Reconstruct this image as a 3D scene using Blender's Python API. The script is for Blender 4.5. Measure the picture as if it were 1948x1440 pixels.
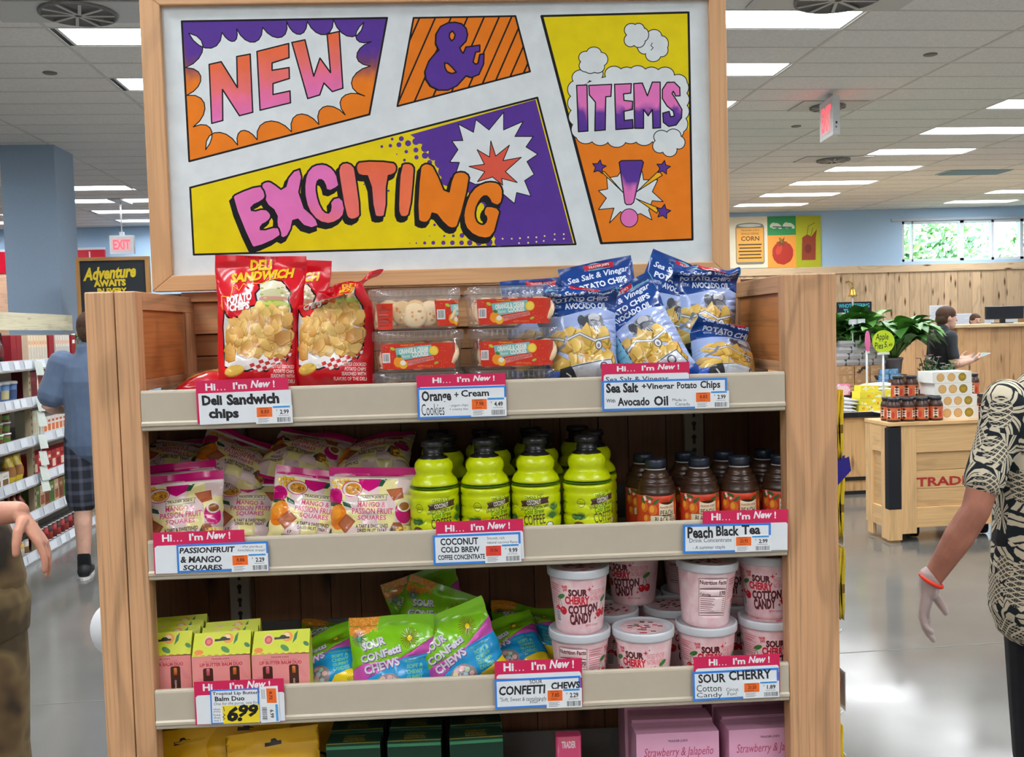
import bpy, math, random
import numpy as np
from mathutils import Vector, Matrix, Euler, noise
from mathutils.geometry import delaunay_2d_cdt
PI = math.pi
S = bpy.context.scene
COLL = S.collection
for o_ in list(bpy.data.objects):
    bpy.data.objects.remove(o_)

# ------------------------------------------------------------------ camera
W, H, FPX = 1948, 1440, 1850.0
CAM = Vector((0, 0, 1.55))
BY = 0.0543                      # the building's grid is turned this much from the display
R3 = Matrix.Rotation(-0.0467, 3, 'Z') @ Matrix.Rotation(PI/2 - 0.051, 3, 'X') @ Matrix.Rotation(-0.0281, 3, 'Z')
cam_d = bpy.data.cameras.new('camera')
cam = bpy.data.objects.new('camera', cam_d)
COLL.objects.link(cam)
cam.matrix_world = Matrix.Translation(CAM) @ R3.to_4x4()
cam_d.sensor_width = 36.0
cam_d.lens = 36.0 * FPX / W
cam_d.clip_start = 0.05
cam_d.clip_end = 200
S.camera = cam

# ------------------------------------------------------------------ light and exposure
vs_ = S.view_settings
vs_.view_transform = 'Standard'
vs_.look = 'None'
vs_.gamma = 1.0
vs_.use_curve_mapping = False
vs_.exposure = 0.0
LAMP = 28.5                       # strength of the ceiling troffers
wd = bpy.data.worlds.new('daylight')
S.world = wd
wd.use_nodes = True
wd.node_tree.nodes['Background'].inputs[0].default_value = (0.62, 0.80, 1.0, 1)
wd.node_tree.nodes['Background'].inputs[1].default_value = 13.0
cy = S.cycles
cy.max_bounces = 8
cy.diffuse_bounces = 4
cy.glossy_bounces = 3
cy.transmission_bounces = 4
cy.transparent_max_bounces = 40
cy.sample_clamp_indirect = 6.0
cy.caustics_reflective = True
cy.caustics_refractive = False

# ------------------------------------------------------------------ helpers
def ray(x, y):
    return R3 @ Vector(((x - W/2)/FPX, -(y - H/2)/FPX, -1.0))

def at(x, y, Y):
    """point of the plane at depth Y that the photograph shows at (x, y)"""
    d = ray(x, y)
    return CAM + d*(Y/d.y)

CB, SB = math.cos(BY), math.sin(BY)

def bat(x, y, Y):
    """the same on a plane of the building's own grid; building coordinates"""
    d = ray(x, y)
    t = Y/(-SB*d.x + CB*d.y)
    p = d*t
    return Vector((CB*p.x + SB*p.y, -SB*p.x + CB*p.y, CAM.z + p.z))

def fb(x, y, z=0.0):
    return Vector((CB*x - SB*y, SB*x + CB*y, z))

def lin(v):
    v /= 255.0
    return v/12.92 if v <= 0.04045 else ((v + 0.055)/1.055)**2.4

def C(r, g, b):
    return (lin(r), lin(g), lin(b))

def mixc(a, b, t):
    t = max(0.0, min(1.0, t))
    return tuple(p + (q - p)*t for p, q in zip(a, b))

def mulc(a, k):
    return tuple(p*k for p in a)

def smooth(a, b, x):
    t = max(0.0, min(1.0, (x - a)/(b - a)))
    return t*t*(3 - 2*t)

ORD = ['first', 'second', 'third', 'fourth', 'fifth', 'sixth', 'seventh', 'eighth', 'ninth', 'tenth', 'eleventh', 'twelfth']

# ------------------------------------------------------------------ materials
MATS = {}

def new_mat(name):
    m = bpy.data.materials.new(name)
    m.use_nodes = True
    nt = m.node_tree
    return m, nt, nt.nodes['Principled BSDF']

def link(nt, a, b):
    nt.links.new(a, b)

def node(nt, t, **kw):
    n = nt.nodes.new(t)
    for k, v in kw.items():
        if k in n.inputs:
            n.inputs[k].default_value = v
        else:
            setattr(n, k, v)
    return n

def col_attr(nt):
    return node(nt, 'ShaderNodeAttribute', attribute_name='Col').outputs['Color']

def mulcol(nt, a, b):
    n = node(nt, 'ShaderNodeMix', data_type='RGBA', blend_type='MULTIPLY')
    n.inputs[0].default_value = 1.0
    link(nt, a, n.inputs[6])
    link(nt, b, n.inputs[7])
    return n.outputs[2]

def ramp(nt, fac, stops):
    n = node(nt, 'ShaderNodeValToRGB')
    el = n.color_ramp.elements
    while len(el) < len(stops):
        el.new(0.5)
    for e, (p, c) in zip(el, stops):
        e.position = p
        e.color = (c, c, c, 1) if not isinstance(c, tuple) else c + (1,)
    link(nt, fac, n.inputs[0])
    return n.outputs[0]

def objco(nt, scale=(1, 1, 1), rot=(0, 0, 0), loc=(0, 0, 0)):
    tc = node(nt, 'ShaderNodeTexCoord')
    mp = node(nt, 'ShaderNodeMapping')
    mp.inputs['Scale'].default_value = scale
    mp.inputs['Rotation'].default_value = rot
    mp.inputs['Location'].default_value = loc
    link(nt, tc.outputs['Object'], mp.inputs[0])
    return mp.outputs[0]

def bump(nt, b, h, strength, dist=0.002):
    n = node(nt, 'ShaderNodeBump')
    n.inputs['Strength'].default_value = strength
    n.inputs['Distance'].default_value = dist
    link(nt, h, n.inputs['Height'])
    link(nt, n.outputs[0], b.inputs['Normal'])

def finish(name, rough, spec=0.5, coat=0.0, metal=0.0, vary=0.06, vscale=40.0, bmp=0.0, bscale=200.0, trans=0.0, sheen=0.0, sub=0.0):
    m, nt, b = new_mat(name)
    nz = node(nt, 'ShaderNodeTexNoise')
    nz.inputs['Scale'].default_value = vscale
    nz.inputs['Detail'].default_value = 3
    link(nt, objco(nt), nz.inputs['Vector'])
    r = ramp(nt, nz.outputs[0], [(0.3, 1 - vary), (0.7, 1 + vary)])
    link(nt, mulcol(nt, col_attr(nt), r), b.inputs['Base Color'])
    b.inputs['Roughness'].default_value = rough
    b.inputs['Specular IOR Level'].default_value = spec
    b.inputs['Coat Weight'].default_value = coat
    b.inputs['Coat Roughness'].default_value = 0.06
    b.inputs['Metallic'].default_value = metal
    b.inputs['Sheen Weight'].default_value = sheen
    b.inputs['Subsurface Weight'].default_value = sub
    b.inputs['Subsurface Radius'].default_value = (0.01, 0.004, 0.002)
    if bmp:
        n2 = node(nt, 'ShaderNodeTexNoise')
        n2.inputs['Scale'].default_value = bscale
        n2.inputs['Detail'].default_value = 4
        link(nt, objco(nt), n2.inputs['Vector'])
        bump(nt, b, n2.outputs[0], bmp)
    MATS[name] = m
    return m

finish('matte', 0.6, vary=0.03)
finish('paper', 0.75, spec=0.3, vary=0.02)
finish('card', 0.45, spec=0.4, vary=0.02)
finish('film', 0.19, spec=0.45, coat=0.2, vary=0.03)
finish('plastic', 0.28, spec=0.5, vary=0.02)
finish('paint', 0.5, vary=0.03)
finish('signpaint', 0.7, spec=0.2, vary=0.05, vscale=25)
finish('powder', 0.42, spec=0.45, vary=0.02, bmp=0.05, bscale=900)
finish('metal', 0.3, metal=0.9, vary=0.03)
finish('rubber', 0.7, spec=0.3, vary=0.05)
finish('cloth', 0.9, spec=0.1, vary=0.10, vscale=90, bmp=0.25, bscale=600, sheen=0.2)
finish('skin', 0.5, spec=0.35, vary=0.08, vscale=30, bmp=0.06, bscale=350, sub=0.1)
finish('hair', 0.55, spec=0.4, vary=0.25, vscale=120, bmp=0.5, bscale=160)
finish('leaf', 0.4, spec=0.5, vary=0.15, vscale=12)
finish('glove', 0.3, spec=0.5, vary=0.12, vscale=60, bmp=0.3, bscale=90)

def clear_plastic(name, tint, gloss, rough=0.08, milk=0.0):
    m, nt, b = new_mat(name)
    out = nt.nodes['Material Output']
    nt.nodes.remove(b)
    tr = node(nt, 'ShaderNodeBsdfTransparent')
    tr.inputs[0].default_value = tint + (1,)
    gl = node(nt, 'ShaderNodeBsdfGlossy')
    gl.inputs['Roughness'].default_value = rough
    gl.inputs['Color'].default_value = (0.9, 0.92, 0.95, 1)
    lw = node(nt, 'ShaderNodeLayerWeight')
    lw.inputs[0].default_value = 0.5
    pw = node(nt, 'ShaderNodeMath', operation='POWER')
    pw.inputs[1].default_value = 3.0
    link(nt, lw.outputs['Facing'], pw.inputs[0])
    fr = node(nt, 'ShaderNodeMath', operation='MULTIPLY_ADD')
    fr.inputs[1].default_value = gloss
    fr.inputs[2].default_value = 0.05
    link(nt, pw.outputs[0], fr.inputs[0])
    mx = node(nt, 'ShaderNodeMixShader')
    link(nt, fr.outputs[0], mx.inputs[0])
    link(nt, tr.outputs[0], mx.inputs[1])
    link(nt, gl.outputs[0], mx.inputs[2])
    last = mx.outputs[0]
    if milk:
        df = node(nt, 'ShaderNodeBsdfDiffuse')
        df.inputs[0].default_value = (0.9, 0.92, 0.94, 1)
        m2 = node(nt, 'ShaderNodeMixShader')
        m2.inputs[0].default_value = milk
        link(nt, last, m2.inputs[1])
        link(nt, df.outputs[0], m2.inputs[2])
        last = m2.outputs[0]
    link(nt, last, out.inputs[0])
    MATS[name] = m

clear_plastic('clear', (0.99, 0.99, 0.99), 0.5, 0.12, 0.035)
clear_plastic('glass', (0.97, 0.98, 1.0), 0.12, 0.02)

def frosted(name, tint, mixw):
    m, nt, b = new_mat(name)
    out = nt.nodes['Material Output']
    tr = node(nt, 'ShaderNodeBsdfTransparent')
    tr.inputs[0].default_value = tint + (1,)
    b.inputs['Base Color'].default_value = tint + (1,)
    b.inputs['Roughness'].default_value = 0.35
    mx = node(nt, 'ShaderNodeMixShader')
    mx.inputs[0].default_value = mixw
    link(nt, tr.outputs[0], mx.inputs[1])
    link(nt, b.outputs[0], mx.inputs[2])
    link(nt, mx.outputs[0], out.inputs[0])
    MATS[name] = m

frosted('frosted', (0.85, 0.87, 0.9), 0.55)
frosted('thin_glove', (0.9, 0.88, 0.88), 0.32)

def emit(name, col, strength):
    m, nt, b = new_mat(name)
    b.inputs['Base Color'].default_value = col + (1,)
    b.inputs['Emission Color'].default_value = col + (1,)
    b.inputs['Emission Strength'].default_value = strength
    MATS[name] = m

emit('lamp', (0.955, 0.985, 1.02), LAMP)
emit('exit_red', (1.0, 0.05, 0.07), 2.2)

def wood(name, axis, rough=0.45, grain=1.0, knots=0.0, contrast=1.0, size=1.0):
    """stretched grain along one axis, multiplied onto the board colour"""
    m, nt, b = new_mat(name)
    st = {'x': (0.022, 1, 1), 'y': (1, 0.022, 1), 'z': (1, 1, 0.022)}[axis]
    st2 = {'x': (0.22, 1, 1), 'y': (1, 0.22, 1), 'z': (1, 1, 0.22)}[axis]
    v1 = objco(nt, tuple(s*60*size for s in st))
    n1 = node(nt, 'ShaderNodeTexNoise')
    n1.inputs['Scale'].default_value = 3.0
    n1.inputs['Detail'].default_value = 6
    n1.inputs['Distortion'].default_value = 0.6
    link(nt, v1, n1.inputs['Vector'])
    fine = ramp(nt, n1.outputs[0], [(0.3, 1 - 0.34*contrast), (0.48, 1.0), (0.72, 1 + 0.12*contrast)])
    v2 = objco(nt, tuple(s*7*size for s in st2), loc=(3.1, 1.7, 0.4))
    n2 = node(nt, 'ShaderNodeTexNoise')
    n2.inputs['Scale'].default_value = 1.1
    n2.inputs['Detail'].default_value = 2
    link(nt, v2, n2.inputs['Vector'])
    mm = node(nt, 'ShaderNodeMath', operation='MULTIPLY')
    mm.inputs[1].default_value = 34.0*grain
    link(nt, n2.outputs[0], mm.inputs[0])
    sn = node(nt, 'ShaderNodeMath', operation='SINE')
    link(nt, mm.outputs[0], sn.inputs[0])
    rings = ramp(nt, sn.outputs[0], [(0.0, 1 + 0.06*contrast), (0.62, 1.0), (0.95, 1 - 0.2*contrast)])
    c = mulcol(nt, col_attr(nt), fine)
    c = mulcol(nt, c, rings)
    if knots:
        vk = objco(nt, {'x': (2.2, 9, 9), 'y': (9, 2.2, 9), 'z': (9, 9, 2.2)}[axis])
        vo = node(nt, 'ShaderNodeTexVoronoi')
        vo.inputs['Scale'].default_value = knots
        link(nt, vk, vo.inputs['Vector'])
        kn = node(nt, 'ShaderNodeValToRGB')
        e = kn.color_ramp.elements
        e[0].position = 0.07
        e[0].color = (0.16, 0.07, 0.03, 1)
        e[1].position = 0.22
        e[1].color = (1, 1, 1, 1)
        link(nt, vo.outputs['Distance'], kn.inputs[0])
        c = mulcol(nt, c, kn.outputs[0])
    link(nt, c, b.inputs['Base Color'])
    b.inputs['Roughness'].default_value = rough
    b.inputs['Specular IOR Level'].default_value = 0.35
    bump(nt, b, n1.outputs[0], 0.12)
    MATS[name] = m

for ax_ in 'xyz':
    wood('oak_' + ax_, ax_, contrast=0.95, size=0.85)
    wood('pine_' + ax_, ax_, contrast=0.55, grain=0.7, size=0.8)
    wood('cedar_' + ax_, ax_, contrast=0.7, grain=0.6, knots=1.0, size=0.7, rough=0.5)

# ------------------------------------------------------------------ mesh builder
class MB:
    def __init__(s):
        s.v = []; s.f = []; s.m = []; s.c = []; s.s = []

    def face(s, idx, col, mat, sm=False):
        s.f.append(list(idx)); s.c.append(col); s.m.append(mat); s.s.append(sm)

    def add(s, verts, faces, col, mat, sm=False):
        o = len(s.v)
        s.v.extend(tuple(v) for v in verts)
        for f in faces:
            s.face([o + i for i in f], col, mat, sm)
        return o

    def box(s, x0, y0, z0, x1, y1, z1, col, mat='matte'):
        if x0 > x1: x0, x1 = x1, x0
        if y0 > y1: y0, y1 = y1, y0
        if z0 > z1: z0, z1 = z1, z0
        v = [(x0, y0, z0), (x1, y0, z0), (x1, y1, z0), (x0, y1, z0), (x0, y0, z1), (x1, y0, z1), (x1, y1, z1), (x0, y1, z1)]
        s.add(v, [(0, 3, 2, 1), (4, 5, 6, 7), (0, 1, 5, 4), (1, 2, 6, 5), (2, 3, 7, 6), (3, 0, 4, 7)], col, mat)

    def rbox(s, x0, y0, z0, x1, y1, z1, r, col, mat='matte', n=3):
        """box rounded about its vertical edges"""
        pts = []
        for (cx, cy_, a0) in ((x1 - r, y1 - r, 0), (x0 + r, y1 - r, 90), (x0 + r, y0 + r, 180), (x1 - r, y0 + r, 270)):
            for k in range(n + 1):
                a = math.radians(a0 + 90.0*k/n)
                pts.append((cx + r*math.cos(a), cy_ + r*math.sin(a)))
        s.prism(pts, z0, z1, col, mat, sm=True)

    def prism(s, pts, z0, z1, col, mat='matte', sm=False):
        n = len(pts)
        v = [(x, y, z0) for x, y in pts] + [(x, y, z1) for x, y in pts]
        o = s.add(v, [], col, mat)
        s.face([o + i for i in range(n)][::-1], col, mat)
        s.face([o + n + i for i in range(n)], col, mat)
        for i in range(n):
            j = (i + 1) % n
            s.face([o + i, o + j, o + n + j, o + n + i], col, mat, sm)

    def loft(s, rings, col, mat, cap=True, sm=True, closed=True):
        n = len(rings[0])
        o = len(s.v)
        for r in rings:
            s.v.extend(tuple(p) for p in r)
        m = n if closed else n - 1
        for a in range(len(rings) - 1):
            cc = col[a] if isinstance(col, list) else col
            for i in range(m):
                j = (i + 1) % n
                s.face([o + a*n + i, o + a*n + j, o + (a + 1)*n + j, o + (a + 1)*n + i], cc, mat, sm)
        if cap:
            c0 = col[0] if isinstance(col, list) else col
            c1 = col[-1] if isinstance(col, list) else col
            s.face([o + i for i in range(n)][::-1], c0, mat)
            s.face([o + (len(rings) - 1)*n + i for i in range(n)], c1, mat)

    def lathe(s, prof, col, mat, seg=32, cap=True, sx=1.0, sy=1.0):
        rings = [[(r*sx*math.cos(2*PI*k/seg), r*sy*math.sin(2*PI*k/seg), z) for k in range(seg)] for r, z in prof]
        s.loft(rings, col, mat, cap)

    def tube(s, pts, rad, col, mat, seg=10, cap=True):
        pts = [Vector(p) for p in pts]
        rings = []
        up = Vector((0, 0, 1))
        for i, p in enumerate(pts):
            t = (pts[min(i + 1, len(pts) - 1)] - pts[max(i - 1, 0)]).normalized()
            u = t.cross(up)
            if u.length < 0.05:
                u = t.cross(Vector((0, 1, 0)))
            u.normalize()
            w = t.cross(u)
            r = rad[i] if isinstance(rad, (list, tuple)) else rad
            rings.append([p + (u*math.cos(2*PI*k/seg) + w*math.sin(2*PI*k/seg))*r for k in range(seg)])
        s.loft(rings, col, mat, cap)

    def xf(s, M, start=0):
        for i in range(start, len(s.v)):
            s.v[i] = tuple(M @ Vector(s.v[i]))
        return s

    def warp(s, fn, start=0):
        for i in range(start, len(s.v)):
            s.v[i] = tuple(fn(*s.v[i]))
        return s

    def mesh(s, name):
        me = bpy.data.meshes.new(name)
        me.from_pydata(s.v, [], s.f)
        used = []
        for m in s.m:
            if m not in used:
                used.append(m)
        for m in used:
            me.materials.append(MATS[m])
        ix = {m: i for i, m in enumerate(used)}
        me.polygons.foreach_set('material_index', [ix[m] for m in s.m])
        me.polygons.foreach_set('use_smooth', s.s)
        at_ = me.color_attributes.new('Col', 'FLOAT_COLOR', 'CORNER')
        buf = []
        for f, c in zip(s.f, s.c):
            if isinstance(c[0], tuple):
                for q in c:
                    buf.extend(q); buf.append(1.0)
            else:
                q = (c[0], c[1], c[2], 1.0)
                for _ in f:
                    buf.extend(q)
        at_.data.foreach_set('color', buf)
        me.update()
        return me

    def build(s, name, parent=None, loc=None, bevel=0.0, rz=0.0):
        o = bpy.data.objects.new(name, s.mesh(name))
        COLL.objects.link(o)
        if parent is not None:
            o.parent = parent
        if loc is not None:
            o.location = loc
        if rz:
            o.rotation_euler.z = rz
        if bevel:
            b = o.modifiers.new('edge', 'BEVEL')
            b.width = bevel
            b.segments = 2
            b.limit_method = 'ANGLE'
            b.angle_limit = math.radians(50)
        return o

def tag(o, label, cat, group=None):
    o['label'] = label
    o['category'] = cat
    if group:
        o['group'] = group
    return o

def thing(name, label, cat, loc=(0, 0, 0), rot=(0, 0, 0), group=None):
    o = bpy.data.objects.new(name, None)
    COLL.objects.link(o)
    o.empty_display_size = 0.05
    o.location = loc
    o.rotation_euler = rot if isinstance(rot, (tuple, list)) else (0, 0, rot)
    return tag(o, label, cat, group)

def struct(o):
    o['kind'] = 'structure'
    return o

def dup(root, label, loc=None, rot=None, group=None):
    """a copy of a thing with copies of its parts and sub-parts"""
    r = root.copy()
    COLL.objects.link(r)
    r['label'] = label
    if group:
        r['group'] = group
    if loc is not None:
        r.location = loc
    if rot is not None:
        r.rotation_euler = rot if isinstance(rot, (tuple, list)) else (0, 0, rot)
    for ch in list(root.children):
        c = ch.copy()
        COLL.objects.link(c)
        c.parent = r
        for g in ch.children:
            d = g.copy()
            COLL.objects.link(d)
            d.parent = c
    return r

# ------------------------------------------------------------------ printed art: flat shapes cut into one sheet
GL = {}

def glyphs(txt, bold=0.0, shear=0.0, res=2):
    k = (txt, bold, shear, res)
    if k not in GL:
        cu = bpy.data.curves.new('lettering', 'FONT')
        cu.body = txt
        cu.resolution_u = res
        cu.offset = bold
        cu.shear = shear
        ob = bpy.data.objects.new('lettering', cu)
        me = bpy.data.meshes.new_from_object(ob)
        V = [(v.co.x, -v.co.y) for v in me.vertices]
        F = [tuple(p.vertices) for p in me.polygons]
        bpy.data.objects.remove(ob)
        bpy.data.curves.remove(cu)
        bpy.data.meshes.remove(me)
        xs = [v[0] for v in V] or [0, 1]
        ys = [v[1] for v in V] or [0, 1]
        GL[k] = (V, F, min(xs), min(ys), max(xs), max(ys))
    return GL[k]

class Art:
    """shapes in a 2-D frame (u to the right, v downwards); later shapes lie on top"""
    def __init__(s, outline, base, T=None):
        s.T = T or (lambda x, y: (x, y))
        s.items = []
        s.outline = [s.T(*p) for p in outline]
        s.items.append((s.outline, base))

    def poly(s, pts, c, warp=None):
        q = [s.T(*(warp(*p) if warp else p)) for p in pts]
        s.items.append((q, c))

    def rect(s, x0, y0, x1, y1, c, warp=None):
        s.poly([(x0, y0), (x1, y0), (x1, y1), (x0, y1)], c, warp)

    def rrect(s, x0, y0, x1, y1, r, c, warp=None):
        p = []
        for cx, cy_, a0 in ((x1 - r, y1 - r, 0), (x0 + r, y1 - r, 90), (x0 + r, y0 + r, 180), (x1 - r, y0 + r, 270)):
            for k in range(4):
                a = math.radians(a0 + 30*k)
                p.append((cx + r*math.cos(a), cy_ + r*math.sin(a)))
        s.poly(p, c, warp)

    def ell(s, cx, cy_, rx, ry, c, n=20, rot=0.0, warp=None, jag=0.0, rnd=None):
        p = []
        for k in range(n):
            a = 2*PI*k/n
            j = 1 + (rnd.uniform(-jag, jag) if jag else 0)
            x, y = rx*math.cos(a)*j, ry*math.sin(a)*j
            p.append((cx + x*math.cos(rot) - y*math.sin(rot), cy_ + x*math.sin(rot) + y*math.cos(rot)))
        s.poly(p, c, warp)

    def star(s, cx, cy_, r1, r2, n, c, rot=0.0):
        s.poly([(cx + (r1 if k % 2 == 0 else r2)*math.cos(rot + PI*k/n), cy_ + (r1 if k % 2 == 0 else r2)*math.sin(rot + PI*k/n)) for k in range(2*n)], c)

    def line(s, pts, w, c, closed=False, warp=None):
        pts = [p for i, p in enumerate(pts) if i == 0 or math.hypot(p[0] - pts[i-1][0], p[1] - pts[i-1][1]) > 1e-6]
        if closed:
            pts = pts + [pts[0]]
        for (x0, y0), (x1, y1) in zip(pts, pts[1:]):
            L = math.hypot(x1 - x0, y1 - y0)
            if L < 1e-9:
                continue
            dx, dy = (x1 - x0)/L*w/2, (y1 - y0)/L*w/2
            e = 0.55
            s.poly([(x0 - dx*e - dy, y0 - dy*e + dx), (x1 + dx*e - dy, y1 + dy*e + dx), (x1 + dx*e + dy, y1 + dy*e - dx), (x0 - dx*e + dy, y0 - dy*e - dx)], c, warp)

    def oline(s, pts, w, c, line_c, closed=True):
        s.poly(pts, c)
        s.line(pts, w, line_c, closed)

    def text(s, txt, box, c, bold=0.0, shear=0.0, rot=0.0, warp=None, keep=False, res=2, align=0.5):
        """fit the text into box = (x0, y0, x1, y1); rot turns it about the box centre"""
        V, F, a0, b0, a1, b1 = glyphs(txt, bold, shear, res)
        x0, y0, x1, y1 = box
        sx, sy = (x1 - x0)/max(a1 - a0, 1e-6), (y1 - y0)/max(b1 - b0, 1e-6)
        if keep:
            k = min(sx, sy)
            x0 = x0 + ((x1 - x0) - k*(a1 - a0))*align
            x1 = x0 + k*(a1 - a0)
            sx = sy = k
        cx, cy_ = (x0 + x1)/2, (y0 + y1)/2
        cr, sr = math.cos(rot), math.sin(rot)
        P = []
        for x, y in V:
            px, py = x0 + (x - a0)*sx - cx, y0 + (y - b0)*sy - cy_
            q = (cx + px*cr - py*sr, cy_ + px*sr + py*cr)
            if warp:
                q = warp(*q)
            P.append(s.T(*q))
        for f in F:
            s.items.append(([P[i] for i in f], c))

    def inside(s, x, y):
        r = False
        p = s.outline
        n = len(p)
        for i in range(n):
            (xa, ya), (xb, yb) = p[i], p[(i + 1) % n]
            if (ya > y) != (yb > y) and x < (xb - xa)*(y - ya)/(yb - ya) + xa:
                r = not r
        return r

    def cut(s, grid=None, eps=None, loc=None):
        """-> (verts2d, faces, colours); colours may vary per corner"""
        xs = [p[0] for p in s.outline]
        ys = [p[1] for p in s.outline]
        x0, x1, y0, y1 = min(xs), max(xs), min(ys), max(ys)
        span = max(x1 - x0, y1 - y0)
        V = []; E = []; polys = []
        def put(q, closed=True):
            o = len(V)
            V.extend(Vector(p) for p in q)
            n = len(q)
            E.extend((o + i, o + (i + 1) % n) for i in range(n))
        for q, c in s.items:
            put(q)
            polys.append((q, c))
        if grid:
            nx, ny = max(1, round((x1 - x0)/grid)), max(1, round((y1 - y0)/grid))
            n0 = len(s.outline)
            for i in range(n0):
                a, b = Vector(s.outline[i]), Vector(s.outline[(i + 1) % n0])
                k = int((b - a).length/grid)
                for j in range(1, k + 1):
                    V.append(a.lerp(b, j/(k + 1)))
            for i in range(1, nx):
                for j in range(1, ny):
                    x = x0 + (x1 - x0)*(i + (0.5 if j % 2 else 0) - 0.25)/nx
                    y = y0 + (y1 - y0)*j/ny
                    if s.inside(x, y):
                        V.append(Vector((x, y)))
        r = delaunay_2d_cdt(V, E, [], 0, span*1e-6, False)
        P = np.array([(v.x, v.y) for v in r[0]])
        T = np.array([f for f in r[2] if len(f) == 3])
        cen = P[T].mean(axis=1)
        top = np.full(len(T), -1)
        cxs, cys = cen[:, 0], cen[:, 1]
        order = np.argsort(cys)
        ysort = cys[order]
        for k, (q, c) in enumerate(polys):
            q = np.array(q)
            lo, hi = np.searchsorted(ysort, q[:, 1].min()), np.searchsorted(ysort, q[:, 1].max())
            ix = order[lo:hi]
            ix = ix[(cxs[ix] >= q[:, 0].min()) & (cxs[ix] <= q[:, 0].max())]
            if k:
                ix = ix[top[ix] >= 0]
            if not len(ix):
                continue
            px, py = cxs[ix][:, None], cys[ix][:, None]
            ax, ay = q[:, 0][None], q[:, 1][None]
            bx, by = np.roll(q[:, 0], -1)[None], np.roll(q[:, 1], -1)[None]
            sd = (bx - ax)*(py - ay) - (px - ax)*(by - ay)
            wn = ((ay <= py) & (by > py) & (sd > 0)).sum(1) - ((ay > py) & (by <= py) & (sd < 0)).sum(1)
            top[ix[wn != 0]] = k
        faces = []; fc = []
        for f, k in zip(T.tolist(), top.tolist()):
            if k < 0:
                continue
            c = polys[k][1]
            if callable(c):
                c = tuple(c(P[i][0], P[i][1]) for i in f)
            faces.append(tuple(f)); fc.append(c)
        used = sorted({i for f in faces for i in f})
        new = {a: i for i, a in enumerate(used)}
        return P[used].tolist(), [tuple(new[i] for i in f) for f in faces], fc

def lay(mb, cutres, fn, mat, sm=False, flip=False):
    """put a cut sheet on a surface: fn(u, v) -> point"""
    V, F, cols = cutres
    o = len(mb.v)
    mb.v.extend(tuple(fn(x, y)) for x, y in V)
    for f, c in zip(F, cols):
        # v points down, so the sheet's own winding is turned to face the viewer
        if flip:
            mb.face([o + i for i in f], c, mat, sm)
        else:
            if isinstance(c[0], tuple):
                c = c[::-1]
            mb.face([o + i for i in f][::-1], c, mat, sm)

def clip_line(poly, a, b):
    """part of the line a-b inside a convex polygon"""
    t0, t1 = -9.0, 9.0
    n = len(poly)
    ar = sum(poly[i][0]*poly[(i + 1) % n][1] - poly[(i + 1) % n][0]*poly[i][1] for i in range(n))
    sg = 1 if ar > 0 else -1
    for i in range(n):
        (x0, y0), (x1, y1) = poly[i], poly[(i + 1) % n]
        nx, ny = -(y1 - y0)*sg, (x1 - x0)*sg
        d0 = (a[0] - x0)*nx + (a[1] - y0)*ny
        dd = (b[0] - a[0])*nx + (b[1] - a[1])*ny
        if abs(dd) < 1e-12:
            if d0 < 0:
                return None
            continue
        t = -d0/dd
        if dd > 0:
            t0 = max(t0, t)
        else:
            t1 = min(t1, t)
    if t0 >= t1:
        return None
    return [(a[0] + (b[0] - a[0])*t, a[1] + (b[1] - a[1])*t) for t in (t0, t1)]

def Z(ox, oy, k):
    return lambda x, y: (ox + x*k, oy + y*k)

# ================================================================== the room
TX, TY, ZC = 1.24, 0.4033, 3.5
X0, Y0 = 1.71, 6.0

def XL(k):
    return X0 + k*(TX if k >= 0 else 1.303)
WY = 17.2

def special(name, fn):
    m, nt, b = new_mat(name)
    fn(nt, b)
    MATS[name] = m

def _floor(nt, b):
    n = node(nt, 'ShaderNodeTexNoise')
    n.inputs['Scale'].default_value = 0.9
    n.inputs['Detail'].default_value = 6
    link(nt, objco(nt), n.inputs['Vector'])
    r = ramp(nt, n.outputs[0], [(0.3, C(98, 97, 93)), (0.55, C(108, 107, 103)), (0.75, C(117, 116, 111))])
    link(nt, r, b.inputs['Base Color'])
    n2 = node(nt, 'ShaderNodeTexNoise')
    n2.inputs['Scale'].default_value = 2.2
    n2.inputs['Detail'].default_value = 5
    link(nt, objco(nt), n2.inputs['Vector'])
    link(nt, ramp(nt, n2.outputs[0], [(0.3, 0.09), (0.7, 0.2)]), b.inputs['Roughness'])
    b.inputs['Specular IOR Level'].default_value = 0.4
    bump(nt, b, n2.outputs[0], 0.03, 0.01)

special('concrete', _floor)

def _tile(nt, b):
    n = node(nt, 'ShaderNodeTexNoise')
    n.inputs['Scale'].default_value = 55
    n.inputs['Detail'].default_value = 4
    link(nt, objco(nt), n.inputs['Vector'])
    link(nt, mulcol(nt, col_attr(nt), ramp(nt, n.outputs[0], [(0.35, 0.93), (0.65, 1.03)])), b.inputs['Base Color'])
    b.inputs['Roughness'].default_value = 0.9
    b.inputs['Specular IOR Level'].default_value = 0.1

special('ceiling_tile', _tile)

# floor
m = MB()
m.add([(-14, -8, 0), (14, -8, 0), (14, 19, 0), (-14, 19, 0)], [(0, 1, 2, 3)], (1, 1, 1), 'concrete')
fl = struct(m.build('floor', rz=BY))
m = MB()
for jy in (4.28, 9.3):
    m.box(-13, jy - 0.004, 0.0, 13, jy + 0.004, 0.0008, C(100, 102, 96), 'matte')
struct(m.build('trim_1', rz=BY))

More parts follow.
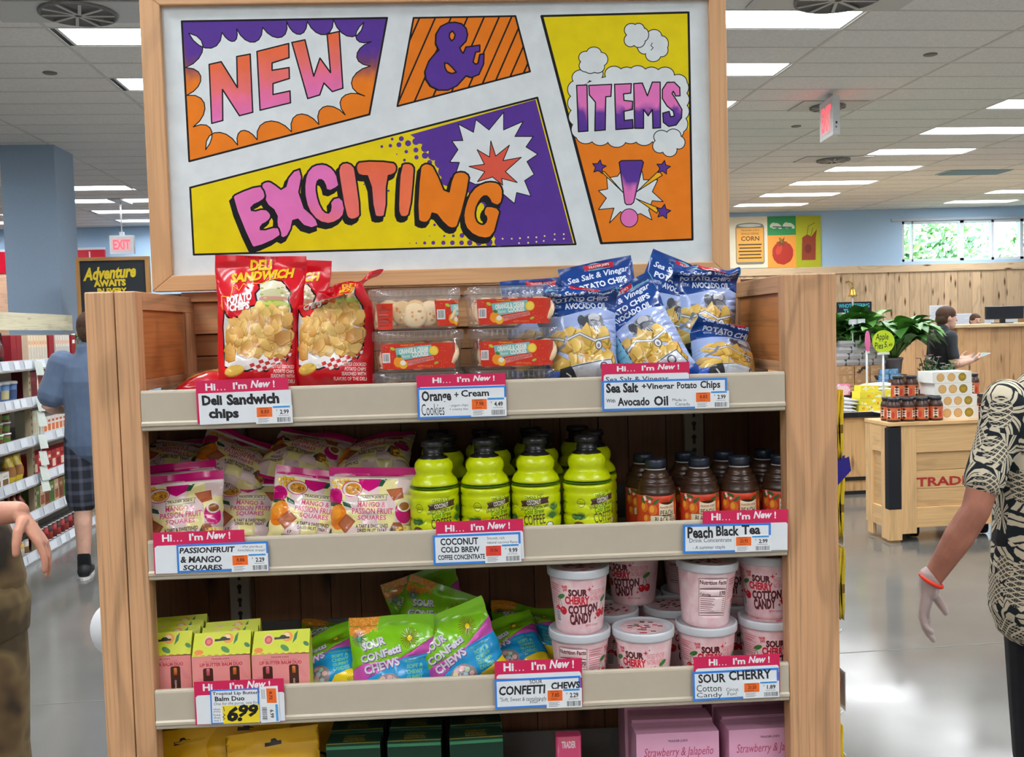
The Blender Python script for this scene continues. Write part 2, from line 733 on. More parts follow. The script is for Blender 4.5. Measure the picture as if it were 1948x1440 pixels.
# ceiling: tiles on a grid with openings where the lamps are let in
LIGHTS = {}
def rows_(k, m0, m1, step=3):
    for r in range(m0, m1, step):
        LIGHTS[(k, r)] = 1
rows_(0, 0, 26); rows_(3, -6, 27, 3); rows_(6, -3, 27); rows_(-3, 1, 8); rows_(-5, 17, 27)
rows_(-7, 23, 29); rows_(-3, 25, 28)
rows_(0, -30, -2); rows_(-3, -29, 0); rows_(-6, -29, 14, 6); rows_(3, -30, -8, 6); rows_(6, -27, -4, 6)
LIGHTS.pop((-3, 25), None)
VENTS = {(0, -1): 1, (-3, 0): 1}
m = MB()
wt = C(242, 240, 236)
for k in range(-12, 10):
    for r in range(-32, 30):
        if (k, r) in LIGHTS:
            continue
        xa, xb = XL(k), XL(k + 1)
        ya, yb = Y0 + r*TY, Y0 + (r + 1)*TY
        t = mulc(wt, 0.97 + 0.05*random.Random(k*977 + r).random())
        m.add([(xa, ya, ZC), (xa, yb, ZC), (xb, yb, ZC), (xb, ya, ZC)], [(0, 1, 2, 3)], t, 'ceiling_tile')
gr = C(214, 212, 206)
for k in range(-12, 11):
    x = XL(k)
    m.box(x - 0.012, Y0 - 32*TY, ZC - 0.004, x + 0.012, Y0 + 30*TY, ZC + 0.001, gr, 'paint')
for r in range(-32, 31):
    y = Y0 + r*TY
    m.box(XL(-12), y - 0.008, ZC - 0.003, X0 + 10*TX, y + 0.008, ZC + 0.001, gr, 'paint')
m.box(-14, -8, ZC + 0.12, 14, 19, ZC + 0.2, C(120, 120, 120), 'matte')
struct(m.build('ceiling', rz=BY))

# troffers let into the ceiling
def troffer():
    t = thing('ceiling_light', '', 'light')
    h = MB()
    w, d, z = TX/2 - 0.012, TY/2 - 0.01, 0.085
    wc = C(235, 236, 236)
    o = [(-w, -d), (w, -d), (w, d), (-w, d)]
    i = [(-w + 0.02, -d + 0.02), (w - 0.02, -d + 0.02), (w - 0.02, d - 0.02), (-w + 0.02, d - 0.02)]
    v = [(x, y, 0.0) for x, y in o] + [(x, y, 0.002) for x, y in i] + [(x, y, z) for x, y in i]
    f = []
    for a in range(4):
        b = (a + 1) % 4
        f += [(a, b, 4 + b, 4 + a), (4 + a, 4 + b, 8 + b, 8 + a)]
    h.add(v, [q[::-1] for q in f], wc, 'paint')
    h.build('housing', t)
    p = MB()
    p.add([(x, y, z) for x, y in i], [(3, 2, 1, 0)], (1, 1, 1), 'lamp')
    p.build('diffuser', t)
    return t
lp = troffer()
first = True
colname = {0: 'over the rolling bin', 3: 'running towards the window', 6: 'far side by the window', -3: 'behind the painted sign',
           -5: 'behind the blue pillar', -7: 'far beyond the blue pillar', -6: 'over the grocery aisle'}
cnt = {}
ORDL = ORD + ['thirteenth', 'fourteenth', 'fifteenth', 'sixteenth', 'seventeenth', 'eighteenth', 'nineteenth', 'twentieth']
for (k, r) in sorted(LIGHTS, key=lambda q: (q[0], q[1])):
    n = cnt[k] = cnt.get(k, 0) + 1
    lab = 'recessed ceiling light, %s in its line, %s' % (ORDL[n - 1], colname.get(k, 'in a line of its own'))
    p = fb((XL(k) + XL(k + 1))/2, Y0 + (r + 0.5)*TY, ZC)
    if first:
        o = lp
        o['label'] = lab; o['group'] = 'recessed ceiling lights'
        o.location = p; o.rotation_euler.z = BY
        first = False
    else:
        dup(lp, lab, p, BY, 'recessed ceiling lights')

# round diffusers in square plates, sprinkler discs
def air_vent(label, x, y, r, plate):
    t = thing('ceiling_vent', label, 'vent', fb(x, y, ZC), BY, 'ceiling vents')
    a = MB()
    a.box(-plate[0], -plate[1], -0.012, plate[0], plate[1], -0.004, C(206, 206, 204), 'paint')
    a.build('plate', t)
    a = MB()
    a.lathe([(r, -0.013), (r, -0.028), (r*0.94, -0.03), (r*0.92, -0.016), (0.0005, -0.014)], C(120, 118, 115), 'paint', 36, False)
    a.build('ring', t)
    for k in range(10):
        b = MB()
        an = 2*PI*k/10
        b.box(0.02, -0.003, -0.03, r*0.93, r*0.07, -0.026, C(196, 196, 194), 'paint')
        b.xf(Matrix.Rotation(an, 4, 'Z') @ Matrix.Translation((0, 0, -0.003)))
        b.build('vane', t)
    return t
air_vent('round ceiling vent in a square plate beside the light nearest the pillar side', -1.9, 6.08, 0.22, (0.5, 0.19))
air_vent('round ceiling vent at the top edge above the light over the cart', 2.62, 5.73, 0.26, (0.5, 0.22))
air_vent('small round ceiling vent just behind the hanging exit sign', 3.83, 8.62, 0.16, (0.3, 0.2))
air_vent('distant round ceiling vent beside the long column of lights', 5.15, 11.45, 0.2, (0.42, 0.2))
m = MB()
m.box(-0.45, -0.19, -0.012, 0.45, 0.19, -0.004, C(170, 195, 205), 'paint')
for k in range(7):
    m.box(-0.42, -0.17 + k*0.052, -0.02, 0.42, -0.15 + k*0.052, -0.012, C(150, 178, 190), 'paint')
tag(m.build('ceiling_vent', loc=fb(7.65, 12.6, ZC), rz=BY), 'pale blue slatted return vent in the far ceiling', 'vent', 'ceiling vents')
for (x, y, lab) in ((-2.55, 7.46, 'over the grocery aisle'), (3.9, 6.98, 'in front of the hanging exit sign'), (3.9, 9.52, 'beyond the hanging exit sign')):
    m = MB()
    m.lathe([(0.0005, -0.008), (0.045, -0.008), (0.05, -0.005), (0.05, 0.001)], C(120, 115, 110), 'paint', 24, False)
    tag(m.build('sprinkler_cover', loc=fb(x, y, ZC)), 'small dark round sprinkler cover on the ceiling ' + lab, 'sprinkler', 'sprinkler covers')

# walls
blue = C(176, 208, 238)
m = MB()
wx0, wx1, wz0, wz1 = 7.88, 12.2, 2.555, 3.275
m.box(-16, WY, 0, wx0, WY + 0.2, 3.75, blue, 'paint')
m.box(wx1, WY, 0, 16, WY + 0.2, 3.75, blue, 'paint')
m.box(wx0, WY, 0, wx1, WY + 0.2, wz0, blue, 'paint')
m.box(wx0, WY, wz1, wx1, WY + 0.2, 3.75, blue, 'paint')
struct(m.build('wall_back'))
m = MB(); m.box(-13.6, -8, 0, -13.4, 17.8, 3.7, blue, 'paint'); struct(m.build('wall_left', rz=BY))
m = MB(); m.box(13.3, -8, 0, 13.5, 17.8, 3.7, blue, 'paint'); struct(m.build('wall_right', rz=BY))
m = MB(); m.box(-13.6, -7.2, 0, 13.5, -7.0, 3.7, C(205, 200, 190), 'paint'); struct(m.build('wall_front', rz=BY))
# blue pillar
m = MB(); m.box(-3.985, 10.15, 0, -3.47, 10.70, ZC, C(160, 182, 206), 'paint')
struct(m.build('pillar', rz=BY))

# cedar boarding on the back wall
rd = random.Random(5)
m = MB()
x = -4.0
while x < 14:
    w = rd.choice((0.13, 0.16, 0.2, 0.24, 0.27))
    k = rd.uniform(0.82, 1.12)
    m.box(x + 0.002, WY - 0.02 - rd.uniform(0, 0.006), 0, x + w - 0.002, WY, 2.37, mulc(C(208, 178, 142), k), 'cedar_z')
    x += w
struct(m.build('trim_2', bevel=0.003))
m = MB(); m.box(-4.0, WY - 0.05, 2.37, 14, WY, 2.5, C(216, 188, 152), 'cedar_x'); struct(m.build('trim_3', bevel=0.004))
# left part of the back wall: red band over pale boards
m = MB()
m.box(-12, WY - 0.03, 0, -6.17, WY, 2.75, C(222, 178, 148), 'pine_x')
struct(m.build('trim_4'))
m = MB()
m.box(-12, WY - 0.06, 2.75, -6.16, WY, 3.11, C(200, 18, 48), 'plastic')
m.box(-12, WY - 0.065, 3.11, -6.16, WY, 3.15, C(235, 240, 245), 'plastic')
m.box(-6.42, WY - 0.066, 2.80, -6.395, WY - 0.06, 3.08, C(245, 225, 230), 'plastic')
m.box(-6.55, WY - 0.066, 2.93, -6.2, WY - 0.06, 2.95, C(245, 225, 230), 'plastic')
tag(m.build('fascia_sign'), 'long red fascia band high on the far wall behind the blue pillar', 'sign')

# window with daylight
m = MB()
fc = C(222, 228, 232)
m.box(wx0, WY + 0.02, wz0, wx1, WY + 0.12, wz0 + 0.045, fc, 'paint')
m.box(wx0, WY + 0.02, wz1 - 0.045, wx1, WY + 0.12, wz1, fc, 'paint')
for xx, hw in ((wx0 + 0.02, 0.03), (8.08, 0.012), (8.99, 0.035), (9.56, 0.022), (10.1, 0.03), (11.1, 0.03), (wx1 - 0.02, 0.03)):
    m.box(xx - hw, WY + 0.02, wz0, xx + hw, WY + 0.12, wz1, fc, 'paint')
wf = struct(m.build('window_1'))
m = MB(); m.box(wx0, WY + 0.07, wz0, wx1, WY + 0.075, wz1, (1, 1, 1), 'glass'); m.build('pane', wf)
m = MB(); m.box(wx0 - 0.2, WY - 0.03, wz1 + 0.005, wx1, WY + 0.01, wz1 + 0.05, C(185, 195, 205), 'paint'); m.build('blind_rail', wf)

def leafball(mb, c, r, n, rnd, size, cols, squash=1.0):
    for _ in range(n):
        d = Vector((rnd.gauss(0, 1), rnd.gauss(0, 1), rnd.gauss(0, 1))).normalized()*r*rnd.uniform(0.45, 1.0)
        d.z *= squash
        p = Vector(c) + d
        u = Vector((rnd.gauss(0, 1), rnd.gauss(0, 1), rnd.gauss(0, 1))).normalized()
        w = u.orthogonal().normalized()
        s_ = size*rnd.uniform(0.6, 1.3)
        mb.add([p - u*s_, p + w*s_*0.5, p + u*s_, p - w*s_*0.5], [(0, 1, 2, 3)], rnd.choice(cols), 'leaf')

rd = random.Random(8)
for i, (x, y, r, lab) in enumerate(((8.2, 20.6, 0.95, 'first tree outside the window, towards its edge'), (10.5, 21.2, 1.15, 'tree outside the middle of the window'), (13.0, 20.8, 1.15, 'last tree outside the window'))):
    t = thing('tree', 'bright leafy ' + lab, 'tree', (x, y, 0), 0, 'trees outside the window')
    a = MB(); a.tube([(0, 0, -0.2), (0.05, 0, 1.2), (0, 0.02, 2.6)], [0.14, 0.11, 0.06], C(90, 70, 50), 'matte'); a.build('trunk', t)
    a = MB(); leafball(a, (0, 0, 3.0), r, 1500, rd, 0.1, [C(96, 150, 60), C(130, 180, 80), C(160, 190, 90), C(70, 120, 50)]); a.build('crown', t)
m = MB(); m.box(-20, 17.6, -0.4, 30, 60, -0.2, C(110, 130, 80), 'matte'); struct(m.build('ground'))

# exit signs
def exit_sign(label, loc, rz, w=0.33, h=0.26):
    t = thing('exit_sign', label, 'sign', loc, rz, 'exit signs')
    a = MB(); a.box(-w/2, -0.03, -h, w/2, 0.03, 0, C(222, 226, 228), 'plastic')
    a.box(w/2, -0.008, -h*0.72, w/2 + 0.001, 0.008, -h*0.66, C(30, 30, 30), 'plastic')
    a.box(w/2, -0.008, -h*0.82, w/2 + 0.001, 0.002, -h*0.78, C(30, 30, 30), 'plastic')
    a.build('housing', t, bevel=0.006)
    a = MB(); a.box(-0.03, -0.02, 0, 0.03, 0.02, 0.05, C(200, 203, 205), 'plastic'); a.build('canopy', t)
    for sgn, nm in ((-1, 'lettering'), (1, 'lettering')):
        A = Art([(-w*0.42, 0.03), (w*0.42, 0.03), (w*0.42, h - 0.03), (-w*0.42, h - 0.03)], C(232, 205, 205))
        A.text('EXIT', (-w*0.36, 0.06, w*0.36, h - 0.06), C(255, 30, 50), bold=0.035)
        V, F, cols = A.cut()
        a = MB()
        red = C(255, 30, 50)
        o = len(a.v)
        a.v.extend((x*(-sgn), sgn*0.0312, -y) for x, y in V)
        for f, c in zip(F, cols):
            f = [o + i for i in f]
            if sgn < 0:
                f = f[::-1]
            else:
                f = f[::-1]
            a.face(f, c, 'exit_red' if c == red else 'plastic')
        a.build(nm, t)
    return t
exit_sign('white exit sign with red letters hanging from the ceiling near the window, seen edge-on', fb(3.66, 8.2, ZC - 0.05), BY - 1.68, 0.36, 0.33)
xs = exit_sign('red lit exit sign above the chalkboard, hanging before the far blue wall', at(232, 448, 14.0), 0.0)
m = MB(); m.tube([(0, 0, 0.05), (0, 0, ZC + 0.03 - xs.location.z)], 0.01, C(200, 200, 200), 'paint', 8); q_ = ZC - xs.location.z; m.box(-0.09, -0.25, q_ - 0.02, 0.09, 0.25, q_ + 0.002, C(205, 205, 203), 'paint'); m.build('stem', xs)

# murals on the far wall
def wall_panel(label, x0, x1, z0, z1, base, draw):
    A = Art([(0, 0), (x1 - x0, 0), (x1 - x0, z1 - z0), (0, z1 - z0)], base)
    draw(A, x1 - x0, z1 - z0)
    a = MB()
    a.box(x0, WY - 0.035, z0, x1, WY - 0.002, z1, base, 'matte')
    lay(a, A.cut(), lambda u, v: (x0 + u, WY - 0.0355, z1 - v), 'matte')
    return tag(a.build('mural_panel'), label, 'mural', 'painted panels on the far wall')

def d_can(A, w, h):
    A.rrect(w*0.3, h*0.16, w*0.93, h*0.93, 0.05, C(128, 122, 108))
    A.rect(w*0.32, h*0.22, w*0.91, h*0.88, C(240, 170, 72))
    A.ell(w*0.615, h*0.17, w*0.3, h*0.05, C(120, 118, 108))
    A.ell(w*0.615, h*0.17, w*0.25, h*0.03, C(205, 205, 195))
    k = C(70, 50, 25)
    A.text("TRADER JOE'S", (w*0.42, h*0.25, w*0.82, h*0.29), k)
    A.text('WHOLE KERNEL', (w*0.42, h*0.31, w*0.82, h*0.35), k)
    A.text('CORN', (w*0.42, h*0.38, w*0.82, h*0.47), k, bold=0.02)
    for i in range(5):
        A.rect(w*(0.36 + 0.02*(i % 2)), h*(0.53 + i*0.065), w*(0.87 - 0.02*(i % 2)), h*(0.555 + i*0.065), k)

def d_flower(A, w, h):
    for sx in (0.3, 0.75):
        for k in range(4):
            A.ell(w*(sx + 0.08*(k - 1.5)), h*(0.5 + 0.08*((k % 2) - 0.5)), w*0.11, h*0.1, C(205, 215, 190), rot=0.5*(k - 1.5))
    A.line([(w*0.2, h*0.55), (w*0.85, h*0.6)], 0.02, C(90, 60, 80))

def d_tomato(A, w, h):
    rnd = random.Random(3)
    A.ell(w*0.53, h*0.55, w*0.37, h*0.36, C(178, 44, 28), n=30, jag=0.03, rnd=rnd)
    A.ell(w*0.4, h*0.45, w*0.1, h*0.16, C(205, 70, 45), rot=0.4)
    A.star(w*0.5, h*0.22, 0.11, 0.04, 6, C(120, 70, 30))
    A.line([(w*0.5, h*0.22), (w*0.46, h*0.1)], 0.03, C(150, 120, 40))

def d_bag(A, w, h):
    A.poly([(w*0.25, h*0.42), (w*0.45, h*0.36), (w*0.62, h*0.4), (w*0.85, h*0.26), (w*0.8, h*0.42), (w*0.78, h*0.86), (w*0.22, h*0.86)], C(150, 62, 34))
    A.ell(w*0.48, h*0.64, w*0.14, h*0.09, C(120, 42, 30))
    A.line([(w*0.45, h*0.36), (w*0.5, h*0.2), (w*0.75, h*0.14)], 0.012, C(110, 110, 40))
    A.line([(w*0.6, h*0.38), (w*0.68, h*0.24)], 0.012, C(110, 110, 40))

wall_panel('cream wall panel painted with a yellow can of corn', 4.6, 5.42, 2.51, 3.42, C(238, 228, 200), d_can)
wall_panel('green wall panel painted with pale blossoms, above the tomato', 5.42, 5.935, 3.08, 3.415, C(40, 140, 78), d_flower)
wall_panel('orange wall panel painted with a red tomato', 5.42, 5.935, 2.505, 3.08, C(240, 160, 62), d_tomato)
wall_panel('lime green wall panel painted with a brown sack', 5.935, 6.385, 2.5, 3.41, C(178, 180, 30), d_bag)

# ================================================================== service counter and what is about it
def B_(name, mb, parent=None, loc=None, bevel=0.0):
    return mb.build(name, parent, loc, bevel, BY if parent is None else 0.0)

rd = random.Random(2)
ct = thing('service_counter', 'long knotty wood service counter with a pale top at the back of the store', 'counter', fb(0, 0, 0), BY)
m = MB()
x = 4.6
while x < 11.5:
    w = rd.choice((0.18, 0.22, 0.28))
    m.box(x, 13.0, 0, x + w - 0.004, 13.05, 1.385, mulc(C(202, 158, 112), rd.uniform(0.85, 1.1)), 'cedar_z')
    x += w
m.box(4.6, 13.05, 0, 11.5, 13.8, 1.38, C(150, 110, 70), 'pine_x')
m.build('front', ct)
m = MB(); m.box(4.5, 12.93, 1.385, 11.6, 13.9, 1.43, C(226, 196, 150), 'pine_x'); m.build('countertop', ct, bevel=0.006)
for x in (7.62, 9.2):
    m = MB(); m.box(x, 12.97, 0, x + 0.1, 13.0, 1.385, C(206, 160, 108), 'pine_z'); m.build('batten', ct)

# ceiling mounted monitor, framed notice, papers, bell, chalkboard behind the counter
t = thing('computer_monitor', 'black computer monitor on the service counter', 'monitor', fb(8.52, 13.3, 1.43), BY)
m = MB(); m.box(-0.28, -0.02, 0.06, 0.3, 0.02, 0.25, C(28, 28, 32), 'plastic'); m.build('screen_back', t, bevel=0.01)
m = MB(); m.box(-0.03, 0.0, 0.0, 0.03, 0.05, 0.1, C(35, 35, 38), 'plastic'); m.box(-0.12, -0.05, 0, 0.12, 0.12, 0.012, C(35, 35, 38), 'plastic'); m.build('stand', t)

def flat_on_wall(name, label, cat, x0, x1, z0, z1, col, group=None, art=None, y=None, frame=None):
    y = y or WY - 0.028
    t = thing(name, label, cat, (x0, y, z0), 0, group)
    w, h = x1 - x0, z1 - z0
    A = Art([(0, 0), (w, 0), (w, h), (0, h)], col)
    if art:
        art(A, w, h)
    a = MB(); a.box(0, 0, 0, w, 0.012, h, col, 'paper')
    lay(a, A.cut(), lambda u, v: (u, -0.0006, h - v), 'paper')
    a.build('sheet' if not frame else 'board', t)
    if frame:
        a = MB(); f = frame[1]
        a.box(-f, -0.02, -f, 0, 0.012, h + f, frame[0], 'paint'); a.box(w, -0.02, -f, w + f, 0.012, h + f, frame[0], 'paint')
        a.box(0, -0.02, -f, w, 0.012, 0, frame[0], 'paint'); a.box(0, -0.02, h, w, 0.012, h + f, frame[0], 'paint')
        a.build('frame', t)
    return t

def d_lines(A, w, h):
    for i in range(7):
        A.rect(w*0.1, h*(0.15 + i*0.11), w*(0.9 - 0.15*(i % 3)), h*(0.18 + i*0.11), C(190, 192, 200))
flat_on_wall('paper_notice', 'white paper notice on the boards behind the walking employee', 'notice', 8.36, 8.7, 1.5, 1.76, C(228, 230, 236), 'paper notices', d_lines)
flat_on_wall('paper_notice', 'white paper notice just before the employee and over the counter', 'notice', 8.8, 9.14, 1.36, 1.6, C(228, 232, 240), 'paper notices', d_lines)
flat_on_wall('paper_notice', 'white paper notice beside the person seated behind the counter', 'notice', 9.38, 9.55, 1.36, 1.54, C(225, 230, 238), 'paper notices', d_lines)

def d_board(A, w, h):
    A.rect(w*0.04, h*0.1, w*0.35, h, C(225, 228, 232))
flat_on_wall('notice_board', 'black framed cork notice board behind the counter', 'board', 9.72, 10.5, 1.3, 1.68, C(176, 132, 86), None, d_board, frame=(C(30, 28, 28), 0.025))

def d_ship(A, w, h):
    cyc, ye = C(70, 190, 205), C(225, 205, 60)
    A.text("WHO'S STEERING", (w*0.06, h*0.06, w*0.94, h*0.24), cyc, bold=0.03)
    A.text('THE SHIP?', (w*0.2, h*0.28, w*0.85, h*0.5), cyc, bold=0.03)
    A.ell(w*0.14, h*0.75, w*0.09, h*0.14, C(150, 110, 190))
    A.ell(w*0.52, h*0.78, w*0.2, h*0.12, C(60, 170, 130))
    A.rect(w*0.83, h*0.55, w*0.92, h*0.95, ye)
flat_on_wall('chalkboard', 'black chalkboard with turquoise lettering behind the brass bell', 'chalkboard', 6.66, 7.3, 1.42, 1.86, C(34, 38, 48), None, d_ship)

t = thing('brass_bell', 'small shiny brass bell hanging from a bracket before the boarded wall', 'bell', at(1622, 563, 16.9), 0)
m = MB()
m.lathe([(0.001, 0.105), (0.022, 0.1), (0.034, 0.075), (0.042, 0.035), (0.066, 0.0), (0.06, -0.004), (0.03, 0.02)], C(230, 190, 90), 'metal', 24, False)
m.build('bell', t)
m = MB(); m.tube([(0, 0, 0.1), (0, 0, 0.16), (0.0, 0.12, 0.2), (0.0, 0.22, 0.2)], 0.012, C(222, 188, 100), 'metal'); m.build('bracket', t)
m = MB(); m.tube([(0, 0, 0.02), (0, 0, -0.15)], 0.012, C(240, 240, 236), 'matte'); m.build('rope', t)
t.scale = (1.3, 1.3, 1.3)

# ------------------------------------------------------------------ rolling wooden bin
K = thing('rolling_bin', 'large light wooden rolling bin with red lettering and black corner guards', 'bin', fb(0, 0, 0), BY)
pw = C(222, 180, 126)
bx0, bx1, by0, by1 = 3.225, 5.15, 6.34, 6.66
m = MB()
for (x, y) in ((bx0, by0), (bx1 - 0.2, by0)):
    m.box(x + 0.09, y, 0.06, x + 0.2, y + 0.03, 0.81, pw, 'pine_z')
m.box(bx0 + 0.2, by0 + 0.004, 0.62, bx1 - 0.2, by0 + 0.03, 0.81, mulc(pw, 0.97), 'pine_x')
m.box(bx0 + 0.2, by0 + 0.004, 0.1, bx1 - 0.2, by0 + 0.03, 0.24, mulc(pw, 1.0), 'pine_x')
for k in range(3):
    m.box(bx0 + 0.2, by0 + 0.02, 0.24 + k*0.127, bx1 - 0.2, by0 + 0.035, 0.24 + k*0.127 + 0.125, mulc(pw, (0.9, 0.97, 0.86)[k]), 'pine_x')
m.build('front_panel', K, bevel=0.003)
m = MB()
m.box(bx0, by0 + 0.03, 0.1, bx0 + 0.025, by1, 0.24, pw, 'pine_y')
m.box(bx0, by0 + 0.03, 0.62, bx0 + 0.025, by1, 0.81, pw, 'pine_y')
m.box(bx0 + 0.015, by0 + 0.03, 0.24, bx0 + 0.03, by1, 0.62, mulc(pw, 0.85), 'pine_y')
for y in (by0 + 0.03, by1 - 0.08):
    m.box(bx0 - 0.002, y, 0.02, bx0 + 0.026, y + 0.08, 0.81, pw, 'pine_z')
m.build('side_panel', K, bevel=0.003)
m = MB(); m.box(bx1 - 0.025, by0 + 0.03, 0.1, bx1, by1, 0.81, pw, 'pine_y'); m.build('side_panel', K)
m = MB(); m.box(bx0, by1, 0.1, bx1, by1 + 0.025, 0.81, pw, 'pine_x'); m.build('back_panel', K)
m = MB(); m.box(bx0 - 0.004, by0 - 0.006, 0.02, bx0 + 0.09, by0 + 0.03, 0.235, pw, 'pine_z'); m.build('corner_foot', K)
m = MB(); m.box(bx0 - 0.006, by0 - 0.01, 0.235, bx0 + 0.085, by0 + 0.05, 0.8, C(28, 30, 34), 'rubber'); m.build('corner_guard', K, bevel=0.005)
m = MB(); m.box(bx1 - 0.085, by0 - 0.01, 0.235, bx1 + 0.006, by0 + 0.05, 0.8, C(28, 30, 34), 'rubber'); m.build('corner_guard', K, bevel=0.005)
m = MB(); m.box(bx0 - 0.005, by0 - 0.012, 0.81, bx1 + 0.005, by1 + 0.03, 0.835, mulc(pw, 1.03), 'pine_x'); m.build('top', K, bevel=0.003)
for x, y in ((bx0 + 0.26, by0 + 0.16), (bx1 - 0.26, by0 + 0.16), (bx0 + 0.26, by1 - 0.06), (bx1 - 0.26, by1 - 0.06), (4.0, by0 + 0.16)):
    m = MB()
    m.tube([(x - 0.018, y, 0.05), (x + 0.018, y, 0.05)], 0.048, C(25, 25, 25), 'rubber', 16)
    m.box(x - 0.028, y - 0.03, 0.05, x + 0.028, y + 0.03, 0.11, C(40, 40, 42), 'metal')
    m.build('caster', K)
A = Art([(0, 0), (0.83, 0), (0.83, 0.062), (0, 0.062)], mulc(pw, 0.97))
GV, GF, a0, b0, a1, b1 = glyphs("TRADER JOE'S", 0.03)
m = MB()
tx0, tz0 = bat(1746, 932, by0).x, bat(1746, 932, by0).z
kx = 0.78/(a1 - a0)
m.add([(tx0 + (x - a0)*kx, by0 + 0.0185, tz0 - (y - b1)*0.085/(b1 - b0)) for x, y in GV], [f for f in GF], C(170, 42, 36), 'matte')
m.build('lettering', K)
# riser on the bin's top
m = MB(); m.box(3.38, 6.545, 0.835, 3.585, 6.655, 0.975, mulc(pw, 0.95), 'pine_x')
m.xf(Matrix.Identity(4))
tag(B_('display_riser', m, bevel=0.003), 'low wooden riser under the back jars near the corner guard', 'riser')

def jar_proto(label, group, lidc, bodyc, labc, R=0.047, Hh=0.165, rounded=True):
    t = thing('jar', label, 'jar', (0, 0, 0), 0, group)
    a = MB()
    a.lathe([(R*0.9, 0), (R, 0.006), (R, Hh*0.66), (R*0.92, Hh*0.76), (R*0.74, Hh*0.84), (R*0.72, Hh*0.88)], bodyc, 'plastic', 20)
    a.build('body', t)
    a = MB(); a.lathe([(R*0.8, Hh*0.87), (R*0.82, Hh*0.88), (R*0.82, Hh*0.985), (R*0.76, Hh)], lidc, 'plastic', 20); a.build('lid', t)
    A = Art([(0, 0), (2*PI, 0), (2*PI, 1), (0, 1)], labc)
    for q in range(4):
        u = q*PI/2 + 0.2
        A.rect(u + 0.15, 0.2, u + 0.85, 0.85, C(232, 214, 190))
        A.ell(u + 1.15, 0.6, 0.22, 0.28, C(196, 60, 40), n=10)
        A.rect(u + 0.25, 0.35, u + 0.75, 0.45, C(120, 60, 50))
        A.rect(u + 0.3, 0.55, u + 0.7, 0.65, C(120, 60, 50))
    a = MB()
    lay(a, A.cut(0.3), lambda u, v: ((R + 0.0008)*math.sin(u - PI), -(R + 0.0008)*math.cos(u - PI), Hh*(0.6 - 0.5*v)), 'card', True)
    a.build('wrap_label', t)
    return t
JP = jar_proto('', 'fruit spread jars on the rolling bin', C(38, 38, 42), C(66, 42, 32), C(206, 104, 60))
jn = 0
def put_jar(x, y, z, label, rz=0.0):
    global jn
    p = fb(x, y, z)
    if jn == 0:
        JP.location = p; JP['label'] = label; JP.rotation_euler.z = rz
    else:
        dup(JP, label, p, rz)
    jn += 1
rj = random.Random(4)
for c_ in range(4):
    for r_ in range(2):
        put_jar(3.29 + c_*0.102 + 0.006*r_, 6.395 + r_*0.096, 0.835, 'dark lidded fruit jar, %s column from the corner guard, %s row' % (ORD[c_], ORD[r_]), rj.uniform(-0.5, 0.5))
for c_ in range(2):
    put_jar(3.43 + c_*0.1, 6.6, 0.975, 'dark lidded fruit jar on the riser, %s from the white biscuit boxes' % ORD[1 - c_], rj.uniform(-0.5, 0.5))
for c_ in range(3):
    for r_ in range(2):
        put_jar(4.0 + c_*0.105 + 0.01*r_, 6.395 + r_*0.096, 0.835, 'dark lidded fruit jar past the white boxes, %s column, %s row' % (ORD[c_], ORD[r_]), rj.uniform(-0.5, 0.5))
m = MB(); m.box(3.93, 6.545, 0.835, 4.13, 6.655, 0.975, mulc(pw, 0.95), 'pine_x')
tag(B_('display_riser', m, bevel=0.003), 'low wooden riser past the white boxes under a single jar', 'riser')
put_jar(3.99, 6.6, 0.975, 'dark lidded fruit jar standing alone on the riser past the white boxes', 0.3)

# white biscuit boxes
def biscuit(label, x0, x1, z0, z1, y=6.42):
    w, h = x1 - x0, z1 - z0
    A = Art([(0, 0), (w, 0), (w, h), (0, h)], C(240, 238, 228))
    for k in range(3):
        cx = w*(0.2 + 0.28*k)
        A.ell(cx, h*0.5, h*0.37, h*0.37, C(196, 148, 84) if k < 2 else C(140, 112, 24))
        if k < 2:
            A.ell(cx, h*0.5, h*0.31, h*0.31, C(222, 176, 112))
            for j in range(5):
                A.ell(cx + h*0.18*math.cos(j*1.3), h*0.5 + h*0.18*math.sin(j*1.3), h*0.03, h*0.03, C(180, 128, 66), n=6)
        else:
            A.ell(cx, h*0.5, h*0.3, h*0.3, C(162, 132, 34))
            A.rect(cx - h*0.2, h*0.42, cx + h*0.2, h*0.47, C(190, 165, 80))
            A.rect(cx - h*0.15, h*0.54, cx + h*0.15, h*0.59, C(190, 165, 80))
    a = MB(); a.box(0, 0, 0, w, 0.2, h, C(240, 240, 234), 'card')
    lay(a, A.cut(), lambda u, v: (u, -0.0006, h - v), 'card')
    o = a.build('biscuit_box', loc=fb(x0, y, z0), rz=BY)
    return tag(o, label, 'box', 'white biscuit boxes')
zs = [0.835, 0.922, 1.004, 1.088, 1.168]
for i, (xa, xb, nm) in enumerate(((3.635, 3.925, 'bottom'), (3.645, 3.915, 'second from the bottom'), (3.605, 3.88, 'third from the bottom'), (3.59, 3.875, 'topmost'))):
    biscuit('white box printed with round biscuits, %s of the stack on the bin' % nm, xa, xb, zs[i], zs[i + 1] - 0.001)

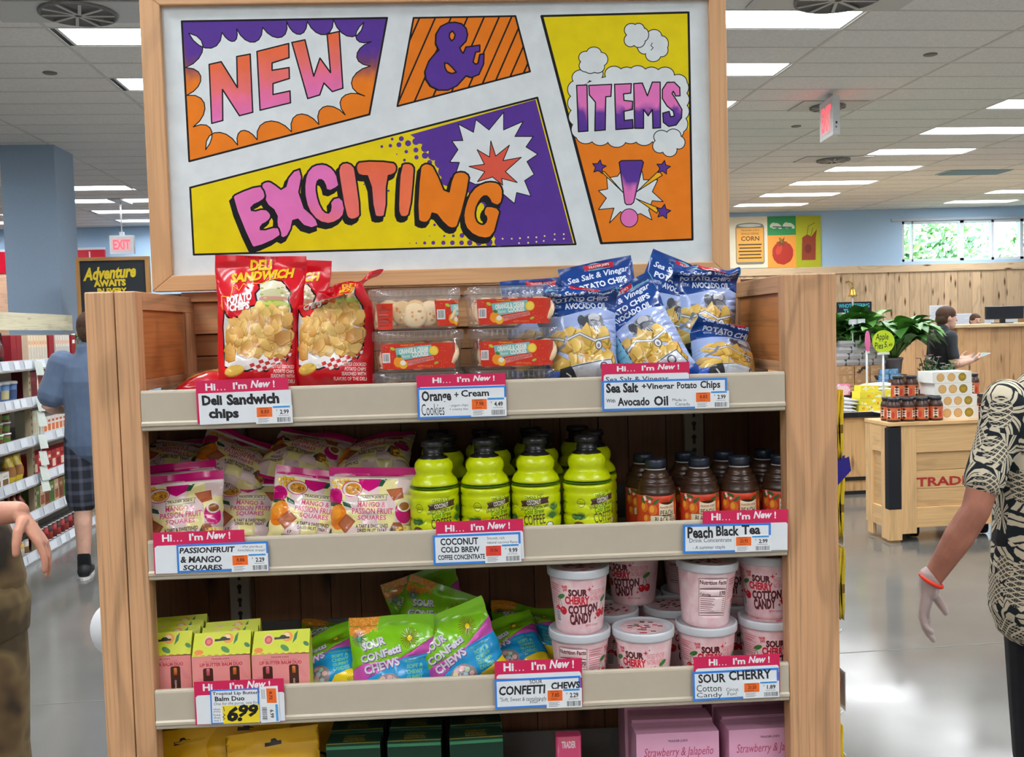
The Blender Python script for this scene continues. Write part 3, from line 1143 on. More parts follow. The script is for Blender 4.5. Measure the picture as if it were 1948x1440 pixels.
# ------------------------------------------------------------------ table behind the bin with boxes, sleeves and plants
def table_(label, x0, x1, y0, y1, h, skirt):
    t = thing('display_table', label, 'table', fb(0, 0, 0), BY)
    a = MB(); a.box(x0, y0, h - 0.03, x1, y1, h, C(196, 190, 180), 'matte'); a.build('tabletop', t)
    a = MB(); a.box(x0 - 0.006, y0 - 0.012, h - 0.045, x1 + 0.006, y0, h, C(28, 28, 30), 'rubber'); a.build('edge_strip', t)
    a = MB()
    x = x0 + 0.02
    r_ = random.Random(int(x0*100))
    while x < x1 - 0.1:
        w = r_.choice((0.18, 0.24))
        a.box(x, y0 + 0.02, 0, min(x + w, x1), y0 + 0.05, h - 0.045, mulc(skirt, r_.uniform(0.88, 1.08)), 'cedar_z'); x += w
    a.box(x0 + 0.02, y0 + 0.05, 0, x1 - 0.02, y1 - 0.02, h - 0.046, skirt, 'pine_x')
    a.build('base', t)
    for z in (0.0, 0.125):
        a = MB(); a.box(x0 + 0.01, y0 + 0.005, z, x1 - 0.01, y0 + 0.02, z + 0.03, C(30, 30, 32), 'rubber'); a.build('bumper_strip', t)
    return t
table_('boarded display table with a black edge, behind the rolling bin', 3.1, 4.62, 8.2, 8.75, 0.73, C(206, 164, 112))
table_('taller display table holding the plants and bakery boxes', 3.5, 4.9, 8.85, 9.7, 0.86, C(190, 140, 92))

def sleeves(label, x, y, z, n, w=0.26):
    for k in range(n):
        a = MB()
        V = []; nx = 8
        rings = []
        r_ = random.Random(k*7 + int(x*100))
        for i in range(9):
            u = i/8
            hh = 0.006 + 0.022*math.sin(PI*u)
            dz = r_.uniform(-0.003, 0.003)
            rings.append([(w*(u - 0.5), -0.12, dz), (w*(u - 0.5), 0.12, dz), (w*(u - 0.5), 0.12, hh + dz), (w*(u - 0.5), 0, hh*1.3 + dz), (w*(u - 0.5), -0.12, hh + dz)])
        a.loft(rings, C(232, 236, 240), 'paper')
        o = a.build('bread_bag', loc=fb(x + r_.uniform(-0.02, 0.02), y, z + k*0.031), rz=BY + r_.uniform(-0.1, 0.1))
        tag(o, label % ORD[k], 'bag', 'flat white wrapped packages')
sleeves('flat white wrapped package by the post, %s from the bottom of its pile', 3.78, 8.36, 0.735, 4)
sleeves('flat white wrapped package lying on the yellow boxes, %s from the bottom', 4.2, 8.45, 0.905, 2, 0.3)

def printed_box(name, label, cat, x, y, z, w, d, h, base, spots, group, seed, rz=BY, mat='card'):
    r_ = random.Random(seed)
    a = MB(); a.box(0, 0, 0, w, d, h, base, mat)
    A = Art([(0, 0), (w, 0), (w, h), (0, h)], base)
    for _ in range(14 if spots else 0):
        A.ell(r_.uniform(0.1, 0.9)*w, r_.uniform(0.15, 0.85)*h, r_.uniform(0.06, 0.16)*h*2, r_.uniform(0.06, 0.13)*h*2, r_.choice(spots), n=8)
    lay(a, A.cut(), lambda u, v: (u, -0.0006, h - v), mat)
    o = a.build(name, loc=fb(x, y, z), rz=rz)
    return tag(o, label, cat, group)
ysp = [C(238, 232, 170), C(226, 150, 40), C(245, 240, 215), C(240, 205, 40)]
for k in range(3):
    printed_box('pastry_box', 'yellow flowered pastry box, %s from the bottom of the front stack' % ORD[k], 'box', 3.92 + 0.005*k, 8.24, 0.731 + k*0.058, 0.21, 0.16, 0.057, C(232, 218, 60), ysp, 'yellow flowered boxes', k)
printed_box('pastry_box', 'yellow flowered pastry box crowning the front stack', 'box', 3.95, 8.26, 0.905, 0.16, 0.14, 0.05, C(232, 218, 60), ysp, 'yellow flowered boxes', 9)
for k in range(3):
    printed_box('pastry_box', 'yellow flowered pastry box behind the jars, %s from the bottom' % ORD[k], 'box', 4.18, 8.28, 0.731 + k*0.058, 0.22, 0.16, 0.057, C(232, 218, 60), ysp, 'yellow flowered boxes', 20 + k)
printed_box('pastry_box', 'small pink box tucked beside the yellow stack', 'box', 3.84, 8.5, 0.86, 0.12, 0.1, 0.1, C(226, 130, 160), [C(240, 200, 215)], None, 31)

kraft = C(178, 138, 98)
n = 0
for r_ in range(3):
    for c_ in range(4 - (r_ == 2)):
        printed_box('kraft_box', 'brown cardboard bakery box, %s layer, %s from the post' % (ORD[r_], ORD[c_]), 'box', 4.03 + c_*0.155, 8.88, 0.861 + r_*0.082, 0.148, 0.2, 0.08, kraft, [C(60, 48, 42), C(196, 160, 118)] if (r_ + c_) % 3 == 0 else [kraft, C(196, 160, 118)], 'brown bakery boxes', n)
        n += 1
for r_ in range(4):
    for c_ in range(2):
        printed_box('blue_box', 'bright blue carton, %s of the two columns, %s from the bottom' % (ORD[c_], ORD[r_]), 'box', 4.4 + c_*0.17 - 0.02*r_*(1 if c_ else -0.4), 8.862 - 0.0, 0.861 + r_*0.052, 0.1, 0.015, 0.05, C(92, 150, 205), [C(140, 185, 225)], 'bright blue cartons', 60 + n)
        n += 1

def clamshell(label, x, y, z):
    t = thing('clamshell', label, 'container', fb(x, y, z), BY, 'clear clamshell boxes')
    a = MB(); a.prism([(-0.05, -0.05), (0.05, -0.05), (0.05, 0.05), (-0.05, 0.05)], 0.004, 0.045, C(104, 84, 66), 'matte'); a.build('pastries', t)
    a = MB()
    a.loft([[(sx*(0.055), sy*0.055, 0) for sx, sy in ((-1, -1), (1, -1), (1, 1), (-1, 1))], [(sx*0.064, sy*0.064, 0.03) for sx, sy in ((-1, -1), (1, -1), (1, 1), (-1, 1))]], C(255, 255, 255), 'frosted', sm=False)
    a.build('tray', t)
    a = MB()
    a.loft([[(sx*(0.066), sy*0.066, 0.03) for sx, sy in ((-1, -1), (1, -1), (1, 1), (-1, 1))], [(sx*0.052, sy*0.052, 0.058) for sx, sy in ((-1, -1), (1, -1), (1, 1), (-1, 1))]], C(255, 255, 255), 'frosted', sm=False)
    a.build('lid', t)
    return t
cl0 = None
for r_ in range(4):
    for c_ in range(4 - r_ // 2):
        lab = 'clear clamshell of pastries, %s layer, %s from the post' % (ORD[r_], ORD[c_])
        p = (4.06 + c_*0.135 + r_*0.03, 9.0, 1.108 + r_*0.06)
        if cl0 is None:
            cl0 = clamshell(lab, *p)
        else:
            dup(cl0, lab, fb(*p), BY)

def sign_disc(label, x, y, z0, zc, r, col, tilt, lines, polec=C(228, 232, 236)):
    t = thing('price_sign', label, 'sign', fb(x, y, z0), BY + tilt)
    a = MB(); a.tube([(0, 0.012, 0), (0, 0.012, zc - z0)], 0.009, polec, 'plastic', 8); a.box(-0.07, -0.05, 0, 0.07, 0.07, 0.008, polec, 'plastic'); a.build('pole', t)
    A = Art([(r*math.cos(2*PI*k/40), r*math.sin(2*PI*k/40)) for k in range(40)], col)
    for txt, bx in lines:
        A.text(txt, tuple(q*r for q in bx), C(28, 40, 24), bold=0.01, shear=0.1)
    a = MB()
    a.tube([(0, 0.001, zc - z0), (0, 0.006, zc - z0)], r, col, 'card', 40)
    lay(a, A.cut(), lambda u, v: (u, 0.0, zc - z0 - v), 'card')
    a.build('disc', t)
    a = MB(); a.box(-r*0.5, -0.006, zc - z0 - r*1.12, r*0.5, 0.012, zc - z0 - r*0.93, polec, 'plastic'); a.build('clip', t)
    return t
sign_disc('round lime green sign reading Apple Pies 5.49 on a white pole', bat(1681, 650, 8.1).x, 8.1, 0.73, bat(1681, 650, 8.1).z, 0.1, C(188, 214, 40), 0.0,
          (('Apple', (-0.72, -0.72, 0.45, 0.0)), ('Pies', (-0.82, 0.05, -0.05, 0.62)), ('5.', (0.05, 0.0, 0.4, 0.5)), ('49', (0.45, 0.15, 0.8, 0.45))))
sign_disc('round pink sign turned aside behind the lime green one', bat(1655, 650, 8.2).x + 0.03, 8.3, 0.73, bat(1655, 650, 8.2).z, 0.095, C(235, 110, 170), 0.9, ())
for k, xx in enumerate((1622, 1636)):
    p = bat(xx, 620, 8.95)
    t = thing('card_holder', 'empty clear sign holder among the plant leaves, %s of two' % ('first' if k == 0 else 'second'), 'holder', fb(p.x, 8.95, 0.861), BY, 'clear sign holders')
    a = MB(); a.tube([(0, 0, 0), (0, 0, 0.66)], 0.006, C(215, 220, 224), 'plastic', 6); a.box(-0.04, -0.03, 0, 0.04, 0.03, 0.005, C(215, 220, 224), 'plastic'); a.build('pole', t)
    a = MB(); a.box(-0.04, -0.004, 0.64, 0.05, 0.004, 0.69, C(225, 230, 234), 'plastic'); a.build('clip', t)

def leaf_(mb, base, d, L, wid, droop, col, rnd):
    """a broad leaf on its stalk, arched and cupped"""
    d = Vector(d).normalized()
    side = d.cross(Vector((0, 0, 1))).normalized()
    pts = []
    n = 7
    p = Vector(base)
    st = L*0.55
    stalk = [p + d*st*u*0.9 + Vector((0, 0, st*u*(1.1 - 0.4*u))) for u in (0, 0.33, 0.66, 1)]
    mb.tube(stalk, 0.006, C(92, 130, 62), 'leaf', 5)
    q = stalk[-1]
    up = 0.55
    rows = []
    for i in range(n + 1):
        u = i/n
        ww = wid*math.sin(PI*min(1, u*0.96 + 0.04))**0.75
        c = q + d*L*u + Vector((0, 0, L*(up*u - droop*u*u)))
        rows.append([c - side*ww + Vector((0, 0, ww*0.35)), c, c + side*ww + Vector((0, 0, ww*0.35))])
    o = len(mb.v)
    for r in rows:
        mb.v.extend(tuple(x) for x in r)
    for i in range(n):
        for j in range(2):
            mb.face([o + i*3 + j, o + i*3 + j + 1, o + i*3 + j + 4, o + i*3 + j + 3], mulc(col, 1.0 if j else 0.88), 'leaf', True)

def plant(label, x, y, z, potc, R, Hh, n, L, seed, spread=1.0, dark=1.0):
    rnd = random.Random(seed)
    t = thing('potted_plant', label, 'plant', fb(x, y, z), BY, 'broad-leaved potted plants')
    a = MB(); a.lathe([(R*0.78, 0), (R*0.8, 0.004), (R*0.97, Hh*0.86), (R*1.05, Hh*0.87), (R*1.06, Hh), (R*0.96, Hh), (R*0.94, Hh*0.9), (0.001, Hh*0.88)], potc, 'plastic', 28, False)
    a.build('pot', t)
    a = MB()
    cols = [mulc(C(66, 120, 48), dark), mulc(C(88, 148, 58), dark), mulc(C(50, 98, 42), dark), mulc(C(110, 165, 70), dark)]
    for k in range(n):
        an = k*2.399 + rnd.uniform(-0.3, 0.3)
        f = rnd.uniform(0.25, 1.0)*spread
        leaf_(a, (R*0.4*math.cos(an)*rnd.random(), R*0.4*math.sin(an)*rnd.random(), Hh*0.9), (math.cos(an)*f, math.sin(an)*f, 0.25), L*rnd.uniform(0.75, 1.15), L*rnd.uniform(0.24, 0.33), rnd.uniform(0.5, 1.1), rnd.choice(cols), rnd)
    a.build('leaves', t)
    return t
PB = bat(1735, 712, 8.6)
plant('leafy potted plant in a grey pot nearest the employee', PB.x, 8.95, 1.0, C(110, 105, 110), 0.085, 0.17, 46, 0.31, 1)
m = MB(); m.box(-0.11, -0.11, 0, 0.11, 0.11, 0.14, C(120, 84, 54), 'pine_x'); tag(m.build('plant_stand', loc=fb(PB.x, 8.98, 0.86), rz=BY), 'small wooden block lifting the grey potted plant', 'stand')
plant('leafy potted plant in a dark pot behind the lime green sign', bat(1690, 700, 9.2).x, 9.15, 1.0, C(60, 56, 58), 0.09, 0.16, 48, 0.33, 2)
plant('leafy potted plant behind the clear clamshells', 4.4, 9.42, 0.86, C(90, 80, 76), 0.1, 0.34, 46, 0.36, 3, dark=0.85)
plant('leafy potted plant hidden to its pot beside the wooden post', 4.12, 9.42, 0.86, C(90, 80, 76), 0.1, 0.3, 46, 0.35, 4)
m = MB(); m.box(-0.11, -0.11, 0, 0.11, 0.11, 0.14, C(120, 84, 54), 'pine_x'); tag(m.build('plant_stand', loc=fb(bat(1690, 700, 9.2).x, 9.15, 0.86), rz=BY), 'small wooden block under the plant behind the lime green sign', 'stand')

# bouquets in front of the employee
def bouquet(label, x, y, z, cols, seed):
    rnd = random.Random(seed)
    t = thing('flower_bouquet', label, 'bouquet', fb(x, y, z), BY, 'bouquets by the counter')
    a = MB(); a.lathe([(0.06, 0), (0.075, 0.3), (0.07, 0.3), (0.001, 0.28)], C(70, 74, 80), 'plastic', 20, False); a.build('bucket', t)
    a = MB()
    for k in range(10):
        an = rnd.uniform(0, 6.28); r_ = rnd.uniform(0.02, 0.12)
        a.tube([(0, 0, 0.28), (r_*0.6*math.cos(an), r_*0.6*math.sin(an), 0.38), (r_*math.cos(an), r_*math.sin(an), 0.46 + rnd.uniform(-0.03, 0.05))], 0.004, C(70, 110, 60), 'leaf', 5)
    leafball(a, (0, 0, 0.4), 0.1, 50, rnd, 0.035, [C(60, 96, 56), C(90, 120, 80)])
    a.build('stems', t)
    a = MB()
    for k in range(9):
        an = rnd.uniform(0, 6.28); r_ = rnd.uniform(0.02, 0.12)
        c = Vector((r_*math.cos(an), r_*math.sin(an), 0.47 + rnd.uniform(-0.02, 0.05)))
        for j in range(7):
            b2 = j*0.9
            d = Vector((math.cos(b2), math.sin(b2), 0.35))*0.03
            w_ = Vector((-math.sin(b2), math.cos(b2), 0))*0.012
            a.add([c, c + d*0.6 + w_, c + d, c + d*0.6 - w_], [(0, 1, 2, 3)], rnd.choice(cols), 'leaf')
    a.build('blossoms', t)
bouquet('bucket of pink blossoms behind the employee', bat(1776, 690, 9.0).x - 0.07, 8.97, 0.66, [C(226, 150, 190), C(235, 190, 210)], 5)
bouquet('bucket of yellow and white blossoms in front of the employee', bat(1798, 700, 8.9).x, 8.85, 0.6, [C(220, 215, 120), C(225, 230, 235)], 6)
m = MB(); m.box(4.95, 8.7, 0, 5.3, 9.05, 0.6, C(120, 84, 54), 'pine_x')
m.box(4.93, 8.87, 0.6, 5.07, 9.05, 0.66, C(120, 84, 54), 'pine_x')
tag(B_('plant_step', m), 'low wooden step stand carrying the flower buckets', 'stand')

# ================================================================== the end-of-aisle display
FY, BKY = 1.85, 2.25
oakc = C(204, 156, 114)
D = thing('endcap_display', 'oak framed end-of-aisle shelf display full of new products', 'display shelf', (0, FY, 0))

def rel(mb):
    return mb.xf(Matrix.Translation((0, -FY, 0)))

for x0, x1, k in ((-0.706, -0.612, 1.0), (0.615, 0.717, 1.02)):
    m = MB()
    w = (x1 - x0)/2
    if x0 > 0:
        w = 0.0
    else:
        w *= 1.15
        m.box(x0, FY, 0, x0 + w - 0.0008, FY + 0.04, 1.64, mulc(oakc, k), 'oak_z')
    m.box(x0 + w + 0.0008, FY, 0, x1, FY + 0.04, 1.64, mulc(oakc, k*0.94), 'oak_z')
    rel(m).build('post', D, bevel=0.0025)
for s_, xi in ((-1, -0.612), (1, 0.615)):
    m = MB()
    o_ = xi + s_*0.022
    xa, xb = (o_, xi) if s_ < 0 else (xi, o_)
    y0, y1 = FY + 0.04, BKY
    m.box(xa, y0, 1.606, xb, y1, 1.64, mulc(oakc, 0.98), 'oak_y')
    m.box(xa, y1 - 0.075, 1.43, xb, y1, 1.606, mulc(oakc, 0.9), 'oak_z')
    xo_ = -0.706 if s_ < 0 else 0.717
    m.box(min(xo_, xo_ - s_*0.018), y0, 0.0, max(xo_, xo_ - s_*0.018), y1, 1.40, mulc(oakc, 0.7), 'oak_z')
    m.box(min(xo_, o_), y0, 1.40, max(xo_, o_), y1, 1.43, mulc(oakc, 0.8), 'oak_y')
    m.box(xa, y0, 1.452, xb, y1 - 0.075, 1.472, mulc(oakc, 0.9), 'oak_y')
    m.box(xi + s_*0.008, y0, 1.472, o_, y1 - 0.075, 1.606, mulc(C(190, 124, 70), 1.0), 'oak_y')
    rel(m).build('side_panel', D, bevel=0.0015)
# back: level boards behind the top shelf, dark upright boards below
m = MB()
bc = C(206, 158, 112)
m.box(-0.634, BKY - 0.03, 1.630, 0.637, BKY + 0.05, 1.652, mulc(bc, 1.05), 'pine_x')
m.box(-0.634, BKY - 0.012, 1.558, 0.637, BKY + 0.03, 1.629, mulc(bc, 1.0), 'oak_x')
m.box(-0.634, BKY + 0.005, 1.508, 0.637, BKY + 0.03, 1.556, mulc(bc, 0.78), 'cedar_x')
m.box(-0.634, BKY + 0.005, 1.40, 0.637, BKY + 0.03, 1.506, mulc(bc, 0.74), 'cedar_x')
rel(m).build('back_board', D, bevel=0.002)
m = MB()
rd = random.Random(11)
x = -0.70
while x < 0.71:
    w = rd.choice((0.07, 0.09, 0.105))
    m.box(x, BKY + 0.004 + rd.choice((0, 0.002)), 0.0, min(x + w - 0.002, 0.715), BKY + 0.03, 1.398, mulc(C(120, 80, 52), rd.uniform(0.8, 1.15)), 'cedar_z')
    x += w
m.box(-0.706, BKY + 0.031, 0.0, 0.717, BKY + 0.04, 1.652, C(90, 62, 42), 'matte')
rel(m).build('back_boards', D)
def zpx(y):
    return y
for xc in (-0.535, 0.525):
    m = MB()
    m.box(xc - 0.022, BKY - 0.018, 0.1, xc + 0.022, BKY + 0.003, 1.452, C(150, 140, 124), 'powder')
    z = 0.14
    while z < 1.44:
        m.lathe([(0.0005, 0), (0.0055, 0.0003)], C(18, 16, 14), 'matte', 10, False)
        n0 = len(m.v) - 20
        m.xf(Matrix.Translation((xc, BKY - 0.0185, z)) @ Matrix.Rotation(PI/2, 4, 'X'), n0)
        m.box(xc - 0.003, BKY - 0.0186, z - 0.016, xc + 0.003, BKY - 0.018, z, C(18, 16, 14), 'matte')
        z += 0.031
    rel(m).build('slotted_upright', D)
lipc = C(190, 178, 158)
SHZ = [1.377, 1.093, 0.8045, 0.5185]
TRAY = [z + 0.013 for z in SHZ]
for zb in SHZ:
    m = MB()
    pr = [(1.862, zb + 0.0755), (1.855, zb + 0.0765), (1.851, zb + 0.075), (1.850, zb + 0.071), (1.850, zb + 0.018), (1.8465, zb + 0.015), (1.8465, zb + 0.010),
          (1.850, zb + 0.007), (1.850, zb + 0.002), (1.853, zb), (1.862, zb), (2.236, zb), (2.236, zb + 0.012), (1.866, zb + 0.012), (1.8585, zb + 0.014), (1.8585, zb + 0.068), (1.862, zb + 0.0725)]
    rings = [[(x, y, z) for y, z in pr] for x in (-0.6115, 0.6145)]
    m.loft([r[::-1] for r in rings], lipc, 'powder', True, False)
    m.box(-0.686, 1.895, zb + 0.001, 0.697, 2.236, zb + 0.0125, lipc, 'powder')
    rel(m).build('shelf', D, bevel=0.0008)
    m = MB()
    m.box(-0.6, BKY - 0.024, zb + 0.012, 0.6, BKY - 0.0185, zb + 0.09, C(98, 96, 92), 'powder')
    rel(m).build('back_stop', D)
m = MB(); m.box(-0.612, FY + 0.01, 0, 0.615, BKY, 0.12, C(60, 52, 44), 'matte'); rel(m).build('plinth', D)
# metal brace with bolts seen at the back of the top shelf
for s_ in (-1, 1):
    m = MB()
    x = -0.600 if s_ < 0 else 0.602
    m.box(x - 0.011, FY + 0.05, 1.39, x + 0.009, BKY - 0.03, 1.447, C(176, 166, 148), 'powder')
    m.tube([(x + 0.009, BKY - 0.06, 1.437), (x + 0.013, BKY - 0.06, 1.437)], 0.007, C(80, 64, 50), 'metal', 10)
    m.tube([(x + 0.009, BKY - 0.06, 1.418), (x + 0.015, BKY - 0.06, 1.418)], 0.005, C(60, 60, 60), 'metal', 10)
    rel(m).build('end_bracket', D)

# ------------------------------------------------------------------ the painted sign on top
SYF = 2.19                      # front of its frame
SP = SYF + 0.012                # painted face
xl0, xl1 = at(289, 540, SYF).x, at(326, 500, SYF).x
xr0, xr1 = at(1357, 480, SYF).x, at(1389, 480, SYF).x
zb0, zb1 = at(840, 541, SYF).z, at(840, 511, SYF).z
zt1 = at(840, 3, SYF).z
zt0 = zt1 + (zb1 - zb0)
SG = thing('painted_sign', 'large painted comic-style sign on the display reading New & Exciting Items', 'sign', (0, SYF, zb0))
fcx = C(206, 158, 112)
def framebar(name, pts, axis):
    a = MB()
    a.prism([(x, z) for x, z in pts], 0, 1, mulc(fcx, 1.0), 'pine_' + axis)
    # prism runs along z: turn it so that it runs along y with the outline in x/z
    a.warp(lambda x, z, t: (x, SYF + t*0.032 - SYF, z - zb0))
    a.f = [f[::-1] for f in a.f]
    a.build(name, SG, bevel=0.002)
framebar('frame', [(xl0, zb0), (xr1, zb0), (xr0, zb1), (xl1, zb1)], 'x')
framebar('frame', [(xl0, zt0), (xl1, zt1), (xr0, zt1), (xr1, zt0)], 'x')
framebar('frame', [(xl0, zb0), (xl1, zb1), (xl1, zt1), (xl0, zt0)], 'z')
framebar('frame', [(xr1, zb0), (xr1, zt0), (xr0, zt1), (xr0, zb1)], 'z')
m = MB()
m.box(xl0 + 0.005, SYF + 0.032, zb0 + 0.005, xr1 - 0.005, SYF + 0.045, zt0 - 0.005, C(150, 120, 90), 'pine_x')
m.xf(Matrix.Translation((0, -SYF, -zb0)))
m.build('backing_board', SG)

def TS(T):
    def g(x, y):
        px, py = T(x, y)
        p = at(px, py, SP)
        return (p.x, -p.z)
    return g
TA, TB = Z(260, 0, 600/1728), Z(800, 0, 600/1728)
white = C(222, 228, 230)
black = C(22, 20, 24)
purple, orange, yellow, pink, coral = C(84, 50, 140), C(226, 122, 24), C(226, 204, 8), C(226, 118, 184), C(224, 104, 62)
A = Art([(xl1 - 0.004, -zt1 - 0.004), (xr0 + 0.004, -zt1 - 0.004), (xr0 + 0.004, -zb1 + 0.004), (xl1 - 0.004, -zb1 + 0.004)], white)
sa, sb = TS(TA), TS(TB)

def vgrad(stops, T=None):
    """paint colour that runs through stops (zoom-y, colour)"""
    ys = [(-at(900, yy, SP).z, c) for yy, c in stops]
    def f(x, v):
        v += 0.004*math.sin(x*260) + 0.003*math.sin(x*610 + 1)
        if v <= ys[0][0]:
            return ys[0][1]
        for (a, ca), (b, cb) in zip(ys, ys[1:]):
            if v <= b:
                return mixc(ca, cb, (v - a)/(b - a))
        return ys[-1][1]
    return f
K_ = 600/1728
A.T = sa
pnew = [(247, 117), (1372, 98), (1275, 627), (288, 884)]
A.oline(pnew, 11, vgrad([(95, purple), (118, C(110, 64, 90)), (150, orange)]), black)
tips = [(285, 182), (468, 178), (548, 158), (690, 150), (822, 118), (935, 118), (1078, 108), (1245, 122), (1285, 228), (1280, 362), (1250, 526), (1143, 630), (998, 682), (848, 722),
        (660, 766), (553, 795), (378, 820), (310, 695), (275, 522), (268, 370)]
cx, cy2 = 770, 430
burst = []
for i, p in enumerate(tips):
    q = tips[(i + 1) % len(tips)]
    L = math.hypot(q[0] - p[0], q[1] - p[1])
    nx, ny = -(q[1] - p[1])/L, (q[0] - p[0])/L
    d = min(95, 0.3*L + 45)
    c1 = (p[0] + nx*d*1.05 - (q[0] - p[0])*0.02, p[1] + ny*d*1.05)
    c1 = (p[0] + (q[0] - p[0])*0.25 + nx*d*1.1, p[1] + (q[1] - p[1])*0.25 + ny*d*1.1)
    c2 = (p[0] + (q[0] - p[0])*0.95 + nx*d*1.3, p[1] + (q[1] - p[1])*0.95 + ny*d*1.3)
    for k in range(7):
        t = k/7
        burst.append(tuple((1-t)**3*p[j] + 3*(1-t)**2*t*c1[j] + 3*(1-t)*t*t*c2[j] + t**3*q[j] for j in (0, 1)))
A.oline(burst, 6, white, black)
salmon = C(228, 112, 112)
for L_, (y0, y1) in ((((397, 353), (463, 338), (552, 480), (548, 310), (622, 296), (636, 615), (563, 634), (470, 490), (472, 660), (411, 676)), (340, 640)),
           (((659, 282), (833, 238), (835, 316), (742, 345), (742, 385), (835, 370), (837, 430), (747, 458), (747, 518), (840, 498), (843, 563), (676, 604)), (270, 600)),
           (((850, 233), (922, 218), (970, 418), (1004, 318), (1062, 398), (1043, 187), (1110, 172), (1130, 483), (1072, 502), (1026, 455), (1003, 520), (937, 540)), (200, 520))):
    k0 = y0*K_; k1 = y1*K_
    A.oline(list(L_), 8, vgrad([(k0, coral), (k0 + (k1 - k0)*0.45, salmon), (k0 + (k1 - k0)*0.62, C(228, 110, 150)), (k1, pink)]), black)
# ampersand panel
A.T = sb
pamp = [(-38, 98), (520, 88), (600, 392), (-127, 582)]
A.oline(pamp, 10, C(222, 118, 22), black)
for xo in (-330, -235, -150, -62, 24, 110, 200, 290, 372, 440, 505, 575, 640):
    s_ = clip_line(pamp, (xo + 60, 90), (xo - 110, 480))
    if s_:
        A.line(s_, 9, black)
amp = [(190, 122), (225, 130), (250, 155), (258, 190), (250, 225), (215, 262), (225, 283), (234, 292), (248, 258), (325, 247), (325, 282), (302, 286), (288, 340), (302, 352), (316, 345), (325, 298), (348, 295), (346, 350),
       (320, 408), (278, 425), (250, 415), (200, 470), (150, 494), (100, 494), (55, 472), (30, 435), (24, 390), (45, 335), (80, 292), (100, 275), (83, 238), (85, 185), (110, 145), (150, 125)]
h1 = [(175, 170), (190, 190), (184, 212), (170, 224), (158, 205), (160, 182)]
h2 = [(132, 345), (150, 348), (172, 368), (196, 396), (170, 403), (145, 392), (134, 370)]
A.poly([(x - 6, y + 4) for x, y in amp], black)
A.oline(amp, 8, purple, black)
for h_ in (h1, h2):
    A.oline(h_, 8, C(222, 118, 22), black)
# EXCITING panel
ex = [((293, 1028), 0), ((2195, 535), 0), ((2405, 1338), 0), ((313, 1395), 0)]
A.T = sa
pex = [(293, 1028), (2195, 535), (2405, 1338), (313, 1395)]
A.oline(pex, 11, yellow, black)
A.poly([(1498, 738), (2185, 545), (2392, 1332), (2000, 1345), (1960, 1300), (1900, 1120), (1760, 1010), (1700, 960), (1660, 900), (1600, 830), (1545, 770)], purple)
for x, y, r in ((1560, 760, 30), (1590, 800, 28), (1625, 850, 30), (1665, 890, 34), (1685, 940, 34), (1700, 985, 34), (1343, 803, 8), (1390, 798, 10), (1437, 793, 14), (1487, 785, 17), (1530, 775, 20),
                (1425, 845, 4), (1477, 831, 10), (1530, 822, 14), (1580, 812, 22), (1533, 862, 12), (1580, 852, 18), (1467, 877, 8), (1605, 890, 14), (1450, 760, 14), (1400, 762, 8),
                (1497, 1332, 3), (1532, 1332, 5), (1578, 1331, 9), (1625, 1330, 11), (1680, 1330, 12), (1730, 1330, 13), (1780, 1330, 13), (1825, 1330, 15), (1875, 1328, 18), (1930, 1328, 20), (1985, 1325, 26),
                (1605, 1293, 3), (1685, 1293, 6), (1735, 1292, 8), (1782, 1290, 13), (1830, 1290, 11), (1245, 1010, 4), (1380, 1045, 6), (1176, 1232, 5), (1632, 1232, 8), (1528, 1236, 4), (1630, 1185, 12)):
    A.ell(x, y, r, r, purple, n=12)
for x, y in ((2005, 1308), (2055, 1308), (2100, 1305), (2145, 1300), (2190, 1300), (2235, 1293), (2290, 1283), (2340, 1283), (2145, 1330), (2190, 1325), (2230, 1320), (2290, 1312), (2340, 1308), (2095, 1332)):
    A.ell(x, y, 5, 5, C(236, 214, 150), n=8)
A.T = sb
A.oline([(207, 680), (290, 725), (303, 655), (375, 712), (455, 615), (455, 712), (562, 665), (517, 748), (617, 748), (578, 805), (642, 845), (583, 885), (622, 955), (570, 990), (605, 1075), (527, 1055), (515, 1115), (455, 1065),
         (400, 1000), (300, 1010), (190, 960), (213, 890), (160, 888), (205, 820), (172, 772), (232, 770)], 5, white, black)
A.oline([(265, 912), (350, 900), (310, 820), (378, 860), (385, 772), (412, 855), (487, 795), (452, 880), (552, 862), (465, 940), (530, 1000), (445, 978), (450, 1015), (395, 970), (312, 995), (352, 940)], 5, C(214, 86, 66), black)
A.T = sa
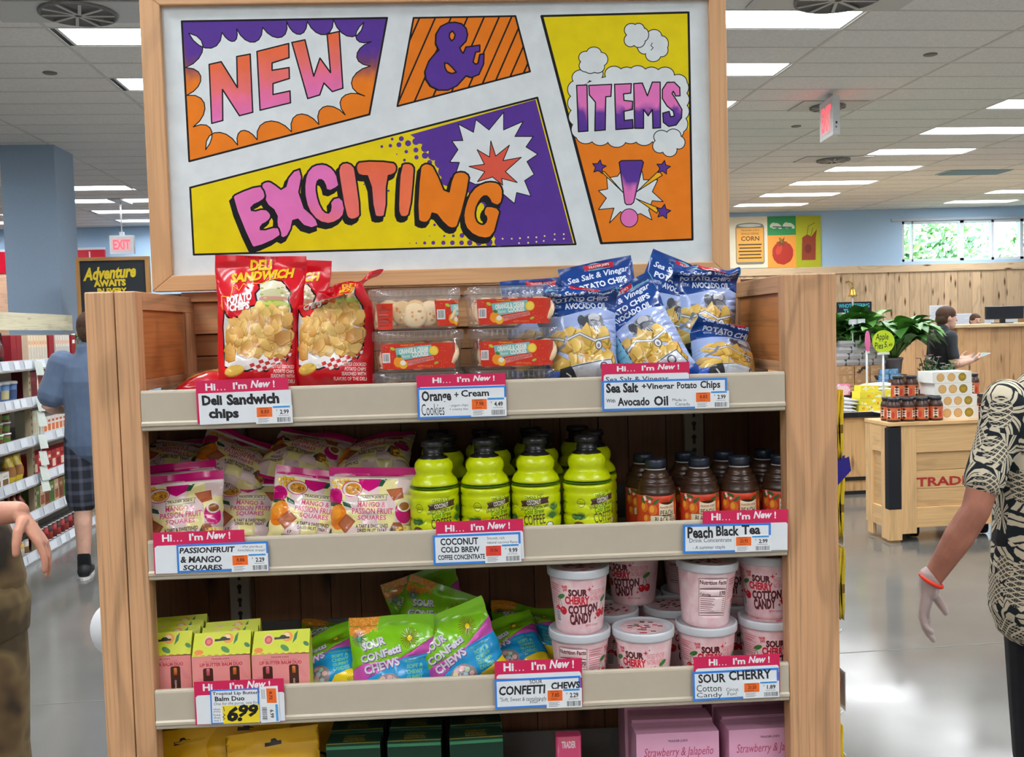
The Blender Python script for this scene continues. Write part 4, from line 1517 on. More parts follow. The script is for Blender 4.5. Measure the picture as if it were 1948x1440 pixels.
LE = [
    ([(520, 1085), (545, 1060), (675, 1012), (700, 1035), (708, 1075), (690, 1100), (625, 1130), (632, 1160), (700, 1140), (732, 1165), (738, 1190), (718, 1215), (680, 1235), (678, 1265), (770, 1238), (790, 1265), (785, 1300), (650, 1360), (625, 1345)], pink),
    ([(675, 1012), (715, 990), (745, 1000), (808, 1050), (838, 945), (915, 918), (880, 1105), (1020, 1228), (935, 1258), (862, 1180), (840, 1285), (790, 1312), (785, 1260), (765, 1235), (770, 1165), (700, 1110), (708, 1060)], pink),
    ([(1105, 1000), (1095, 950), (1055, 905), (1000, 895), (945, 920), (918, 990), (922, 1100), (960, 1185), (1030, 1230), (1100, 1215), (1145, 1165), (1128, 1075), (1060, 1092), (1065, 1150), (1045, 1172), (1010, 1140), (985, 1060), (985, 1000), (1005, 980), (1030, 1000), (1042, 1055), (1112, 1020)],
     vgrad([(895*K_, pink), (1080*K_, pink), (1200*K_, C(232, 116, 126))])),
    ([(1103, 915), (1140, 885), (1190, 905), (1200, 950), (1230, 1170), (1210, 1198), (1165, 1205), (1143, 1170), (1112, 990)], C(230, 112, 100)),
    ([(1200, 905), (1225, 880), (1400, 885), (1425, 905), (1425, 940), (1405, 957), (1370, 965), (1368, 1180), (1330, 1192), (1298, 1180), (1280, 965), (1220, 962), (1205, 940)], vgrad([(880*K_, coral), (1000*K_, C(228, 106, 84)), (1180*K_, C(232, 118, 116))])),
    ([(1445, 905), (1480, 890), (1520, 905), (1522, 950), (1500, 1170), (1470, 1193), (1435, 1180), (1433, 1100)], C(230, 112, 72)),
    ([(1550, 925), (1570, 897), (1605, 895), (1635, 920), (1703, 1085), (1730, 960), (1760, 938), (1812, 945), (1827, 985), (1765, 1230), (1740, 1255), (1695, 1240), (1625, 1150), (1605, 1215), (1565, 1222), (1535, 1200)], orange),
    ([(2010, 1060), (1995, 1010), (1955, 993), (1895, 1000), (1835, 1040), (1800, 1120), (1787, 1200), (1815, 1270), (1895, 1310), (1955, 1295), (1980, 1200), (1995, 1145), (1925, 1125), (1905, 1140), (1900, 1175), (1920, 1190), (1910, 1225), (1885, 1230), (1858, 1205), (1855, 1150), (1880, 1095), (1910, 1068), (1935, 1090), (1942, 1115), (1993, 1130)], orange)]
def rnd_corner(pts):
    o = []
    n = len(pts)
    for i in range(n):
        a, b, c = pts[i - 1], pts[i], pts[(i + 1) % n]
        for t in ((0.28, 0), (0, 0.28)):
            o.append((b[0]*(1 - t[0] - t[1]) + a[0]*t[0] + c[0]*t[1], b[1]*(1 - t[0] - t[1]) + a[1]*t[0] + c[1]*t[1]))
    return o
for pts, c in LE:
    pts = rnd_corner(pts)
    for k in (0.25, 0.5, 0.75, 1.0):
        A.poly([(x - 14*k, y + 24*k) for x, y in pts], black)
    A.line([(x - 14, y + 24) for x, y in pts], 14, black, True)
for pts, c in LE:
    A.oline(rnd_corner(pts), 10, c, black)
# ITEMS panel
A.T = sb
pit = [(662, 88), (1468, 68), (1490, 1312), (990, 1333)]
A.poly(pit, vgrad([(735*K_, yellow), (745*K_, orange)]))
A.poly([(843, 735), (1477, 735), (1490, 1312), (990, 1333)], orange)
A.line(pit, 12, black, True)
A.line([(665, 92), (990, 1330)], 16, black)
def cloud(cs, w=5):
    for x, y, r, q in cs:
        A.ell(x, y, r + w, q + w, black, n=22)
    for x, y, r, q in cs:
        A.ell(x, y, r, q, white, n=22)
main = [(1140, 590, 300, 185)]
for x, y in ((880, 425), (950, 405), (1060, 405), (1130, 410), (1190, 402), (1265, 410), (1340, 410), (1410, 450)):
    main.append((x, y, 48, 40))
for x, y in ((850, 490), (850, 565), (855, 640), (870, 710), (1425, 480), (1428, 545), (1428, 610), (1420, 680)):
    main.append((x, y, 42, 46))
for x, y in ((905, 745), (985, 755), (1075, 765), (1150, 745), (1225, 755), (1310, 750), (1390, 720)):
    main.append((x, y, 50, 40))
main += [(1140, 520, 280, 110), (1000, 650, 140, 110), (1300, 640, 130, 110)]
cloud(main)
cloud([(905, 315, 36, 32), (950, 290, 38, 30), (990, 325, 34, 36), (905, 360, 34, 32), (970, 366, 36, 32), (930, 380, 30, 20), (945, 335, 50, 45)])
cloud([(1280, 200, 40, 36), (1320, 240, 36, 42), (1225, 250, 36, 44), (1275, 300, 40, 36), (1320, 275, 34, 34), (1270, 250, 60, 50)])
cloud([(1155, 165, 36, 34), (1195, 162, 30, 32), (1150, 220, 32, 34), (1195, 222, 34, 36), (1222, 190, 26, 34), (1180, 195, 46, 44)])
cloud([(1320, 750, 40, 34), (1385, 745, 40, 36), (1415, 780, 32, 34), (1310, 800, 36, 36), (1365, 820, 38, 36), (1350, 785, 60, 48)])
A.line([(1270, 235), (1262, 250), (1275, 262), (1262, 275)], 4, black)
gi = lambda: vgrad([(450*K_, pink), (596*K_, pink), (622*K_, C(100, 58, 150)), (700*K_, purple)])
for pts in ([(855, 468), (912, 465), (917, 718), (865, 722)], [(922, 468), (1047, 462), (1043, 528), (1015, 530), (1012, 712), (955, 717), (958, 560), (925, 520)],
            [(1063, 462), (1155, 458), (1152, 510), (1112, 515), (1115, 550), (1162, 555), (1162, 600), (1115, 610), (1117, 660), (1162, 655), (1165, 703), (1070, 710)],
            [(1168, 458), (1215, 455), (1243, 525), (1270, 450), (1313, 450), (1315, 700), (1273, 703), (1270, 600), (1247, 635), (1222, 600), (1222, 703), (1173, 703)],
            [(1422, 525), (1420, 480), (1390, 450), (1350, 452), (1325, 490), (1325, 540), (1350, 580), (1385, 610), (1390, 635), (1370, 640), (1362, 610), (1327, 620), (1330, 670), (1360, 693), (1400, 685), (1430, 645), (1432, 600), (1400, 545), (1378, 512), (1385, 500), (1398, 526)]):
    A.oline(pts, 7, gi(), black)
A.oline([(1020, 975), (1080, 965), (1110, 920), (1150, 960), (1215, 940), (1222, 985), (1300, 985), (1270, 1050), (1330, 1105), (1270, 1100), (1250, 1150), (1268, 1205), (1205, 1170), (1150, 1190), (1095, 1160), (1035, 1222), (1060, 1140), (975, 1148), (1018, 1085), (975, 1045), (1025, 1035)], 5, white, black)
for a_, b_, c_ in (((985, 935), (1010, 942), (1110, 1055)), ((1305, 935), (1325, 960), (1185, 1050)), ((1305, 1140), (1295, 1168), (1180, 1088))):
    A.oline([a_, b_, c_], 5, C(236, 176, 24), black)
for x, y, r in ((978, 915, 40), (1330, 918, 40), (1330, 1160, 42)):
    pts = [(x + (r if k % 2 == 0 else r*0.5)*math.cos(-1.4 + PI*k/5), y + (r if k % 2 == 0 else r*0.5)*math.sin(-1.4 + PI*k/5)) for k in range(10)]
    A.oline(pts, 5, purple, black)
A.oline([(1088, 890), (1100, 880), (1212, 878), (1222, 890), (1168, 1108), (1155, 1120), (1130, 1122), (1120, 1112)], 6, vgrad([(1020*K_, purple), (1050*K_, pink)]), black)
cpt = [(1143 + 48*math.cos(2*PI*k/24), 1194 + 50*math.sin(2*PI*k/24)) for k in range(24)]
A.oline(cpt, 5, pink, black)
m = MB()
m.box(xl1 - 0.004, SP + 0.0004, zb1 - 0.004, xr0 + 0.004, SYF + 0.032, zt1 + 0.004, white, 'signpaint')
lay(m, A.cut(0.012), lambda u, v: (u, SP, -v), 'signpaint')
m.xf(Matrix.Translation((0, -SYF, -zb0)))
m.build('painted_panel', SG)

# ------------------------------------------------------------------ shelf signs
SGY = 1.8435

def quad(T, tl, tr, bl, Y):
    P, Q, R_ = at(*T(*tl), Y), at(*T(*tr), Y), at(*T(*bl), Y)
    w, h = (Q - P).length, (R_ - P).length
    ang = math.atan2(Q.z - P.z, Q.x - P.x)
    def loc(x, y):
        u = (x - tl[0])/(tr[0] - tl[0])
        y_ = y - (tr[1] - tl[1])*u
        return (u*w, (y_ - tl[1])/(bl[1] - tl[1])*h)
    return P, w, h, ang, loc

def plate(name, parent, base, T, q, Y, col, draw, mat='card', th=0.0007, corner=0.0):
    P, w, h, ang, loc = quad(T, *q, Y)
    A = Art([(0, 0), (w, 0), (w, h), (0, h)], col)
    A.T = loc
    draw(A)
    a = MB()
    a.box(0, 0, -h, w, th, 0, col, mat)
    lay(a, A.cut(), lambda u, v: (u, -0.0002, -v), mat)
    a.xf(Matrix.Translation(P - base) @ Matrix.Rotation(-ang, 4, 'Y'))
    return a.build(name, parent)

crimson = C(204, 30, 82)
ink = C(34, 32, 36)
bluec = C(52, 128, 214)
wcard = C(232, 236, 240)

def hi_text(A, x0, x1, y0, y1, sl):
    """Hi... I'm New! lettered across the header between x0 and x1"""
    w, h = x1 - x0, y1 - y0
    f = lambda x, y: (x, y + sl*(x - x0))
    wt = C(240, 238, 240)
    A.text('Hi', (x0, y0 + h*0.08, x0 + w*0.14, y0 + h*0.95), wt, bold=0.035, warp=f)
    for k in range(3):
        A.ell(*f(x0 + w*(0.17 + 0.05*k), y0 + h*0.9), w*0.009, w*0.009, wt, n=8)
    A.text("I'm", (x0 + w*0.385, y0 + h*0.06, x0 + w*0.58, y0 + h*0.92), wt, bold=0.03, warp=f)
    A.text('New', (x0 + w*0.63, y0 - h*0.08, x0 + w*0.91, y0 + h*0.84), wt, bold=0.035, shear=0.25, warp=f)
    A.text('!', (x0 + w*0.945, y0, x0 + w*0.97, y0 + h*0.88), wt, bold=0.03, warp=f)

def tag_art(A, x0, y0, x1, y1, left, right, lc=None):
    w, h = x1 - x0, y1 - y0
    A.rect(x0 + w*0.03, y0 + h*0.06, x0 + w*0.45, y0 + h*0.62, lc or C(236, 106, 36))
    A.text(left, (x0 + w*0.14, y0 + h*0.2, x0 + w*0.36, y0 + h*0.42), C(120, 40, 14), bold=0.03)
    A.rect(x0 + w*0.1, y0 + h*0.1, x0 + w*0.34, y0 + h*0.14, C(150, 60, 24))
    A.rect(x0 + w*0.12, y0 + h*0.5, x0 + w*0.3, y0 + h*0.53, C(150, 60, 24))
    A.rect(x0 + w*0.47, y0 + h*0.01, x1 - w*0.06, y0 + h*0.12, C(76, 158, 220))
    A.text('RETAIL PRICE', (x0 + w*0.53, y0 + h*0.035, x1 - w*0.12, y0 + h*0.095), C(40, 90, 160), res=1)
    A.text('$', (x0 + w*0.56, y0 + h*0.2, x0 + w*0.59, y0 + h*0.3), ink)
    A.text(right, (x0 + w*0.66, y0 + h*0.22, x0 + w*0.9, y0 + h*0.48), ink, bold=0.03)
    for k in range(4):
        A.rect(x0 + w*0.06, y0 + h*(0.68 + 0.07*k), x0 + w*(0.36 - 0.05*(k % 2)), y0 + h*(0.705 + 0.07*k), C(110, 112, 118))
    A.rect(x0 + w*0.62, y0 + h*0.54, x0 + w*0.9, y0 + h*0.565, C(120, 122, 128))
    r_ = random.Random(len(left) + int(float(right)*10))
    x = x0 + w*0.58
    while x < x1 - w*0.05:
        b_ = r_.choice((0.006, 0.01, 0.016))*w
        A.rect(x, y0 + h*0.66, x + b_, y0 + h*0.93, ink)
        x += b_ + r_.choice((0.008, 0.014))*w

def shelf_sign(label, T, head, hbox, card, cdraw, tagq, prices, blue=True, bw=18, tab=None, lc=None, tdraw=None, hextra=None):
    base = at(*T(*head[0]), SGY + 0.0012)
    s = thing('shelf_sign', label, 'shelf sign', base, 0, 'new item shelf signs')
    sl = (head[1][1] - head[0][1])/(head[1][0] - head[0][0])
    def dh(A):
        if tab:
            A.poly(tab, wcard)
        hi_text(A, *hbox, sl)
        if hextra:
            hextra(A)
    plate('header_card', s, base, T, head, SGY + 0.0012, crimson, dh)
    csl = (card[1][1] - card[0][1])/(card[1][0] - card[0][0])
    def dc(A):
        if blue:
            x0, y0, x1, y1 = card[0][0], card[0][1], card[1][0], card[2][1]
            g = lambda x, y: (x, y + csl*(x - x0))
            A.poly([g(x0 + bw, y0 + bw), g(x1 - bw, y0 + bw), g(x1 - bw, y1 - bw), g(x0 + bw, y1 - bw)], wcard)
        cdraw(A)
    plate('name_card', s, base, T, card, SGY + 0.0002, bluec if blue else wcard, dc)
    if tagq:
        def dt(A):
            if tdraw:
                tdraw(A)
            else:
                g = (tagq[1][1] - tagq[0][1])/(tagq[1][0] - tagq[0][0])
                T0 = A.T
                A.T = lambda x, y: T0(x, y + g*(x - tagq[0][0]))
                tag_art(A, tagq[0][0], tagq[0][1], tagq[1][0], tagq[2][1], *prices, lc=lc)
        plate('price_tag', s, base, T, tagq, SGY - 0.0008, C(236, 238, 240), dt)
    return s

def sk(card):
    sl = (card[1][1] - card[0][1])/(card[1][0] - card[0][0])
    return lambda x, y: (x, y + sl*(x - card[0][0]))

def writer(A, card):
    f = sk(card)
    def w(txt, x0, y0, x1, y1, bold=0.02, shear=0.0, col=ink):
        A.text(txt, (x0, y0 - f(x0, 0)[1]*0, x1, y1), col, bold=bold, shear=shear)
    return w

# deli chips
c1 = [(152, 1148), (877, 1115), (165, 1392)]
def dd(A):
    A.text('Deli', (178, 1160, 335, 1240), ink, bold=0.05, rot=-0.03)
    A.text('Sandwich', (370, 1145, 782, 1232), ink, bold=0.05, rot=-0.04)
    A.text('chips', (225, 1262, 460, 1362), ink, bold=0.05, rot=-0.02)
shelf_sign('shelf sign for deli sandwich chips with a plain white card', Z(340, 470, 400/1646), [(130, 1048), (855, 1018), (150, 1385)], (205, 765, 1052 + 12, 1128), c1, dd,
           [(600, 1248), (888, 1238), (603, 1385)], ('8.83', '2.99'), blue=False)
c2 = [(497, 1047), (1308, 1022), (506, 1330)]
def dd(A):
    A.text('Orange', (535, 1070, 805, 1195), ink, bold=0.035, rot=-0.04)
    A.text('+', (833, 1085, 872, 1130), ink, bold=0.02)
    A.text('Cream', (895, 1062, 1150, 1125), ink, bold=0.03, rot=-0.03)
    A.text('Cookies', (530, 1190, 738, 1298), ink, bold=0.0, rot=-0.03)
    A.text('- yogurt chips', (785, 1192, 955, 1222), ink, shear=0.2, rot=-0.03)
    A.text('+ creamy bits', (785, 1228, 955, 1256), ink, shear=0.2, rot=-0.03)
shelf_sign('shelf sign for orange and cream cookies', Z(690, 520, 400/1920), [(490, 932), (1303, 907), (500, 1322)], (635, 1220, 948, 1005), c2, dd,
           [(985, 1140), (1310, 1130), (990, 1310)], ('7.98', '4.49'), tab=[(520, 1040), (1295, 1016), (1295, 1025), (520, 1050)])
c3 = [(507, 992), (1472, 968), (514, 1225)]
def dd(A):
    A.text('Sea Salt', (538, 1008, 785, 1085), ink, bold=0.04, rot=-0.02)
    A.text('+Vinegar', (812, 1010, 1065, 1068), ink, bold=0.03, rot=-0.02)
    A.text('Potato', (1085, 1000, 1238, 1052), ink, bold=0.03, rot=-0.02)
    A.text('Chips', (1265, 990, 1420, 1065), ink, bold=0.03, rot=-0.02)
    A.text('With', (538, 1132, 608, 1160), ink, bold=0.02)
    A.text('Avocado', (625, 1120, 872, 1185), ink, bold=0.035, rot=-0.02)
    A.text('Oil', (905, 1108, 1015, 1185), ink, bold=0.035, rot=-0.02)
    A.text('Made in', (1048, 1128, 1155, 1150), ink)
    A.text('Canada', (1070, 1158, 1182, 1184), ink)
def hx(A):
    A.text('Sea Salt & Vinegar', (535, 958, 1020, 1010), ink, bold=0.01, rot=-0.02)
shelf_sign('wide shelf sign for sea salt and vinegar chips', Z(1020, 480, 480/1948), [(503, 862), (1182, 845), (506, 1010)], (622, 1118, 875, 922), c3, dd,
           [(1225, 1075), (1488, 1068), (1229, 1206)], ('8.83', '2.99'), bw=16, tab=[(518, 1015), (520, 955), (535, 943), (1165, 928), (1178, 940), (1178, 1000)], hextra=hx)
c4 = [(272, 853), (900, 828), (280, 1046)]
def dd(A):
    A.text('PASSIONFRUIT', (290, 868, 672, 908), ink, bold=0.035, shear=0.15, rot=-0.03)
    A.text('& MANGO', (295, 930, 575, 975), ink, bold=0.035, shear=0.15, rot=-0.02)
    A.text('SQUARES', (310, 990, 580, 1032), ink, bold=0.035, shear=0.15, rot=-0.01)
    A.text('- the perfect', (705, 857, 862, 876), ink, shear=0.3)
    A.text('lunchbox treat!', (690, 880, 880, 897), ink, shear=0.3)
shelf_sign('shelf sign for passionfruit and mango squares', Z(260, 800, 540/1948), [(110, 770), (738, 748), (120, 1054)], (172, 655, 778, 835), c4, dd,
           [(648, 920), (900, 910), (648, 1040)], ('8.86', '2.29'), bw=14, tab=[(118, 1052), (118, 875), (135, 860), (735, 838), (735, 1035)])
c5 = [(280, 1012), (1017, 983), (287, 1262)]
def dd(A):
    A.text('COCONUT', (342, 1032, 660, 1092), ink, bold=0.03, rot=-0.03)
    A.text('COLD BREW', (345, 1105, 670, 1155), ink, bold=0.03, rot=-0.02)
    A.text('COFFEE CONCENTRATE', (318, 1172, 713, 1215), ink, bold=0.03, rot=-0.03)
    A.text('Smooth, rich', (735, 1022, 882, 1048), ink, rot=-0.02)
    A.text('natural coconut flavor', (735, 1056, 995, 1080), ink, rot=-0.02)
shelf_sign('shelf sign for coconut cold brew coffee', Z(760, 790, 440/1948), [(305, 900), (1040, 870), (310, 1245)], (382, 945, 920, 985), c5, dd,
           [(718, 1092), (1022, 1080), (722, 1245)], ('39.96', '9.99'), tab=[(315, 1000), (1025, 972), (1036, 985), (1040, 1210), (315, 1240)], lc=C(222, 60, 48))
c6 = [(590, 882), (1297, 866), (606, 1113)]
def dd(A):
    A.text('Peach', (625, 898, 830, 990), ink, bold=0.035, rot=-0.02)
    A.text('Black', (855, 890, 1040, 972), ink, bold=0.035, rot=-0.02)
    A.text('Tea', (1062, 882, 1212, 960), ink, bold=0.035, rot=-0.02)
    A.text('Drink Concentrate', (640, 988, 980, 1022), ink, rot=-0.02)
    A.text('- A summer staple', (668, 1048, 928, 1085), ink, rot=-0.03)
shelf_sign('shelf sign for peach black tea', Z(1160, 790, 460/1948), [(748, 772), (1437, 757), (750, 1100)], (818, 1355, 785, 850), c6, dd,
           [(1008, 974), (1300, 966), (1011, 1102)], ('23.92', '2.99'), tab=[(755, 880), (1420, 862), (1432, 872), (1432, 1088), (755, 1100)])
c7 = [(465, 945), (825, 930), (473, 1198)]
def dd(A):
    A.text('Tropical Lip Butter', (482, 955, 820, 985), ink, bold=0.02, rot=-0.03)
    A.text('Balm Duo', (498, 990, 718, 1025), ink, bold=0.03, rot=-0.03)
    A.text('One for the purse, one for', (490, 1030, 818, 1058), ink, shear=0.2, rot=-0.04)
    for k, t in enumerate(('when', 'you', 'lose', 'that', 'one !')):
        A.text(t, (483, 1078 + k*21, 535, 1094 + k*21), ink)
    A.poly([(550, 1062), (830, 1050), (832, 1185), (556, 1194)], C(240, 214, 40))
    A.text('6.', (582, 1065, 695, 1178), C(20, 18, 16), bold=0.05, shear=0.2, rot=-0.03)
    A.text('99', (668, 1050, 818, 1145), C(20, 18, 16), bold=0.05, shear=0.2, rot=-0.03)
    A.line([(560, 1070), (565, 1100)], 5, ink); A.line([(558, 1120), (568, 1130), (552, 1145), (566, 1155), (556, 1165)], 5, ink)
def td(A):
    A.rect(880, 932, 952, 1040, C(236, 106, 36))
    def rt(x, y):
        return (915 - (y - 985), 985 + (x - 915))
    A.text('8.72', (885, 978, 945, 1000), C(110, 36, 12), bold=0.03, warp=rt)
    def r2(x, y):
        return (915 - (y - 1120), 1120 + (x - 915))
    A.text('6.99', (885, 1108, 945, 1138), ink, bold=0.03, warp=r2)
    A.rect(940, 1050, 958, 1175, C(76, 158, 220))
    for k in range(3):
        A.rect(843 + k*10, 940, 847 + k*10, 1010, C(130, 132, 138))
    y = 1070
    r_ = random.Random(3)
    while y < 1165:
        b_ = r_.choice((2, 3, 5)); A.rect(840, y, 876, y + b_, ink); y += b_ + r_.choice((3, 4))
shelf_sign('shelf sign for lip butter balm with a big yellow 6.99 price', Z(280, 1070, 420/1635), [(345, 885), (1010, 857), (357, 1203)], (410, 925, 895, 955), c7, dd,
           [(828, 922), (966, 913), (834, 1188)], None, bw=10, tab=[(357, 1200), (355, 1000), (370, 985), (1000, 958), (1012, 970), (1015, 1172)], tdraw=td)
c8 = [(1415, 738), (2040, 708), (1421, 952)]
def dd(A):
    A.text('SOUR', (1670, 735, 1762, 765), ink, bold=0.01, rot=-0.03)
    A.text('CONFETTI', (1445, 778, 1785, 845), ink, bold=0.035, shear=0.15, rot=-0.05)
    A.text('CHEWS', (1825, 752, 2035, 805), ink, bold=0.04, shear=0.1, rot=-0.05)
    A.text('"Soft, Sweet & tantalizingly', (1450, 862, 1790, 900), ink, shear=0.2, rot=-0.03)
    A.text('sour!', (1665, 880, 1740, 908), ink, shear=0.2)
shelf_sign('shelf sign for sour confetti chews', Z(570, 1100, 510/1948), [(1415, 604), (2050, 580), (1420, 950)], (1480, 2008, 612, 680), c8, dd,
           [(1793, 808), (2050, 798), (1797, 945)], ('7.85', '2.29'), bw=15, tab=[(1428, 730), (1430, 712), (1445, 700), (2030, 676), (2042, 690), (2046, 720)])
c9 = [(965, 742), (1497, 715), (971, 921)]
def dd(A):
    A.text('SOUR', (1000, 752, 1168, 808), ink, bold=0.03, rot=-0.04)
    A.text('CHERRY', (1188, 728, 1452, 788), ink, bold=0.03, rot=-0.05)
    A.text('Cotton', (988, 820, 1140, 862), ink, bold=0.0, rot=-0.02)
    A.text('Candy', (988, 868, 1145, 906), ink, bold=0.0, rot=-0.02)
    A.text('Circus', (1170, 838, 1245, 860), ink, rot=-0.05)
    A.text('Fun!', (1178, 864, 1235, 886), ink, rot=-0.05)
shelf_sign('shelf sign for sour cherry cotton candy', Z(1020, 1050, 600/1948), [(972, 650), (1503, 628), (976, 900)], (1065, 1453, 658, 705), c9, dd,
           [(1278, 806), (1500, 796), (1282, 905)], ('21.23', '1.89'), bw=13, tab=[(982, 760), (984, 730), (996, 720), (1488, 697), (1497, 708), (1498, 740)])

# ================================================================== goods on the display
def bag_mesh(cutr, w, h, Dp, backc, seed=0, pinch=0.08, wr=0.004, low=0.25, mat='film', deform=None, top=0.06, bot=0.05, sealc=None, gusset=0.0):
    """pillow bag: printed front sheet, plain back sheet, flat crimped seals; x centred, z up from 0, front towards -y"""
    o = Vector((seed*3.7 + 0.3, seed*1.9 + 0.1, seed*0.77))
    def prof(u, v):
        vv = (v - top)/(1 - top - bot)
        if vv <= 0 or vv >= 1:
            return 0.0
        a = max(0.0, 1 - abs(u)**2.6)**0.72
        b = (smooth(0, 0.34, vv)*smooth(0, 0.26, 1 - vv))**0.8
        return a*b*(1 - low + 2*low*vv)
    def pt(x, v, side):
        u = max(-1, min(1, x/(w/2)))
        vn = v/h
        p = prof(u, vn)
        pc = prof(0, vn)
        q = Vector((x*14, vn*4.5, side*3.0)) + o
        n1 = noise.noise(q)
        n2 = noise.noise(q*2.3 + Vector((5, 1, 2)))
        edge = math.exp(-max(0, vn - top)*9) + math.exp(-max(0, 1 - bot - vn)*9)
        fold = math.sin(u*11 + n1*3 + seed*2.1)*edge
        rid = 1 - abs(noise.noise(Vector((x*22 + vn*3, vn*7 - x*9, side*2.0)) + o))*2
        lift = min(1.0, p*3)
        y = p*Dp + wr*lift*(0.9*n1 + 0.5*n2 + 0.7*fold + 0.55*rid)
        if p == 0:
            y = 0.0004 + wr*0.5*math.sin(u*4 + seed)*side*-1
        xx = x*(1 - pinch*pc*0.9) + wr*0.5*n2*abs(u)
        z = h - v
        yy = -y if side < 0 else y*0.8
        if p == 0:
            yy = wr*0.9*math.sin(u*4 + seed) + (-0.0004 if side < 0 else 0.0004)
        P = (xx, yy, z)
        return deform(*P) if deform else P
    m = MB()
    lay(m, cutr, lambda u, v: pt(u, v, -1), mat, True)
    nx, nz = 16, 26
    ob = len(m.v)
    for j in range(nz + 1):
        for i in range(nx + 1):
            m.v.append(tuple(pt(-w/2 + w*i/nx, h*j/nz, 1)))
    for j in range(nz):
        for i in range(nx):
            a = ob + j*(nx + 1) + i
            m.face([a, a + 1, a + nx + 2, a + nx + 1][::-1] if False else [a, a + nx + 1, a + nx + 2, a + 1][::-1], backc, mat, True)
    return m

def eul(rx=0, ry=0, rz=0):
    return (math.radians(rx), math.radians(ry), math.radians(rz))

def foot(px, py, Y, z):
    """x on the shelf under the photo point, at depth Y"""
    return Vector((at(px, py, Y).x, Y, z))

# ------------------------------------------------------------------ deli sandwich chips
red = C(204, 20, 36)
def chips(A, rnd, n, bx, by, rx, ry, tones):
    for k in range(n):
        x, y = rnd.uniform(*bx), rnd.uniform(*by)
        a, b = rx*rnd.uniform(0.7, 1.3), ry*rnd.uniform(0.6, 1.2)
        r_ = rnd.uniform(0, 3.1)
        t = rnd.choice(tones)
        pts = []
        nn = rnd.choice((6, 7, 8))
        for q in range(nn):
            an = 2*PI*q/nn
            jg = rnd.uniform(0.68, 1.2)
            px, py = a*jg*math.cos(an), b*jg*math.sin(an)
            pts.append((x + px*math.cos(r_) - py*math.sin(r_), y + px*math.sin(r_) + py*math.cos(r_)))
        X, Y = A.T(x, y)
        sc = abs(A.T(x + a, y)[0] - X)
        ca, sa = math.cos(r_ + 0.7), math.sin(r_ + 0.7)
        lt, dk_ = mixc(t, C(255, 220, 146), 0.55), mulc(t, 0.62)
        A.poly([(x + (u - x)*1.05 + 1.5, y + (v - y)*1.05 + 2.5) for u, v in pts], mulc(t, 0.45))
        A.poly(pts, lambda u, v, X=X, Y=Y, ca=ca, sa=sa, sc=sc, lt=lt, dk_=dk_: mixc(lt, dk_, 0.5 + 0.55*((u - X)*ca + (v - Y)*sa)/sc))

